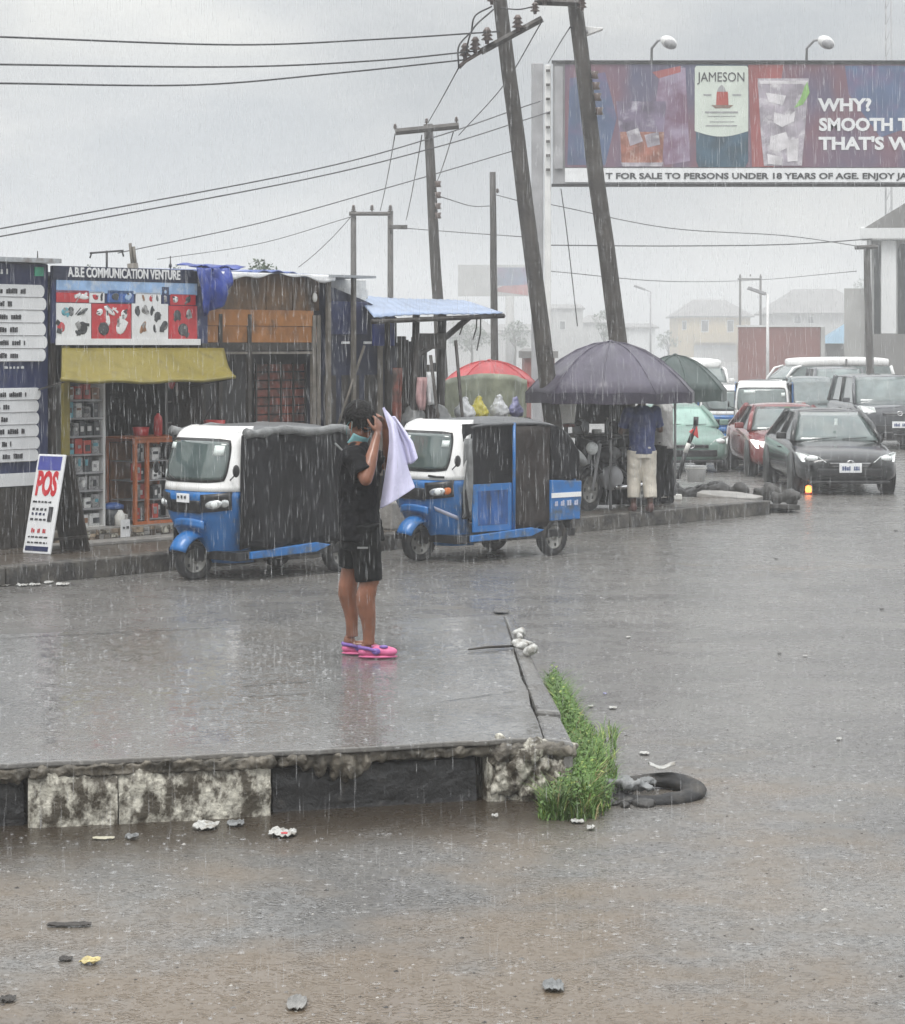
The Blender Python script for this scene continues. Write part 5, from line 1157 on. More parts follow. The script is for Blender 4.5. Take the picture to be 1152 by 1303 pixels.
for i, (w_, y) in enumerate((('WHY?', 141), ('SMOOTH T', 166), ("THAT'S W", 190))):
    text(w_, 'lettering', art, L_(1042, y, -.05), .42, white_vinyl, align='LEFT', bold=.017, width=(68, 115, 118)[i] * sc)
def flat(name, pts, m, dy, par=art, th=.004):
    mb = MB(); mb.prism([L_(x, y, dy) for x, y in pts], (0, th, 0), m); return mb.obj(name, par)
print_red = mat('print_red', (.30, .085, .085), .45, .3, .8, 0); print_label = mat('print_label', (.55, .6, .54), .45, .1, 1.5, 0); print_bottle = mat('print_bottle', (.035, .075, .11), .4, .6, 1.6, 0)
print_glass = mat('print_glass', (.30, .27, .31), .4, .5, 2.2, 0, stain=(.6, .58, .6), sscale=3.2, samt=.57); print_whisky = mat('print_whisky', (.26, .10, .07), .4, .5, 3, 0, stain=(.5, .35, .28), sscale=4, samt=.6)
print_blue = mat('print_blue', (.075, .11, .20), .45, .4, .7, 0, stain=(.14, .1, .19), sscale=.8, samt=.55); print_pale = mat('print_pale', (.30, .24, .33), .45, .4, .7, 0, stain=(.16, .08, .13), sscale=.9, samt=.5)
flat('picture', [(952, 82.5), (997, 82.5), (990, 130), (985, 212.5), (957, 212.5)], print_red, -.039)
flat('picture', [(1075, 84), (1180, 84), (1190, 150), (1120, 175), (1080, 120)], print_blue, -.038)
flat('picture', [(840, 90), (872, 86), (878, 205), (846, 210), (832, 150)], print_pale, -.0385)
flat('picture', [(725, 100), (770, 92), (785, 150), (770, 210), (722, 210)], print_blue, -.0399)
flat('picture', [(830, 92), (866, 84), (866, 92), (838, 100)], print_red, -.041)
# tumbler of whisky
flat('tumbler', [(784, 129), (848, 129), (845, 165), (843, 212), (791, 212), (788, 165)], mat('print_tumbler', (.15, .12, .18), .4, .5, 2, 0, stain=(.42, .4, .46), sscale=2.6, samt=.6), -.044)
w1 = flat('whisky', [(789, 168), (845, 168), (843, 206), (838, 210), (796, 210), (791, 206)], print_whisky, -.049)
for pts in ([(797, 168), (812, 163), (818, 180), (802, 186)], [(820, 172), (838, 168), (840, 184), (824, 188)], [(790, 207), (844, 207), (842, 212), (793, 212)]): flat('ice', pts, print_glass, -.054 - .0011 * (pts[0][0] % 5))
# bottle
flat('bottle', [(885, 82.5), (952, 82.5), (952, 205), (948, 212.8), (889, 212.8), (886, 205)], print_bottle, -.044)
arc = [(884 + 68 * i / 10, 167 + 7 * math.sin(PI * i / 10)) for i in range(11)]
lb = flat('label', [(884, 87), (886, 84), (950, 84), (952, 87)] + arc[::-1], print_label, -.049)
text('JAMESON', 'lettering', art, L_(918, 104, -.058), .33, ink, bold=.0, width=60 * sc)
lens_red = mat('crest_red', (.34, .06, .045), .45, .15, 3, 0)
flat('crest', [(912, 117), (926, 117), (927, 134), (911, 134)], lens_red, -.055); flat('crest', [(914, 112), (918, 108), (922, 112), (924, 117), (912, 117)], steel_grey, -.055)
flat('crest', [(905, 134), (933, 134), (928, 138), (910, 138)], mat('crest_brown', (.2, .13, .1), .5, .2, 3, 0), -.0545)
mb = MB()
for (x0, x1, y, h) in ((895, 905, 121, 3), (932, 943, 121, 3), (897, 939, 143, 3.2), (900, 936, 148, 1), (903, 934, 155, 1), (898, 938, 160, 2)): mb.box(L_((x0 + x1) / 2, y, -.056), ((x1 - x0) * sc, .006, h * sc * .6), steel_grey)
mb.obj('small_print', art)
# tall glass with ice and lime
flat('tall_glass', [(964, 100), (1029, 100), (1024, 170), (1020, 211), (972, 211), (968, 170)], print_glass, -.051)
for pts in ([(985, 143), (1004, 148), (1012, 141), (1010, 155), (995, 162), (984, 156)], [(980, 174), (1000, 168), (1006, 186), (990, 194), (979, 190)], [(1000, 180), (1016, 176), (1015, 205), (1002, 206)], [(974, 118), (1000, 122), (996, 134), (978, 130)], [(966, 103), (1028, 103), (1027, 107), (967, 107)], [(976, 196), (996, 200), (994, 210), (977, 209)]):
    flat('ice', pts, mat('print_ice' + str(pts[0][0]), (.56, .54, .56), .4, .3, 3, 0), -.056 - .0011 * (pts[0][0] % 7))
flat('lime', [(1027, 104), (1030, 118), (1022, 133), (1010, 138), (1018, 126), (1023, 112)], mat('print_lime', (.22, .42, .12), .45, .3, 3, 0), -.057)
# spotlights on the top edge
for px in (833, 1030):
    mb = MB(); a = L_(px - 4, 79, -.05); mb.tube([a, L_(px - 4, 62, -.1), L_(px + 2, 55, -.5), L_(px + 10, 55, -.8)], .035, steel_grey, 6); sp_ = mb.obj('spotlight', bb)
    mb = MB(); c = L_(px + 14, 60, -.9); mb.ell(c, (.22, .2, .15), steel_white, (0, R(30), 0), 12, 8); mb.ell(c + Vector((.02, -.1, -.04)), (.17, .12, .12), steel_grey, (0, R(30), 0), 12, 8); mb.obj('lamp_head', sp_)
# posts
def post(px0, px1, y0, m, dy, name='post'):
    mb = MB(); a, c = L_(px0, y0, dy), L_(px1, y0, dy); mb.box(((a.x + c.x) / 2, dy, a.z / 2), (c.x - a.x, (c.x - a.x), a.z), m); return mb.obj(name, bb, bevel=.02)
post(677, 692, 79, steel_grey, .3); post(693.5, 701.5, 82, steel_white, .12); post(1160, 1175, 79, steel_grey, .5)
mb = MB(); mb.box(L_(711, 150, -.03), (.2, .12, 130 * sc), steel_grey); mb.obj('side_louvre', bb)
mb = MB()
for y in range(90, 230, 18): mb.box(L_(697.5, y, -.02), (.1, .05, .06), pole_wood)
mb.obj('clamp', bb)
# radio mast far behind
t = thing('radio_mast', 'thin lattice radio mast above the right part of the billboard', 'mast', (P(1131, 0, 118).x, 118, 0)); mb = MB(); hgt = H + 470 * 118 / F
for dx in (-.16, .16):
    for dy in (-.16, .16): mb.tube([(dx, dy, 0), (dx * .8, dy * .8, hgt)], .02, steel_grey, 5)
mb.obj('mast_legs', t); mb = MB()
for i in range(26):
    z = hgt * i / 26; mb.tube([(-.15, -.15, z), (.15, -.15, z + .7)], .012, steel_grey, 4); mb.tube([(-.15, .15, z), (-.15, -.15, z + .7)], .012, steel_grey, 4)
mb.obj('lattice', t)
# hazy far billboard
YF = 260; t = thing('billboard', 'faint far billboard in the haze behind the bare pole', 'billboard', (P(630, 0, YF).x, YF, 0)); b0 = t.location.copy()
mb = MB(); a, c = P(583, 337, YF) - b0, P(676, 377, YF) - b0; mb.box(((a.x + c.x) / 2, 0, (a.z + c.z) / 2), (c.x - a.x, .3, a.z - c.z), grey_wall); mb.obj('panel_box', t)
mb = MB(); mb.box((P(655, 0, YF).x - b0.x, -.17, P(0, 352, YF).z), (3.8, .02, 2.0), print_blue); mb.prism([P(625, 370, YF - .17) - b0, P(672, 376, YF - .17) - b0, P(672, 362, YF - .17) - b0, P(640, 364, YF - .17) - b0], (0, -.02, 0), print_red); mb.obj('poster', t)
mb = MB(); q = P(649, 377, YF) - b0; mb.tube([q, (q.x, 0, 0)], .5, grey_wall, 10); mb.obj('post', t)
# ------------------------------------------------------------------ far buildings
def house(name, label, px0, px1, pye, pyr, Y, dep, wm, rm, wins=(), hip=True, over=.6, cat='house'):
    a, c = P(px0, pye, Y), P(px1, pye, Y); zr = P(0, pyr, Y).z; w = c.x - a.x
    t = thing(name, label, cat, (a.x, Y, 0)); ze = a.z
    mb = MB(); mb.box((w / 2, dep / 2, ze / 2), (w, dep, ze), wm); mb.obj('wall', t)
    mb = MB(); r = w * .28 if hip else 0
    vs = [(-over, -over, ze), (w + over, -over, ze), (w + over, dep + over, ze), (-over, dep + over, ze), (r, dep / 2, zr), (w - r, dep / 2, zr), (-over, -over, ze - .2), (w + over, -over, ze - .2), (w + over, dep + over, ze - .2), (-over, dep + over, ze - .2)]
    mb.add(vs, [(0, 1, 5, 4), (1, 2, 5), (2, 3, 4, 5), (3, 0, 4), (0, 6, 7, 1), (1, 7, 8, 2), (2, 8, 9, 3), (3, 9, 6, 0), (6, 9, 8, 7)], rm); mb.obj('roof', t)
    for (u0, u1, y0, y1) in wins:
        p0, p1 = P(u0, y0, Y) - t.location, P(u1, y1, Y) - t.location
        mb = MB(); mb.box(((p0.x + p1.x) / 2, -.02, (p0.z + p1.z) / 2), (p1.x - p0.x, .08, p0.z - p1.z), pale_wall); f = mb.obj('window', t)
        mb = MB(); mb.box(((p0.x + p1.x) / 2, -.07, (p0.z + p1.z) / 2), ((p1.x - p0.x) * .8, .04, (p0.z - p1.z) * .84), dark_glass); mb.obj('pane', f)
    return t
hY = house('yellow_house', 'two storey pale yellow house with hipped grey roof in the haze', 863, 955, 402, 380, 360, 14, cream_wall, grey_roof, ((892, 902, 407, 423), (925, 934, 407, 423), (868, 874, 408, 420)))
mb = MB(); q0, q1 = P(883, 425, 360) - hY.location, P(936, 436, 360) - hY.location; mb.box(((q0.x + q1.x) / 2, -1.0, (q0.z + q1.z) / 2), (q1.x - q0.x, 1.9, q0.z - q1.z), cream_wall); mb.obj('balcony', hY)
mb = MB(); mb.box(((q0.x + q1.x) / 2, -.6, q1.z / 2 - .3), (q1.x - q0.x, 1.1, q1.z - .2), grey_wall); mb.obj('porch', hY)
house('grey_house', 'wide grey roofed house right of the yellow house', 985, 1110, 398, 366, 340, 16, grey_wall, grey_roof, ((1010, 1020, 402, 412), (1028, 1036, 402, 412), (1078, 1084, 404, 414)), True, .8)
house('low_house', 'faint flat house left of the leaning pole base in the haze', 704, 742, 392, 386, 330, 12, grey_wall, grey_roof, ((712, 720, 408, 420),), False, .3)
house('low_house', 'faint low house behind the top of the big umbrella', 742, 775, 410, 400, 350, 12, grey_wall, grey_roof, (), True, .4)
house('low_house', 'faint low roof right of the big leaning pole in the haze', 800, 834, 416, 411, 330, 9, pale_wall, grey_roof, (), False, .5)
house('low_house', 'faint grey house below the far billboard', 556, 634, 424, 404, 300, 9, grey_wall, grey_roof, ((570, 578, 428, 438), (606, 614, 428, 438)), True, .5)
house('low_house', 'faint pale house between the bare pole and the leaning pole', 636, 690, 420, 412, 320, 9, grey_wall, grey_roof, (), False, .4)
house('roadside_kiosk', 'small maroon wooden kiosk behind the left leaning pole', 667, 706, 447, 443.5, 70, 2, maroon_wall, grey_roof, (), False, .1, 'kiosk')
t = thing('boundary_wall', 'plain maroon boundary wall with pale coping behind the minibuses', 'wall', (P(940, 0, 125).x, 125, 0)); wz = P(0, 416, 125).z; ww = P(1044, 0, 125).x - P(940, 0, 125).x
mb = MB(); mb.box((ww / 2, .15, wz / 2), (ww, .3, wz), maroon_wall); mb.obj('wall_panel', t)
mb = MB(); mb.box((ww / 2, .15, wz + .05), (ww + .2, .4, .1), pale_wall); mb.box((ww + .12, .1, wz / 2), (.22, .5, wz), grey_wall); mb.obj('coping', t)
t = thing('gazebo', 'grey shelter with pointed pale blue roof right of the maroon wall', 'gazebo', (P(1076, 0, 130).x, 130, 0)); za, zp = P(0, 437, 130).z, P(0, 412, 130).z
mb = MB(); r_ = 1.55; mb.loft([[(r_ * sx_, r_ * sy_, za) for sx_, sy_ in ((-1, -1), (1, -1), (1, 1), (-1, 1))], [(.05 * sx_, .05 * sy_, zp) for sx_, sy_ in ((-1, -1), (1, -1), (1, 1), (-1, 1))]], blue_roof, smooth=False); mb.obj('roof', t)
mb = MB(); mb.box((0, .6, za / 2), (2.8, .2, za - .02), grey_wall); mb.obj('back_wall', t)
for sx_ in (-1.4, 1.4): mb = MB(); mb.box((sx_, -1.3, za / 2), (.15, .15, za - .02), grey_wall); mb.obj('post', t)
# arched building at the right edge
YA = 92; t = thing('arched_building', 'pale grey building with arched openings and tall pilasters at the right edge', 'building', (P(1113, 0, YA).x, YA, 0), R(-10.8)); a0 = t.location.copy(); t.location.x -= .3
def LA(px, py, dy=0): return P(px, py, YA) - a0 + Vector((0, dy, 0))
RXA = 1262; ze = LA(0, 300).z; wA = LA(RXA, 0).x
mb = MB(); mb.box((wA / 2, 4.2, ze / 2), (wA, 8, ze), facade); mb.obj('wall', t)
mb = MB(); mb.prism([LA(1110, 291, -.5), LA(1185, 245, -.5), LA(1268, 291, -.5)], (0, 9, 0), grey_roof); mb.obj('roof', t)
mb = MB(); q = LA(1112, 296); mb.box((wA / 2, -.1, q.z - .05), (wA + .5, .8, .5), pale_wall); mb.obj('cornice', t, bevel=.06)
zb_ = LA(0, 425).z
for x0, x1 in ((1115, 1119), (1131, 1150), (1166, 1185), (1201, 1220)):
    p0, p1 = LA(x0, 306), LA(x1, 425); mb = MB(); mb.box(((p0.x + p1.x) / 2, .05, (p0.z + p1.z) / 2), (p1.x - p0.x, .35, p0.z - p1.z), pale_wall); mb.obj('pilaster', t, bevel=.03)
for x0, x1 in ((1122, 1130), (1152, 1164), (1187, 1199)):
    p0, p1 = LA(x0, 310), LA(x1, 425); r_ = (p1.x - p0.x) / 2; zt_ = p0.z - r_ * 1.5; mb = MB()
    mb.prism([(p0.x, .16, p1.z), (p1.x, .16, p1.z)] + [(p0.x + r_ + r_ * math.cos(q), .16, zt_ + 1.5 * r_ * math.sin(q)) for q in [PI * i / 10 for i in range(11)]], (0, .05, 0), dark_glass); mb.obj('arched_window', t)
mb = MB(); mb.box((wA / 2, -.1, zb_ / 2), (wA + .2, .4, zb_), grey_roof); mb.obj('base', t)
mb = MB(); mb.box((-.5, 3.6, LA(0, 366).z / 2), (.8, 5, LA(0, 366).z), grey_wall); mb.obj('side_wing', t)
# ------------------------------------------------------------------ trees in the haze
def tree(label, px, pyt, Y, wpx, seed, n=700, leafm=far_leaf, group='trees in the haze'):
    base = Vector((P(px, 0, Y).x, Y, 0)); top = P(px, pyt, Y).z; w = wpx * Y / F / 2; r2 = random.Random(seed)
    t = thing('tree', label, 'tree', base, 0, group)
    mb = MB(); mb.tube([(0, 0, 0), (.1, .05, top * .35), (0, 0, top * .7)], [.16, .12, .05], bark, 7)
    for i in range(6):
        a = r2.uniform(0, 6.28); mb.tube([(.05, 0, top * (.35 + .05 * i)), (math.cos(a) * w * .6, math.sin(a) * w * .6, top * (.6 + .05 * i))], [.06, .02], bark, 5)
    mb.obj('trunk', t)
    cl = [(r2.uniform(-1, 1) * w * .75, r2.uniform(-1, 1) * w * .6, top * r2.uniform(.5, .93), r2.uniform(.25, .5) * w) for _ in range(12)]
    cl.append((0, 0, top - w * .35, w * .4))
    mb = MB()
    for i in range(n):
        x, y, z, s_ = r2.choice(cl); d = Vector((r2.gauss(0, 1), r2.gauss(0, 1), r2.gauss(0, 1))); d.normalize(); d *= s_ * r2.uniform(.5, 1.05)
        q = Vector((x, y, min(z + d.z * .8, top))) + Vector((d.x, d.y, 0)); sz = w * r2.uniform(.05, .11)
        e1 = Vector((r2.gauss(0, 1), r2.gauss(0, 1), r2.gauss(0, 1))).normalized(); e2 = e1.orthogonal().normalized()
        mb.add([q - e1 * sz, q + e2 * sz * .5, q + e1 * sz, q - e2 * sz * .5], [(0, 1, 2, 3)], leafm)
    mb.obj('crown', t, fix=False)
tree('dark bushy tree just above the wooden shop roof', 330, 328, 46, 70, 1, 1100)
tree('small dark tree behind the poster board roof', 112, 336, 48, 40, 2, 500)
tree('low tree crown behind the blue tarpaulin', 222, 336, 50, 50, 3, 500)
tree('dark tree left of the right leaning pole in the haze', 768, 394, 260, 34, 4, 700)
tree('faint tree below the far billboard in the haze', 600, 410, 240, 50, 5, 600)
tree('faint tree behind the bare pole in the haze', 655, 408, 250, 40, 6, 600)
tree('faint tree right of the street lamp by the yellow house', 850, 420, 300, 30, 7, 500)
tree('faint tree beside the grey roofed house', 1098, 352, 320, 30, 8, 600)
# ------------------------------------------------------------------ people (built facing +X, then turned)
def tapered(mb, a, b, ra, rb, m, mid=None, n=12):
    a, b = Vector(a), Vector(b); pts, rs = [], []
    for i in range(7):
        f = i / 6; pts.append(a.lerp(b, f)); r = ra + (rb - ra) * f
        if mid: r += mid * math.sin(PI * min(1, f * 1.35)) if f < .74 else 0
        rs.append(r)
    mb.tube(pts, rs, m, n); mb.ell(a, (ra,) * 3, m, None, 10, 8); mb.ell(b, (rb,) * 3, m, None, 10, 8)
def rings(mb, rg, m, n=20, M=None):
    mb.loft([[(x + rx * math.cos(2 * PI * k / n), y + ry * math.sin(2 * PI * k / n), z) for k in range(n)] for x, y, z, rx, ry in rg], m, True, True, True, M)
def hand(mb, wr, tip, nrm, m, curl=.4, s=1.0, side=1):
    """palm and five separate bent fingers from the wrist towards tip; nrm = back of the hand"""
    wr, tip, nrm = Vector(wr), Vector(tip), Vector(nrm).normalized(); d = (tip - wr).normalized(); nrm = (nrm - d * nrm.dot(d)).normalized(); sd = d.cross(nrm) * side
    pl_ = .085 * s; c = wr + d * pl_ * .55
    Mx = Matrix((sd, d, nrm)).transposed().to_4x4(); Mx.translation = c
    mb.ell((0, 0, 0), (.038 * s, .052 * s, .016 * s), m, None, 12, 8, Mx); mb.ell((0, -.03 * s, 0), (.027 * s, .035 * s, .019 * s), m, None, 10, 8, Mx)
    for i, (o_, l_) in enumerate(((-.029, .066), (-.010, .076), (.010, .070), (.028, .055))):
        b = wr + d * pl_ + sd * o_ * s; p = [b - d * .015 * s, b]; q = d.copy()
        for k in range(3):
            q = (q * math.cos(curl * (.5 + .25 * k + .07 * i)) - nrm * math.sin(curl * (.5 + .25 * k + .07 * i))).normalized(); p.append(p[-1] + q * l_ * s * (.45, .32, .23)[k])
        mb.tube(p, [.0092 * s, .009 * s, .0085 * s, .008 * s, .0065 * s], m, 8)
    b = wr + d * .03 * s - sd * .03 * s; q = (d * .65 - sd * .7 - nrm * .3).normalized(); p = [b, b + q * .035 * s]; q = (q + d * .4 - nrm * .3 * curl).normalized(); p += [p[-1] + q * .03 * s, p[-1] + q * .03 * s + (q + d * .3).normalized() * .022 * s]
    mb.tube(p, [.013 * s, .0105 * s, .0095 * s, .0075 * s], m, 8)
def head(mb, c, pitch, m, yaw=0):
    M = Matrix.Translation(c) @ Matrix.Rotation(yaw, 4, 'Z') @ Matrix.Rotation(pitch, 4, 'Y')
    mb.ell((-.012, 0, .025), (.098, .076, .098), m, None, 20, 14, M); mb.ell((.03, 0, -.045), (.066, .058, .075), m, None, 16, 12, M); mb.ell((.052, 0, -.098), (.034, .036, .024), m, None, 12, 8, M)
    mb.ell((.088, 0, -.022), (.021, .014, .022), m, (0, .3, 0), 10, 8, M); mb.tube([(.08, 0, .025), (.094, 0, -.02)], [.010, .012], m, 8, True, M)
    mb.ell((.08, 0, -.062), (.018, .026, .008), m, None, 10, 6, M); mb.ell((.078, 0, -.075), (.018, .022, .008), m, None, 10, 6, M)
    for s_ in (-1, 1):
        mb.ell((.066, s_ * .034, .033), (.022, .028, .012), m, None, 10, 6, M); mb.ell((.058, s_ * .045, -.03), (.024, .022, .022), m, None, 10, 6, M)
        mb.ell((-.012, s_ * .078, -.012), (.020, .009, .033), m, (0, -.2, s_ * .3), 12, 8, M); mb.ell((-.02, s_ * .082, .0), (.012, .008, .025), m, (0, -.2, s_ * .4), 12, 8, M)
    return M
def eyes(par, M):
    mb = MB()
    for s_ in (-1, 1): mb.ell((.074, s_ * .033, .008), (.012, .014, .009), ink, None, 8, 6, M); mb.tube([(.080, s_ * .018, .040), (.082, s_ * .035, .044), (.072, s_ * .054, .038)], .005, hair_m, 6, True, M)
    mb.obj('eyes', par)

# ---- the person in the rain
fp_ = G(463, 835.5, ZS)
pm = thing('person', 'person in black shirt and shorts on the wet slab, wiping the face with a towel', 'person', fp_, 0)
k_ = fp_.y / F
def q2(px, py, y=0): return Vector(((px - 463) * k_, y, (835.5 - py) * k_))
mb = MB()
# legs: near one in front, far one behind
def leg(mb, hip, kn, an, m, toe):
    tapered(mb, hip, kn, .092, .064, m); a, b = Vector(kn), Vector(an); n = 8; pts, rs = [], []
    for i in range(n + 1):
        f = i / n; pts.append(a.lerp(b, f) + Vector((-.026 * math.exp(-((f - .32) / .22) ** 2), 0, 0))); rs.append((.062, .063, .066, .066, .060, .051, .044, .040, .041)[i])
    mb.tube(pts, rs, m, 14); mb.ell(Vector(kn) + Vector((.022, 0, .01)), (.048, .052, .06), m)
    mb.ell(Vector(an) + Vector((-.018, 0, -.03)), (.04, .034, .05), m); mb.ell(Vector(an) + Vector((.07, 0, -.055)), (.10, .042, .03), m)
kn1, an1 = q2(471, 737, -.09), q2(470, 818, -.09); kn2, an2 = q2(446, 726, .09), q2(447.5, 812, .09)
leg(mb, q2(462, 672, -.085), kn1, an1, skin, 0); leg(mb, q2(452, 670, .085), kn2, an2, skin, 0)
rings(mb, [(-.02, 0, .82, .12, .15), (-.03, 0, .92, .125, .16), (-.03, 0, 1.05, .105, .14), (-.035, 0, 1.2, .115, .155), (-.045, 0, 1.33, .105, .165), (-.05, 0, 1.40, .07, .11), (-.045, 0, 1.44, .055, .06)], skin)
mb.tube([(-.05, 0, 1.38), (-.035, 0, 1.45), (-.02, 0, 1.53)], [.064, .056, .056], skin, 14)
hc = q2(459, 540); hc.y = -.005
HM = head(mb, hc, R(40), skin, R(-34))
sh1, el1, wr1 = Vector((-.055, -.165, 1.335)), q2(467.5, 607, -.27), q2(481, 553, -.155)
tapered(mb, sh1, el1, .056, .042, skin); tapered(mb, el1, wr1, .044, .028, skin, .008)
hand(mb, wr1, q2(483, 532, -.10), (.75, -.6, .25), skin, .55, 1.0, 1)
sh2, el2, wr2 = Vector((-.04, .165, 1.335)), q2(497, 594, .15), q2(491, 548, .06)
tapered(mb, sh2, el2, .056, .042, skin); tapered(mb, el2, wr2, .043, .028, skin, .008)
hand(mb, wr2, q2(485, 528, .03), (.8, .4, .3), skin, .8, 1.0, -1)
mb.obj('body', pm, remesh=.0055, smooth=2)
eyes(pm, HM)
# hair: short wet crop falling forward over the brow
mb = MB(); r2 = random.Random(12)
mb.ell((-.04, 0, .052), (.110, .094, .094), hair_m, None, 20, 14, HM); mb.ell((-.07, 0, .02), (.072, .082, .088), hair_m, None, 16, 10, HM)
for i in range(190):
    a = r2.uniform(-3.1, 3.1); z0 = r2.uniform(.03, .115); rr_ = math.sqrt(max(.05, 1 - ((z0 - .052) / .094) ** 2))
    p0 = Vector((-.04 + .10 * rr_ * math.cos(a), .084 * rr_ * math.sin(a), z0)); l_ = r2.uniform(.03, .075) * (.75 if abs(a) < 1.3 else 1); o_ = Vector((math.cos(a), math.sin(a), 0)) * .012
    if abs(abs(a) - 1.65) < .35: l_ *= .6
    p1 = p0 + o_ + Vector((.006, 0, -l_ * .5)); p2 = p1 + o_ * .2 + Vector((.012, 0, -l_ * .6)); mb.tube([p0, p1, p2], [.012, .009, .002], hair_m, 6, True, HM)
mb.obj('hair', pm, remesh=.006, disp=.012, dscale=.02)
# face mask pulled to the chin, ear loops
mb = MB(); mb.grid(lambda u, v: (.02 + .088 * math.cos((u - .5) * 2.7) * (1 - .25 * abs(v - .5)), .083 * math.sin((u - .5) * 2.7), -.125 + .082 * v + .012 * math.cos((u - .5) * 2.7)), 16, 8, teal_mask, True, HM)
mk = mb.obj('face_mask', pm, solid=.005)
mb = MB()
for s_ in (-1, 1):
    mb.tube([(.035, s_ * .078, -.06), (.01, s_ * .086, -.03), (-.012, s_ * .092, .012), (-.03, s_ * .092, .012), (-.034, s_ * .088, -.03), (-.0, s_ * .08, -.09)], .0022, teal_mask, 5, True, HM)
mb.obj('ear_loop', mk)
# t-shirt
mb = MB()
rings(mb, [(-.02, 0, .775, .158, .185), (-.022, 0, .86, .15, .18), (-.028, 0, .97, .135, .168), (-.03, 0, 1.1, .138, .172), (-.035, 0, 1.22, .14, .185), (-.045, 0, 1.33, .122, .19), (-.05, 0, 1.385, .09, .14), (-.045, 0, 1.43, .068, .075)], black_cloth, 24)
for sh, el, s_ in ((sh1, el1, -1), (sh2, el2, 1)):
    e_ = sh.lerp(el, .78); mb.tube([sh + Vector((0, -s_ * .03, .01)), sh.lerp(el, .35), e_], [.082, .078, .076], black_cloth, 14); mb.ell(sh, (.086, .08, .08), black_cloth)
mb.obj('t_shirt', pm, remesh=.009, smooth=3, disp=.03, dscale=.07)
# shorts, two separate legs
mb = MB()
rings(mb, [(-.02, 0, .72, .135, .168), (-.02, 0, .80, .14, .172), (-.025, 0, .92, .13, .165)], shorts_cloth, 24)
for hip, kn, he in ((q2(464, 672, -.085), kn1, 738), (q2(452, 670, .085), kn2, 724)):
    e_ = q2(470.5 if kn is kn1 else 446, he, kn.y); mb.tube([hip + Vector((0, 0, .03)), hip.lerp(e_, .5), e_], [.108, .099, .088], shorts_cloth, 16)
mb.obj('shorts', pm, remesh=.009, smooth=2, disp=.022, dscale=.08)
mb = MB(); mb.box(q2(463, 694, -.186), (.07, .008, .012), grey_canvas); mb.obj('pocket_trim', pm)
# foam clogs
for an, lab in ((an1, None), (an2, None)):
    b = Vector((an.x, an.y, 0)); mb = MB(); sole = MB()
    for (x, z, rx, ry, rz_) in ((.085, .05, .095, .05, .036), (.13, .045, .062, .053, .032), (.03, .04, .07, .046, .03), (-.03, .045, .042, .042, .03)): mb.ell(b + Vector((x, 0, z)), (rx, ry, rz_), pink_foam)
    c = mb.obj('clog', pm, remesh=.008, smooth=3)
    sole.ell(b + Vector((.06, 0, .014)), (.132, .053, .015), pink_foam); sole.obj('sole', c)
    st_ = MB(); st_.tube([b + Vector((.045, -.052, .055)), b + Vector((.0, -.05, .07)), b + Vector((-.06, -.02, .075)), b + Vector((-.066, .02, .075)), b + Vector((.0, .05, .07)), b + Vector((.045, .052, .055))], .012, purple_foam, 8)
    st_.ell(b + Vector((.05, -.05, .052)), (.03, .012, .022), purple_foam); st_.ell(b + Vector((.10, -.03, .08)), (.03, .02, .012), purple_foam); st_.obj('strap', c)
# towel: its own thing, hanging from the far hand
tw = MB()
Lp = [(487.5, 519), (495, 545), (496, 562), (493, 590), (488, 620), (484, 647)]; Rp = [(489, 518), (503, 537), (509, 560), (516, 585), (522, 606), (528, 621)]
def ev(pts, f):
    f = min(f, .9999) * (len(pts) - 1); i = int(f); a, b = pts[i], pts[i + 1]; g = f - i; return (a[0] + (b[0] - a[0]) * g, a[1] + (b[1] - a[1]) * g)
def towel(u, v):
    a, b = ev(Lp, v), ev(Rp, v); x, y = a[0] + (b[0] - a[0]) * u, a[1] + (b[1] - a[1]) * u
    dep = -.05 - .05 * math.sin(PI * min(1, u * 1.15)) * v + .11 * max(0, u - .72) / .28 * min(1, v * 3) + .018 * math.sin(9 * u + 2.2 * v) * v + .012 * math.sin(5 * v + 3 * u)
    return q2(x, y, dep)
tw.grid(towel, 26, 34, towel_m)
L2 = [(499, 530), (505, 548), (511, 566), (516, 590)]; R2 = [(502, 530), (515, 547), (526, 562), (532, 580)]
def flap(u, v):
    a, b = ev(L2, v), ev(R2, v); return q2(a[0] + (b[0] - a[0]) * u, a[1] + (b[1] - a[1]) * u + 6 * v * v * (1 - abs(u - .55)) * 1.0, .05 + .05 * math.sin(3 * u + 1) * v + .01 * math.sin(14 * u))
tw.grid(flap, 14, 18, towel_m)
o = tw.obj('towel', loc=fp_, solid=.007, sub=1); tag(o, 'white towel with lilac sheen hanging from the raised hand of the person in black', 'towel')

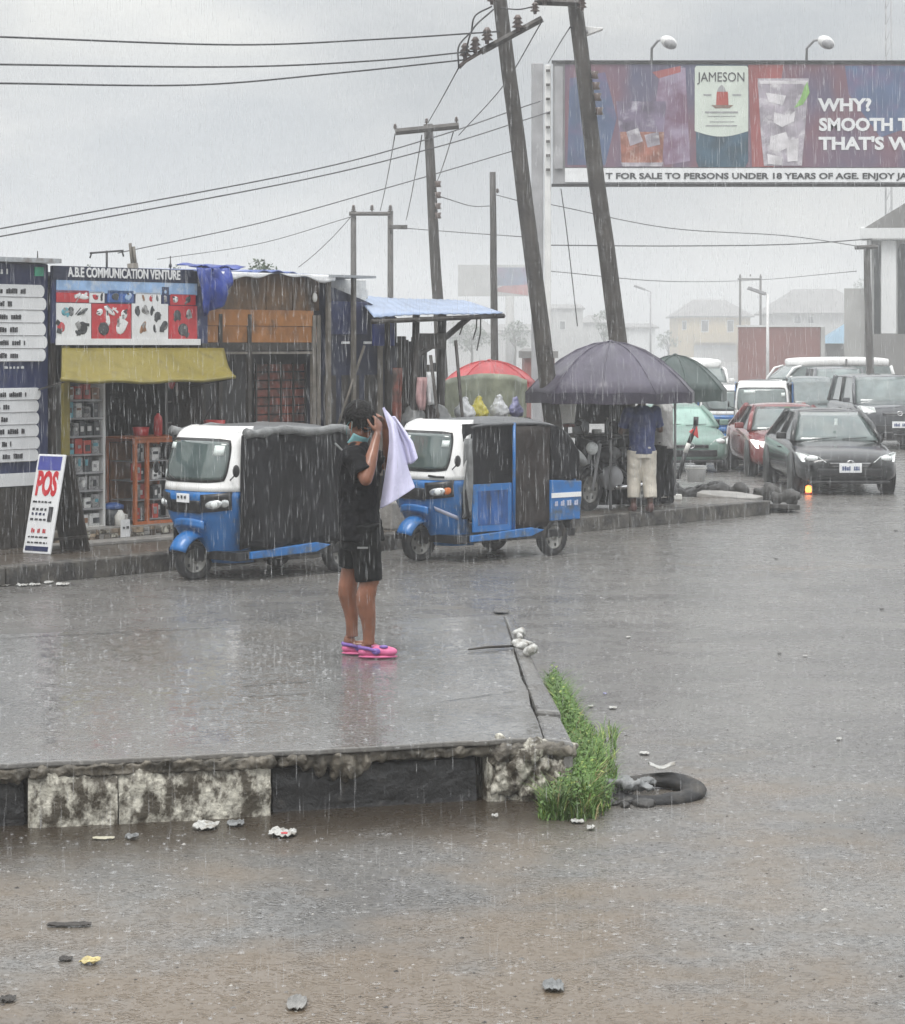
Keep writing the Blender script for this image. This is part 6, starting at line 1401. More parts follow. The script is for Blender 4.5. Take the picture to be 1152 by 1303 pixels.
# ---- two people under the big umbrella
def bystander(lab, loc, rz, top, legs, skinm, pose, shoe, scale=1, trouser_cut=.09):
    t = thing('person', lab, 'person', loc, rz, None, scale)
    mb = MB()
    for s_ in (-1, 1):
        leg(mb, (0, s_ * .09, .86), (.02 + pose.get('stride', 0) * s_, s_ * .10, .48), (pose.get('stride', 0) * s_ * 1.6, s_ * .11, .09), skinm, 0)
    rings(mb, [(0, 0, .82, .12, .16), (0, 0, .95, .11, .15), (.0, 0, 1.15, .115, .165), (0, 0, 1.36, .105, .175), (0, 0, 1.44, .06, .09)], skinm)
    mb.tube([(0, 0, 1.4), (.03, 0, 1.54)], [.06, .056], skinm, 12); M = head(mb, Vector((.05, 0, 1.62)), R(14), skinm)
    arms = []
    for s_, (el, wr, ti) in zip((-1, 1), pose['arms']):
        sh = Vector((0, s_ * .185, 1.38)); tapered(mb, sh, el, .054, .042, skinm); tapered(mb, el, wr, .043, .028, skinm, .006); hand(mb, wr, ti, (0, s_, .3), skinm, .6, 1, s_); arms.append((sh, Vector(el)))
    mb.obj('body', t, remesh=.009, smooth=2)
    mb = MB(); mb.ell((-.015, 0, .035), (.104, .083, .10), hair_m, None, 16, 12, M); mb.obj('hair', t, disp=.01, dscale=.02)
    mb = MB(); rings(mb, [(0, 0, .80, .14, .185), (0, 0, .95, .135, .175), (0, 0, 1.15, .135, .185), (0, 0, 1.34, .125, .2), (0, 0, 1.42, .08, .13), (0, 0, 1.455, .066, .075)], top, 22)
    for sh, el in arms: mb.tube([sh, sh.lerp(el, .8)], [.078, .07], top, 12); mb.ell(sh, (.08, .075, .075), top)
    mb.obj('shirt', t, remesh=.011, smooth=2, disp=.03, dscale=.09)
    mb = MB(); rings(mb, [(0, 0, .74, .135, .18), (0, 0, .9, .132, .175)], legs, 20)
    for s_ in (-1, 1):
        kn = Vector((.02 + pose.get('stride', 0) * s_, s_ * .10, .48)); an = Vector((pose.get('stride', 0) * s_ * 1.6 - .01, s_ * .11, .08 + trouser_cut)); mb.tube([(0, s_ * .09, .84), (.01, s_ * .095, .65), kn, kn.lerp(an, .6), an], [.118, .11, .098, .092, .088], legs, 14)
    mb.obj('trousers', t, remesh=.011, smooth=2, disp=.015, dscale=.1)
    for s_ in (-1, 1):
        mb = MB(); b = Vector((pose.get('stride', 0) * s_ * 1.6, s_ * .11, 0)); mb.ell(b + Vector((.07, 0, .04)), (.125, .05, .045), shoe); mb.ell(b + Vector((-.02, 0, .07)), (.055, .046, .07), shoe); mb.obj('shoe', t, remesh=.01, smooth=2)
    return t
shoe_brown = mat('shoe_brown', (.09, .045, .04), .5, .3, 9, .2)
q = G(817, 652, ZP)
bystander('person in navy blue shirt and beige trousers seen from behind under the big umbrella', (q.x, q.y, ZP), R(100), navy_shirt, beige_cloth, skin_dark, {'arms': (((.08, -.28, 1.12), (.28, -.22, 1.14), (.38, -.2, 1.14)), ((.1, .27, 1.1), (.3, .2, 1.1), (.4, .17, 1.1))), 'stride': .02}, shoe_brown, .98, .12)
q = G(846, 643, ZP)
bystander('person in pale grey shirt and black trousers at the right rim of the big umbrella', (q.x, q.y + .25, ZP), R(150), grey_shirt, black_cloth, skin_dark, {'arms': (((.16, -.24, 1.15), (.33, -.12, 1.28), (.42, -.08, 1.3)), ((.05, .26, 1.08), (.18, .25, .85), (.22, .25, .76))), 'stride': .03}, black_cloth, .98, .03)

# ------------------------------------------------------------------ umbrellas
def umbrella(label, c, Rr, zr, zt, m, n=10, val=.12, pole_to=ZP, powr=1.5, under=umb_under):
    t = thing('market_umbrella', label, 'umbrella', (c[0], c[1], 0), R(9), 'market umbrellas'); sub = 6; N = n * sub
    def ring(f):
        out = []
        for k in range(N):
            a = 2 * PI * k / N; g = (k % sub) / sub; s_ = math.sin(PI * g)
            rr_ = Rr * f * (1 - .05 * s_ * f); z = zr + (zt - zr) * (1 - f ** powr) - .06 * s_ * math.sin(PI * min(1, f * .8)) + .06 * s_ * f ** 5
            out.append((rr_ * math.cos(a), rr_ * math.sin(a), z))
        return out
    mb = MB(); mb.loft([ring(f) for f in (.01, .12, .25, .4, .55, .7, .85, 1)], m, True, False, True)
    for k in range(n):
        a = 2 * PI * k / n; mb.tube([(Rr * f * math.cos(a), Rr * f * math.sin(a), zr + (zt - zr) * (1 - f ** powr) + .004) for f in (.02, .2, .4, .6, .8, 1)], .007, m, 5)
    mb.obj('canopy', t, solid=.006)
    mb = MB(); e_ = ring(1); mb.loft([e_, [(x * 1.0, y * 1.0, z - val * (.82 + .18 * abs(math.sin(k * PI / sub + .3)))) for k, (x, y, z) in enumerate(e_)]], umb_valance if m is umb_purple else m, True, False, False); mb.obj('valance', t, solid=.005)
    mb = MB(); mb.tube([(0, 0, pole_to), (0, 0, zt + .02)], .02, steel_grey, 8); mb.obj('pole', t)
    for k in range(n):
        a = 2 * PI * k / n; mb = MB(); mb.tube([(Rr * f * math.cos(a), Rr * f * math.sin(a), zr + (zt - zr) * (1 - f ** powr) - .012) for f in (.05, .3, .6, .8, 1)], .007, steel_grey, 5)
        mb.tube([(.03 * math.cos(a), .03 * math.sin(a), zr - .05), (Rr * .5 * math.cos(a), Rr * .5 * math.sin(a), zr + (zt - zr) * (1 - .5 ** powr) - .02)], .006, steel_grey, 5); mb.obj('rib', t)
    mb = MB(); mb.lathe([(.001, 0), (.05, 0), (.03, .02), (.001, .03)], m, n=10); o = mb.obj('finial', t); o.location = (0, 0, zt)
    return t
cU = P(777, 0, 31.9); umbrella('big dark purple umbrella over the food stall', (cU.x, cU.y), 1.17, H - 60 * 31.9 / F, H + 5 * 31.9 / F, umb_purple, 10, .15, ZP, 2.0)
cG = P(866, 0, 35.5); umbrella('dark green umbrella half hidden behind the big purple one', (cG.x - .08, cG.y), .80, H - 57 * 35.5 / F, H - 12 * 35.5 / F, umb_green, 8, .18, ZP * .5, 1.9)
cR = P(623, 0, 35.5); umbrella('red umbrella over the bags behind the right rickshaw', (cR.x, cR.y), .72, H - 48 * 35.5 / F, H - 19 * 35.5 / F, umb_red, 8, .05, ZP, 2.2)
# ------------------------------------------------------------------ food stall under the big umbrella
fs = thing('food_stall', 'black cloth covered food stall table under the big purple umbrella', 'stall', S(T(736, 1.15), 1.15, ZP), R(20)); 
mb = MB(); mb.box((.42, .3, .98), (.95, .6, .05), wood_dark); mb.obj('table_top', fs, bevel=.01)
mb = MB(); mb.grid(lambda u, v: ((u * 1.9 if u < .5 else .95) if u < .5 else .95, 0 if u < .5 else (u - .5) * 1.2, .96 * v), 2, 2, black_cloth) if False else mb.grid(lambda u, v: (-.05 + .95 * u, -.01 + .03 * math.sin(21 * u) * (1.2 - v), .03 + .95 * v), 30, 6, black_cloth); mb.obj('table_cloth', fs, solid=.012)
mb = MB(); mb.grid(lambda u, v: (.9 + .02 * math.sin(14 * u) * (1.2 - v), .6 * u, .03 + .95 * v), 16, 6, black_cloth); mb.obj('table_cloth', fs, solid=.012)
for x in (0, .85):
    for y in (.03, .55):
        mb = MB(); mb.box((x, y, .48), (.05, .05, .95), wood_dark); mb.obj('leg', fs)
for x, h_ in ((-.02, 1.75), (.88, 1.75)):
    mb = MB(); mb.box((x, .6, h_ / 2), (.06, .06, h_), wood_dark); mb.obj('back_post', fs)
mb = MB(); mb.box((.43, .62, 1.4), (.9, .03, .55), shutter_dark); mb.obj('back_board', fs)
FS = fs.matrix_basis.copy(); FS = Matrix.Translation(fs.location) @ Matrix.Rotation(R(20), 4, 'Z')
def on_stall(x, y, z=1.006): return FS @ Vector((x, y, z))
def pot(name, lab, cat, loc, r, h, m, lid=True):
    e = thing(name, lab, cat, loc); mb = MB(); mb.lathe([(.001, 0), (r * .9, 0), (r, h * .3), (r, h), (r * .94, h), (r * .92, .02), (.001, .02)], m, n=16); mb.obj('pot_body', e)
    if lid: mb = MB(); mb.lathe([(r * 1.02, h), (r * .6, h * 1.15), (.02, h * 1.2), (.03, h * 1.32), (.001, h * 1.34)], m, n=16); mb.obj('lid', e)
pot('cooking_pot', 'dull aluminium pot with lid on the left of the food stall table', 'pot', on_stall(.12, .2), .12, .15, zinc); pot('white_bowl', 'small white bowl at the front of the food stall table', 'bowl', on_stall(.32, .1), .07, .06, white_plastic, False); pot('cooking_pot', 'small dark pot at the right end of the food stall table', 'pot', on_stall(.72, .25), .1, .13, black_plastic)
bottle('sauce_bottle', 'clear grey bottle in the middle of the food stall table', 'bottle', 0, 0, 0, .035, .22, pale_glass, white_plastic).location = on_stall(.5, .16)
bottle('sauce_bottle', 'black bottle beside the small dark pot on the food stall', 'bottle', 0, 0, 0, .035, .2, black_plastic, white_plastic).location = on_stall(.6, .14)
wb_ = thing('white_board', 'blank white board standing at the left side of the food stall', 'board', S(T(721, .85), .85, ZP), R(8)); zc = H - 85 * wb_.location.y / F - ZP; mb = MB(); mb.prism([(-.17, 0, zc + .17), (.15, 0, zc + .16), (.11, 0, zc - .14), (-.14, 0, zc - .15)], (0, .02, 0), white_plastic); mb.obj('panel', wb_, bevel=.004)
mb = MB(); mb.box((0, .03, (zc - .1) / 2), (.05, .04, zc - .1), wood_dark); mb.box((-.02, .012, zc - .175), (.26, .03, .04), rust_red); mb.obj('stand', wb_)
# motorcycle beside the stall
mc = thing('motorcycle', 'dark motorcycle parked between the right rickshaw and the food stall', 'motorcycle', S(T(738, .62), .62, ZP), R(-38)); 
wheel(mc, (0, .2, .29), .29, .09, 0, 6); wheel(mc, (0, 1.4, .29), .29, .1, 0, 6)
mb = MB(); mb.ell((0, .68, .74), (.13, .26, .12), black_plastic); mb.obj('fuel_tank', mc); mb = MB(); mb.ell((0, 1.12, .76), (.13, .36, .07), dark_canvas); mb.obj('seat', mc)
mb = MB(); mb.ell((0, .75, .42), (.13, .22, .17), steel_grey); mb.tube([(.1, .7, .3), (.13, 1.2, .3), (.13, 1.55, .36)], .035, chrome, 8); mb.obj('engine', mc)
mb = MB(); mb.tube([(0, .42, .85), (0, .7, .62), (0, 1.0, .5), (0, 1.4, .3)], .03, black_plastic); mb.tube([(0, 1.5, .7), (0, 1.0, .62)], .03, black_plastic); mb.obj('frame', mc)
mb = MB()
for s_ in (-1, 1): mb.tube([(s_ * .07, .2, .29), (s_ * .07, .38, .9)], .022, steel_grey, 6)
mb.obj('fork', mc); mb = MB(); mb.tube([(-.34, .52, .98), (-.2, .42, .97), (0, .4, .93), (.2, .42, .97), (.34, .52, .98)], .014, black_plastic, 6)
for s_ in (-1, 1): mb.tube([(s_ * .2, .42, .97), (s_ * .26, .38, 1.14)], .007, black_plastic, 5); mb.ell((s_ * .28, .37, 1.17), (.06, .015, .04), black_plastic)
mb.obj('handlebar', mc); mb = MB(); mb.ell((0, .29, .84), (.09, .07, .09), lens); mb.obj('headlight', mc); mb = MB(); mb.grid(lambda u, v: ((v - .5) * .12, .2 - .34 * math.cos(R(20) + R(120) * u), .29 + .34 * math.sin(R(20) + R(120) * u)), 10, 3, black_plastic); mb.obj('front_mudguard', mc, solid=.012)
# tilted pan / cover leaning behind the rickshaw
mb = MB(); mb.ell((0, 0, 0), (.24, .2, .1), grey_canvas, (0, R(35), 0)); o = mb.obj('folded_cover', loc=P(728, 578, 30.6)); 
mb.v and None
tag(o, 'folded grey cover lying over the motorcycle handlebar by the rickshaw tail', 'cover')
# white things low at the stall
bottle('white_jerrycan', 'tall white plastic can at the feet of the person in pale grey', 'can', 0, 0, 0, .075, .36, white_plastic).location = G(843, 634, ZP)
mb = MB(); mb.box((0, 0, .04), (.13, .09, .08), white_plastic); o = mb.obj('foam_box', loc=G(862, 636, ZP), bevel=.012); tag(o, 'small white foam box on the pavement right of the white can', 'box')
e = thing('white_bucket', 'white plastic bucket at the rubble edge in front of the green car', 'bucket', P(886, 613, 36)); mb = MB(); mb.lathe([(.001, 0), (.13, 0), (.16, .235), (.17, .245), (.15, .245), (.12, .012), (.001, .012)], white_paint, n=18); mb.obj('bucket_body', e); mb = MB(); mb.tube([(.16 * math.cos(a), -.02 - .16 * math.sin(a) * .55, .22 - .1 * math.sin(a)) for a in [PI * i / 12 for i in range(13)]], .006, steel_grey, 5); mb.obj('handle', e); mb = MB(); mb.lathe([(.166, .2), (.17, .205), (.17, .215), (.166, .22)], white_plastic, n=18, caps=False); mb.obj('rim_band', e)
# striped stick with a red top
e = thing('striped_pole', 'slanting black and white stick with a red cloth top behind the white bucket', 'stick', P(863, 600, 37)); b = e.location.copy(); a_, c_ = P(863, 600, 37) - b, P(886, 540, 37) - b
mb = MB(); mb.tube([a_ + Vector((0, 0, -.12)), a_.lerp(c_, .4)], .035, black_plastic, 8); mb.tube([a_.lerp(c_, .4), a_.lerp(c_, .6)], .036, white_plastic, 8); mb.tube([a_.lerp(c_, .6), a_.lerp(c_, .98)], .035, black_plastic, 8); mb.tube([a_.lerp(c_, .98), c_ + Vector((0, 0, .12))], .04, black_plastic, 8); mb.obj('shaft', e)
mb = MB(); mb.prism([a_.lerp(c_, .78) + Vector((.10, -.03, -.06)), a_.lerp(c_, .98) + Vector((.02, -.03, 0)), a_.lerp(c_, .84) + Vector((-.07, -.03, .0))], (.0, .07, .0), red_plastic); mb.obj('red_cloth', e, bevel=.01)
# rubble slabs at the pavement corner
r2 = random.Random(77)
labs = [(880, 622, 36.2, .9, .5, 'wide dark rubble heap under the white bucket'), (925, 628, 36, .75, .4, 'dark rubble between the bucket and the tilted slab'), (965, 634, 35.8, .55, .35, 'dark rubble piece behind the tilted pale slab'), (842, 632, 35.2, .5, .3, 'dark rubble behind the tall white can'), (1000, 643, 35, .35, .3, 'low dark rubble at the outer corner of the pavement')]
for px, py, Y, w_, d_, lab in labs:
    mb = MB(); c = P(px, py, Y)
    for i in range(9): mb.ell((r2.uniform(-.5, .5) * w_, r2.uniform(-.4, .4) * d_, r2.uniform(0, .12)), (w_ * r2.uniform(.12, .3), d_ * r2.uniform(.15, .35), r2.uniform(.05, .14)), rubble_m, (r2.uniform(-.3, .3), r2.uniform(-.3, .3), 0), 8, 6)
    o = mb.obj('rubble_heap', loc=(c.x, c.y, .1), remesh=.035, disp=.1, dscale=.15); tag(o, lab, 'rubble', 'rubble at the pavement corner')
for px, py, Y, w_, d_, m_, tl_, lab in ((930, 637, 34.8, .85, .9, concrete, 5, 'tilted pale broken slab in front of the rubble'), (985, 649, 34.2, .5, 1.1, rubble_m, -4, 'dark broken slab lying off the end of the kerb')):
    mb = MB(); n = 8; pts = [(w_ * .6 * math.cos(2 * PI * i / n) * r2.uniform(.75, 1.1), d_ * .5 * math.sin(2 * PI * i / n) * r2.uniform(.75, 1.1), 0) for i in range(n)]; mb.prism(pts, (0, 0, .07), m_); c = P(px, py, Y); o = mb.obj('broken_slab', loc=(c.x, c.y, .14 if m_ is concrete else .03), bevel=.012); o.rotation_euler = (R(tl_), R(4), .3); tag(o, lab, 'slab')
# ------------------------------------------------------------------ old tyre with a rag
q = G(832, 1012); ty = thing('old_tyre', 'worn black tyre lying flat on the road beside the grass', 'tyre', (q.x, q.y, -.012), .4)
mb = MB(); N = 40; r2 = random.Random(4)
rg = []
for i in range(N):
    a = 2 * PI * i / N; sag = 1 + .06 * math.sin(2 * a + 1); out = []
    for k in range(12):
        b = 2 * PI * k / 12; rr_ = (.215 + .068 * math.cos(b)) * sag; out.append((rr_ * math.cos(a), rr_ * math.sin(a), .036 + .036 * math.sin(b) * (1 + .2 * math.sin(3 * a)) + .02 * math.sin(a + .5)))
    rg.append(out)
rg.append(rg[0]); mb.loft(rg, rubber, True, False, True); mb.obj('casing', ty, disp=.014, dscale=.05)
mb = MB(); r2 = random.Random(14)
for k in range(14):
    a = r2.uniform(2.4, 4.6); d_ = r2.uniform(.24, .38); mb.ell((d_ * math.cos(a), d_ * math.sin(a) * .9, .01), (r2.uniform(.03, .08), r2.uniform(.03, .07), r2.uniform(.012, .03)), rubble_m, (0, 0, r2.random()), 8, 5)
o = mb.obj('wet_debris', loc=(q.x - .03, q.y - .02, 0), remesh=.012, disp=.03, dscale=.05); tag(o, 'ragged dark wet debris heaped around the left side of the old tyre', 'debris')
mb = MB(); r2 = random.Random(40)
for k in range(9): mb.ell((r2.uniform(-.12, .12), r2.uniform(-.1, .1), .01 + .02 * r2.random()), (r2.uniform(.04, .09), r2.uniform(.03, .07), r2.uniform(.015, .03)), grey_canvas, (r2.uniform(-.4, .4), r2.uniform(-.4, .4), r2.uniform(0, 3)), 10, 6)
o = mb.obj('grey_rag', loc=(q.x - .15, q.y - .03, .05), remesh=.008, disp=.05, dscale=.04); tag(o, 'wet grey rag crumpled over the left side of the old tyre', 'rag')
mb = MB(); mb.grid(lambda u, v: ((u - .5) * .14, (v - .5) * .12, .012 * math.sin(6 * u + 2) + .01 * math.sin(5 * v)), 8, 8, litter_white); o = mb.obj('paper_scrap', loc=(q.x + .06, q.y + .2, .125), solid=.004); tag(o, 'white scrap resting on the far side of the old tyre', 'scrap')
# ------------------------------------------------------------------ grass beside the kerb
gm = MB(); r2 = random.Random(8); mats_g = [green_leaf, mat('green_leaf_dark', (.075, .15, .025), .5, .4, 3, 0), mat('green_leaf_yellow', (.24, .31, .07), .5, .4, 3, 0)]
grass_dry = mat('grass_dry', (.2, .16, .07), .6, .4, 3, 0)
spine = [(702, 876, 8), (712, 905, 26), (728, 945, 48), (742, 985, 62), (738, 1020, 74), (722, 1040, 62)]
def blade(b, h_, m):
    a = r2.uniform(0, 6.28); ln = h_ * r2.uniform(.2, 1.3); w_ = r2.uniform(.002, .0048); d = Vector((math.cos(a), math.sin(a), 0)); s_ = Vector((-d.y, d.x, 0)) * w_
    p1 = b + d * ln * .35 + Vector((0, 0, h_ * .6)); p2 = b + d * ln + Vector((0, 0, h_ * r2.uniform(.8, 1.05)))
    gm.add([b - s_, b + s_, p1 + s_ * .8, p1 - s_ * .8, p2], [(0, 1, 2, 3), (3, 2, 4)], m)
for i in range(15000):
    f = r2.random() ** .8 * (len(spine) - 1); k = min(int(f), len(spine) - 2); g = f - k; a, b = spine[k], spine[k + 1]
    px, py, w_ = (a[j] + (b[j] - a[j]) * g for j in range(3))
    u = r2.gauss(0, .3); 
    if abs(u) > .62: continue
    p = G(px + u * w_, py + r2.uniform(-6, 6)); 
    clump = .55 + .45 * math.sin(p.x * 31 + 1.3 * math.sin(p.y * 19)) * math.sin(p.y * 17 + 2)
    blade(p, (.06 + .14 * r2.random() ** 1.5) * (1.15 - .9 * abs(u)) * (.35 + .85 * clump), r2.choices(mats_g + [grass_dry], (5, 5, 1.4, .9))[0])
for i in range(420):                                   # straggling blades running out over the road and along the kerb foot
    if i % 6 == 0: p = G(r2.uniform(690, 720), 1036 + r2.uniform(-8, 4))
    else: p = G(r2.uniform(745, 785), r2.uniform(930, 1000))
    blade(p, r2.uniform(.04, .12), mats_g[i % 3])
for i in range(5200):                                  # small broad leaves low in the clump
    f = r2.random() ** .8 * (len(spine) - 1); k = min(int(f), len(spine) - 2); g = f - k; a, b = spine[k], spine[k + 1]
    px, py, w_ = (a[j] + (b[j] - a[j]) * g for j in range(3)); u = r2.gauss(0, .3)
    if abs(u) > .6: continue
    p = G(px + u * w_, py + r2.uniform(-5, 5)) + Vector((0, 0, r2.uniform(.02, .20) * (1.1 - abs(u)))); e1 = Vector((r2.gauss(0, 1), r2.gauss(0, 1), r2.gauss(0, .6))).normalized() * r2.uniform(.006, .015); e2 = e1.orthogonal().normalized() * r2.uniform(.0035, .008)
    gm.add([p - e1, p + e2, p + e1, p - e2], [(0, 1, 2, 3)], r2.choices(mats_g, (4, 5, .6))[0])
tag(gm.obj('grass', fix=False), 'bright green grass growing along the foot of the slab corner', 'grass', kind='stuff')
# ------------------------------------------------------------------ litter
def scrap(px, py, w_, d_, m, name, lab, cat='litter', z=0.0, h_=.010, rz=0, seed=0, grp=None):
    r3 = random.Random(seed or int(px * 3 + py)); c = G(px, py, z); ph = r3.uniform(0, 6)
    mb = MB(); w_ *= .68; d_ *= .6; mb.grid(lambda u, v: ((u - .5) * w_ * (1 - .4 * abs(v - .5) * r3.uniform(.6, 1.2)), (v - .5) * d_ * (1 - .35 * abs(u - .5) * r3.uniform(.6, 1.2)), .006 + h_ * .45 * r3.random() ** 1.5 + h_ * .2 * (.5 + .5 * math.sin(7 * u + ph) * math.cos(6 * v + ph))), 8, 7, m, False) if not name.startswith('white_lump') else [mb.ell((r3.uniform(-.4, .4) * w_, r3.uniform(-.4, .4) * d_, h_ * r3.uniform(.2, .6)), (w_ * r3.uniform(.15, .35), d_ * r3.uniform(.1, .25), h_ * r3.uniform(.25, .5)), m, (0, 0, r3.random() * 3), 8, 6) for _ in range(8)]
    o = mb.obj(name, loc=c, rz=rz, solid=.0025) if not name.startswith('white_lump') else mb.obj(name, loc=c, rz=rz, remesh=.01, disp=.05, dscale=.05); return tag(o, lab, cat, grp)
scrap(262, 1053, .19, .32, litter_white, 'flat_carton', 'flattened white carton in the gutter below the peeling kerb', h_=.03, rz=-.1)
scrap(300, 1050, .13, .2, grey_canvas, 'wet_wrapper', 'grey wet wrapper right of the flattened carton', h_=.03)
scrap(360, 1063, .2, .26, litter_white, 'drink_carton', 'crushed white drink carton with a red spot in the gutter', h_=.04, rz=-.15)
scrap(362, 1062, .05, .06, red_vinyl, 'red_wrapper', 'tiny red wrapper on the crushed drink carton', z=.035, h_=.008)
scrap(132, 1068, .16, .1, mat('cream_card', (.4, .38, .29), .5, .3), 'cream_strip', 'narrow cream strip of litter in the gutter', h_=.01, rz=.05); scrap(168, 1067, .1, .16, grey_canvas, 'grey_wrapper', 'grey scrap beside the narrow cream strip', h_=.03)
scrap(115, 1226, .11, .14, mat('banana', (.5, .42, .2), .5, .5, 30), 'yellow_peel', 'yellowish peel lying on the near road', h_=.03, rz=-.3); scrap(84, 1222, .08, .1, wood_dark, 'dark_leaf', 'dark leaf left of the yellowish peel', h_=.012)
scrap(88, 1179, .28, .09, wood_dark, 'dark_strip', 'long dark strip lying on the near road at left', h_=.02); scrap(10, 1274, .09, .12, wood_dark, 'dark_leaf', 'dark leaf at the bottom left corner', h_=.02)
scrap(378, 1279, .11, .3, mat('stone_flake', (.19, .185, .175), .4, .3), 'grey_flake', 'pale grey flake on the near road at the bottom edge', h_=.02); scrap(704, 1258, .12, .24, grey_canvas, 'grey_flake', 'grey wet scrap on the near road below the tyre', h_=.03)
scrap(752, 1056, .06, .1, litter_white, 'white_pebble', 'white scrap under the grass nearest the camera', h_=.03); scrap(735, 1047, .1, .14, litter_white, 'white_scrap', 'flat pale scrap in front of the grass', h_=.02); scrap(700, 1038, .05, .07, litter_white, 'white_scrap', 'small white scrap at the kerb foot left of the grass', h_=.03); scrap(630, 1041, .05, .07, litter_white, 'white_scrap', 'white crumb at the kerb foot below the cream block', h_=.03)
scrap(668, 828, .13, .6, litter_white, 'white_lump', 'white torn lump on the edge of the slab', z=ZS, h_=.07, rz=.2); scrap(660, 812, .1, .3, litter_white, 'white_lump', 'smaller white lump just behind the torn one on the slab', z=ZS, h_=.07)
scrap(638, 778, .2, .6, asphalt, 'dark_patch', 'dark wet scrap of bitumen on the road behind the slab corner', z=.01, h_=.01)
a, b = G(596, 826.5, ZS + .015), G(655, 822, ZS + .015); mb = MB(); mb.tube([a, a.lerp(b, .4) + Vector((0, .02, .004)), b], [.006, .01, .009], wood_dark, 6); o = mb.obj('stick'); tag(o, 'thin dark stick lying on the slab beside the white lump', 'stick')
for i, (px, py, s_, lab) in enumerate(((770, 884, .05, 'lilac crumb on the road above the grass'), (752, 900, .07, 'pale crumb on the road right of the grass tip'), (800, 812, .08, 'pale flat crumb in the middle of the road'), (1025, 836, .07, 'pale crumb on the right side of the road'), (992, 833, .06, 'dark crumb on the right side of the road'), (1068, 942, .07, 'white crumb near the right edge of the road'), (780, 882 + 20, .11, 'pale flat scrap beside the grass tip'), (820, 960, .12, 'thin pale strip on the road above the tyre'), (1122, 776, .08, 'dark crumb far along the right side of the road'), (988, 712, .08, 'dark crumb in the middle of the far road'), (1140, 676, .1, 'flat dark crumb at the far right of the road'))):
    s_ *= .75; scrap(px, py, s_, s_ * 1.6, wood_dark if 'dark' in lab else lilac_bag if 'lilac' in lab else litter_white, 'crumb', lab, h_=.015)
r2 = random.Random(55); mb_labels = ['at the far left', 'second from the left', 'third from the left', 'fourth from the left', 'nearest the left rickshaw']
for i, px in enumerate((6, 28, 44, 62, 80)):
    scrap(px, 744 + r2.uniform(-3, 2) + (4 if i < 2 else 0), r2.uniform(.1, .2), .3, litter_white, 'litter_scrap', f'white gutter litter below the pavement kerb, {mb_labels[i]}', h_=.03, grp='white litter along the shop kerb')
# pebbles and grit washed over the road: nobody could count them
gm = MB(); r2 = random.Random(99); grit = [mat('grit_pale', (.3, .29, .27), .5, .4, 30, 0), wood_dark, mat('grit_mid', (.14, .13, .12), .5, .4, 30, 0)]
for i in range(3600):
    Y = 7.5 + 22 * r2.random() ** 1.4; X = r2.uniform(-.22, .22) * Y; s_ = r2.uniform(.003, .009) * (1 if r2.random() < .96 else 1.8)
    p = Vector((X, Y, 0)); 
    if 11.7 < Y < 18 and X < .9: continue
    m = r2.choices(grit, (1, 2, 4))[0]; a = r2.uniform(0, 3)
    c, s2 = math.cos(a) * s_, math.sin(a) * s_
    gm.add([p + Vector((c, s2, 0)), p + Vector((-s2, c, 0)), p + Vector((-c, -s2, 0)), p + Vector((s2, -c, 0)), p + Vector((s_ * .2, 0, s_ * .5))], [(0, 1, 4), (1, 2, 4), (2, 3, 4), (3, 0, 4)], m)
tag(gm.obj('road_grit', fix=False), 'grit and tiny pebbles scattered over the wet road', 'grit', kind='stuff')
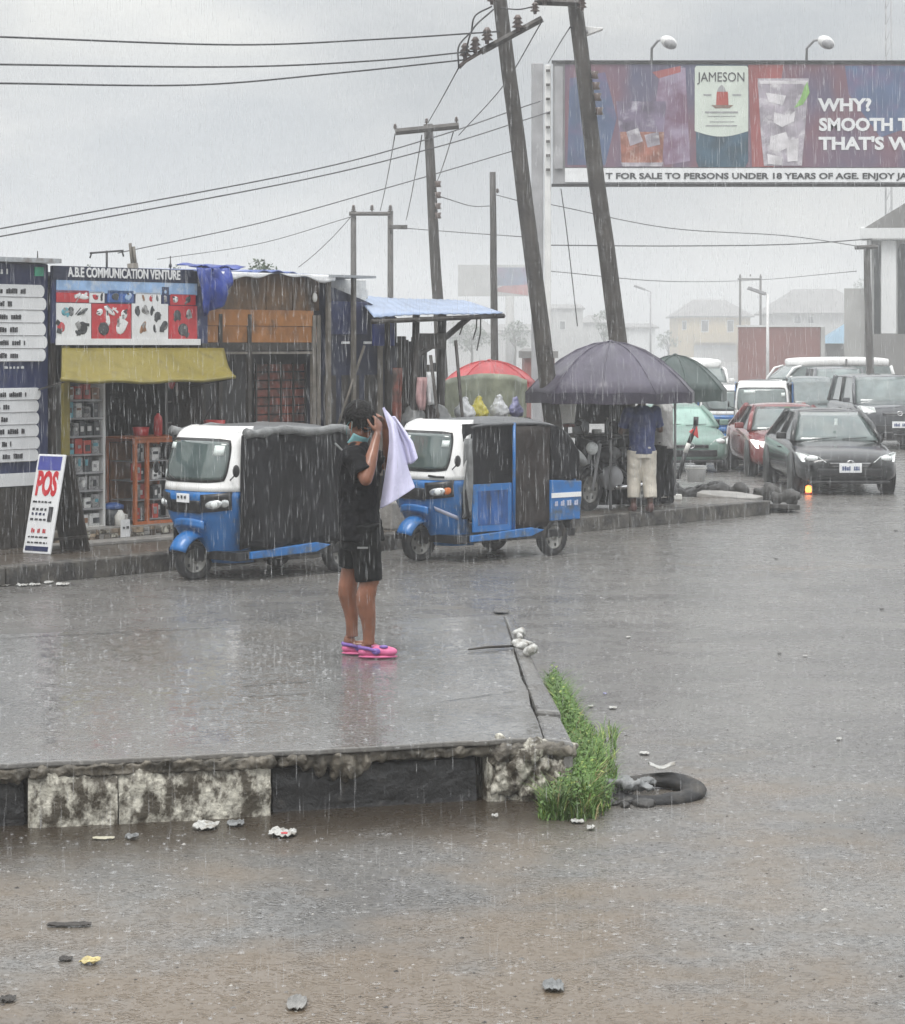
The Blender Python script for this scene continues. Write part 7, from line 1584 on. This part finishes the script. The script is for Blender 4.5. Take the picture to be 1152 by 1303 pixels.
# ------------------------------------------------------------------ rain: falling drops drawn out by their fall, and splashes
def water(name, col, alpha, rough=.15):
    m = bpy.data.materials.new(name); m.use_nodes = True; b = m.node_tree.nodes['Principled BSDF']; b.inputs['Base Color'].default_value = (*col, 1); b.inputs['Roughness'].default_value = rough; b.inputs['Alpha'].default_value = alpha; b.inputs['Specular IOR Level'].default_value = 1
    return m
rain_m = water('rain_water', (.7, .72, .74), .19); rain_thin = water('rain_thin', (.7, .72, .74), .10); splash_m = water('splash_water', (.7, .71, .72), .23)
rn = MB(); r2 = random.Random(2024); 
for i in range(19000):
    Y = 5 + 27 * r2.random() ** .8; X = r2.uniform(-.235, .235) * Y; Zz = r2.uniform(.0, min(6.5, H + .16 * Y))
    if Zz < .05: continue
    l_ = r2.uniform(.04, .17) * (.5 + .026 * Y); w_ = r2.uniform(.0006, .0017) * (.4 + Y / 13); sl = l_ * r2.uniform(-.035, .02)
    c = Vector((X, Y, Zz)); t_ = c + Vector((sl, 0, l_)); 
    ring = [c + Vector((w_ * math.cos(a), w_ * math.sin(a), l_ * .25)) for a in (0, 2.1, 4.2)]
    rn.add([c] + ring + [t_], [(0, 2, 1), (0, 3, 2), (0, 1, 3), (1, 2, 4), (2, 3, 4), (3, 1, 4)], r2.choice((rain_m, rain_m, rain_thin)))
tag(rn.obj('rain', fix=False), 'streaks of falling rain across the whole street', 'rain', kind='stuff')
sp_ = MB(); r2 = random.Random(31)
def splash(p, s_):
    n = r2.choice((2, 3, 3, 4)); 
    for k in range(n):
        a = r2.uniform(0, 6.28); d = Vector((math.cos(a), math.sin(a), 0)); h_ = s_ * r2.uniform(.4, 1.2); w_ = s_ * .07; sd = Vector((-d.y, d.x, 0)) * w_
        b = p + d * s_ * .25; tp_ = b + d * s_ * r2.uniform(.1, .5) + Vector((0, 0, h_)); sp_.add([b - sd, b + sd, tp_, b + d * w_], [(0, 1, 2), (1, 3, 2), (3, 0, 2)], splash_m)
    if r2.random() < .7:
        R0 = s_ * r2.uniform(.4, .9); N = 9
        rg = [(p + Vector((R0 * math.cos(2 * PI * k / N), R0 * math.sin(2 * PI * k / N), .003)), p + Vector((R0 * .86 * math.cos(2 * PI * k / N), R0 * .86 * math.sin(2 * PI * k / N), .007))) for k in range(N)]
        vs = [q for pr_ in rg for q in pr_]; sp_.add(vs, [(2 * k, 2 * ((k + 1) % N), 2 * ((k + 1) % N) + 1, 2 * k + 1) for k in range(N)], splash_m)
for i in range(7000):
    Y = 7.3 + 21 * r2.random() ** 1.15; X = r2.uniform(-.235, .235) * Y; z = 0
    f = (Y - 11.9) / 5; 
    if 12.15 + .14 * X < Y < 17.4 + .18 * X and X < .57 - .03 * (Y - 12): z = ZS
    elif 11.6 < Y < 18.6 and X < .75: continue
    splash(Vector((X, Y, z)), r2.uniform(.007, .021))
tag(sp_.obj('rain_splashes', fix=False), 'tiny splashes of raindrops hitting the wet ground', 'rain', kind='stuff')
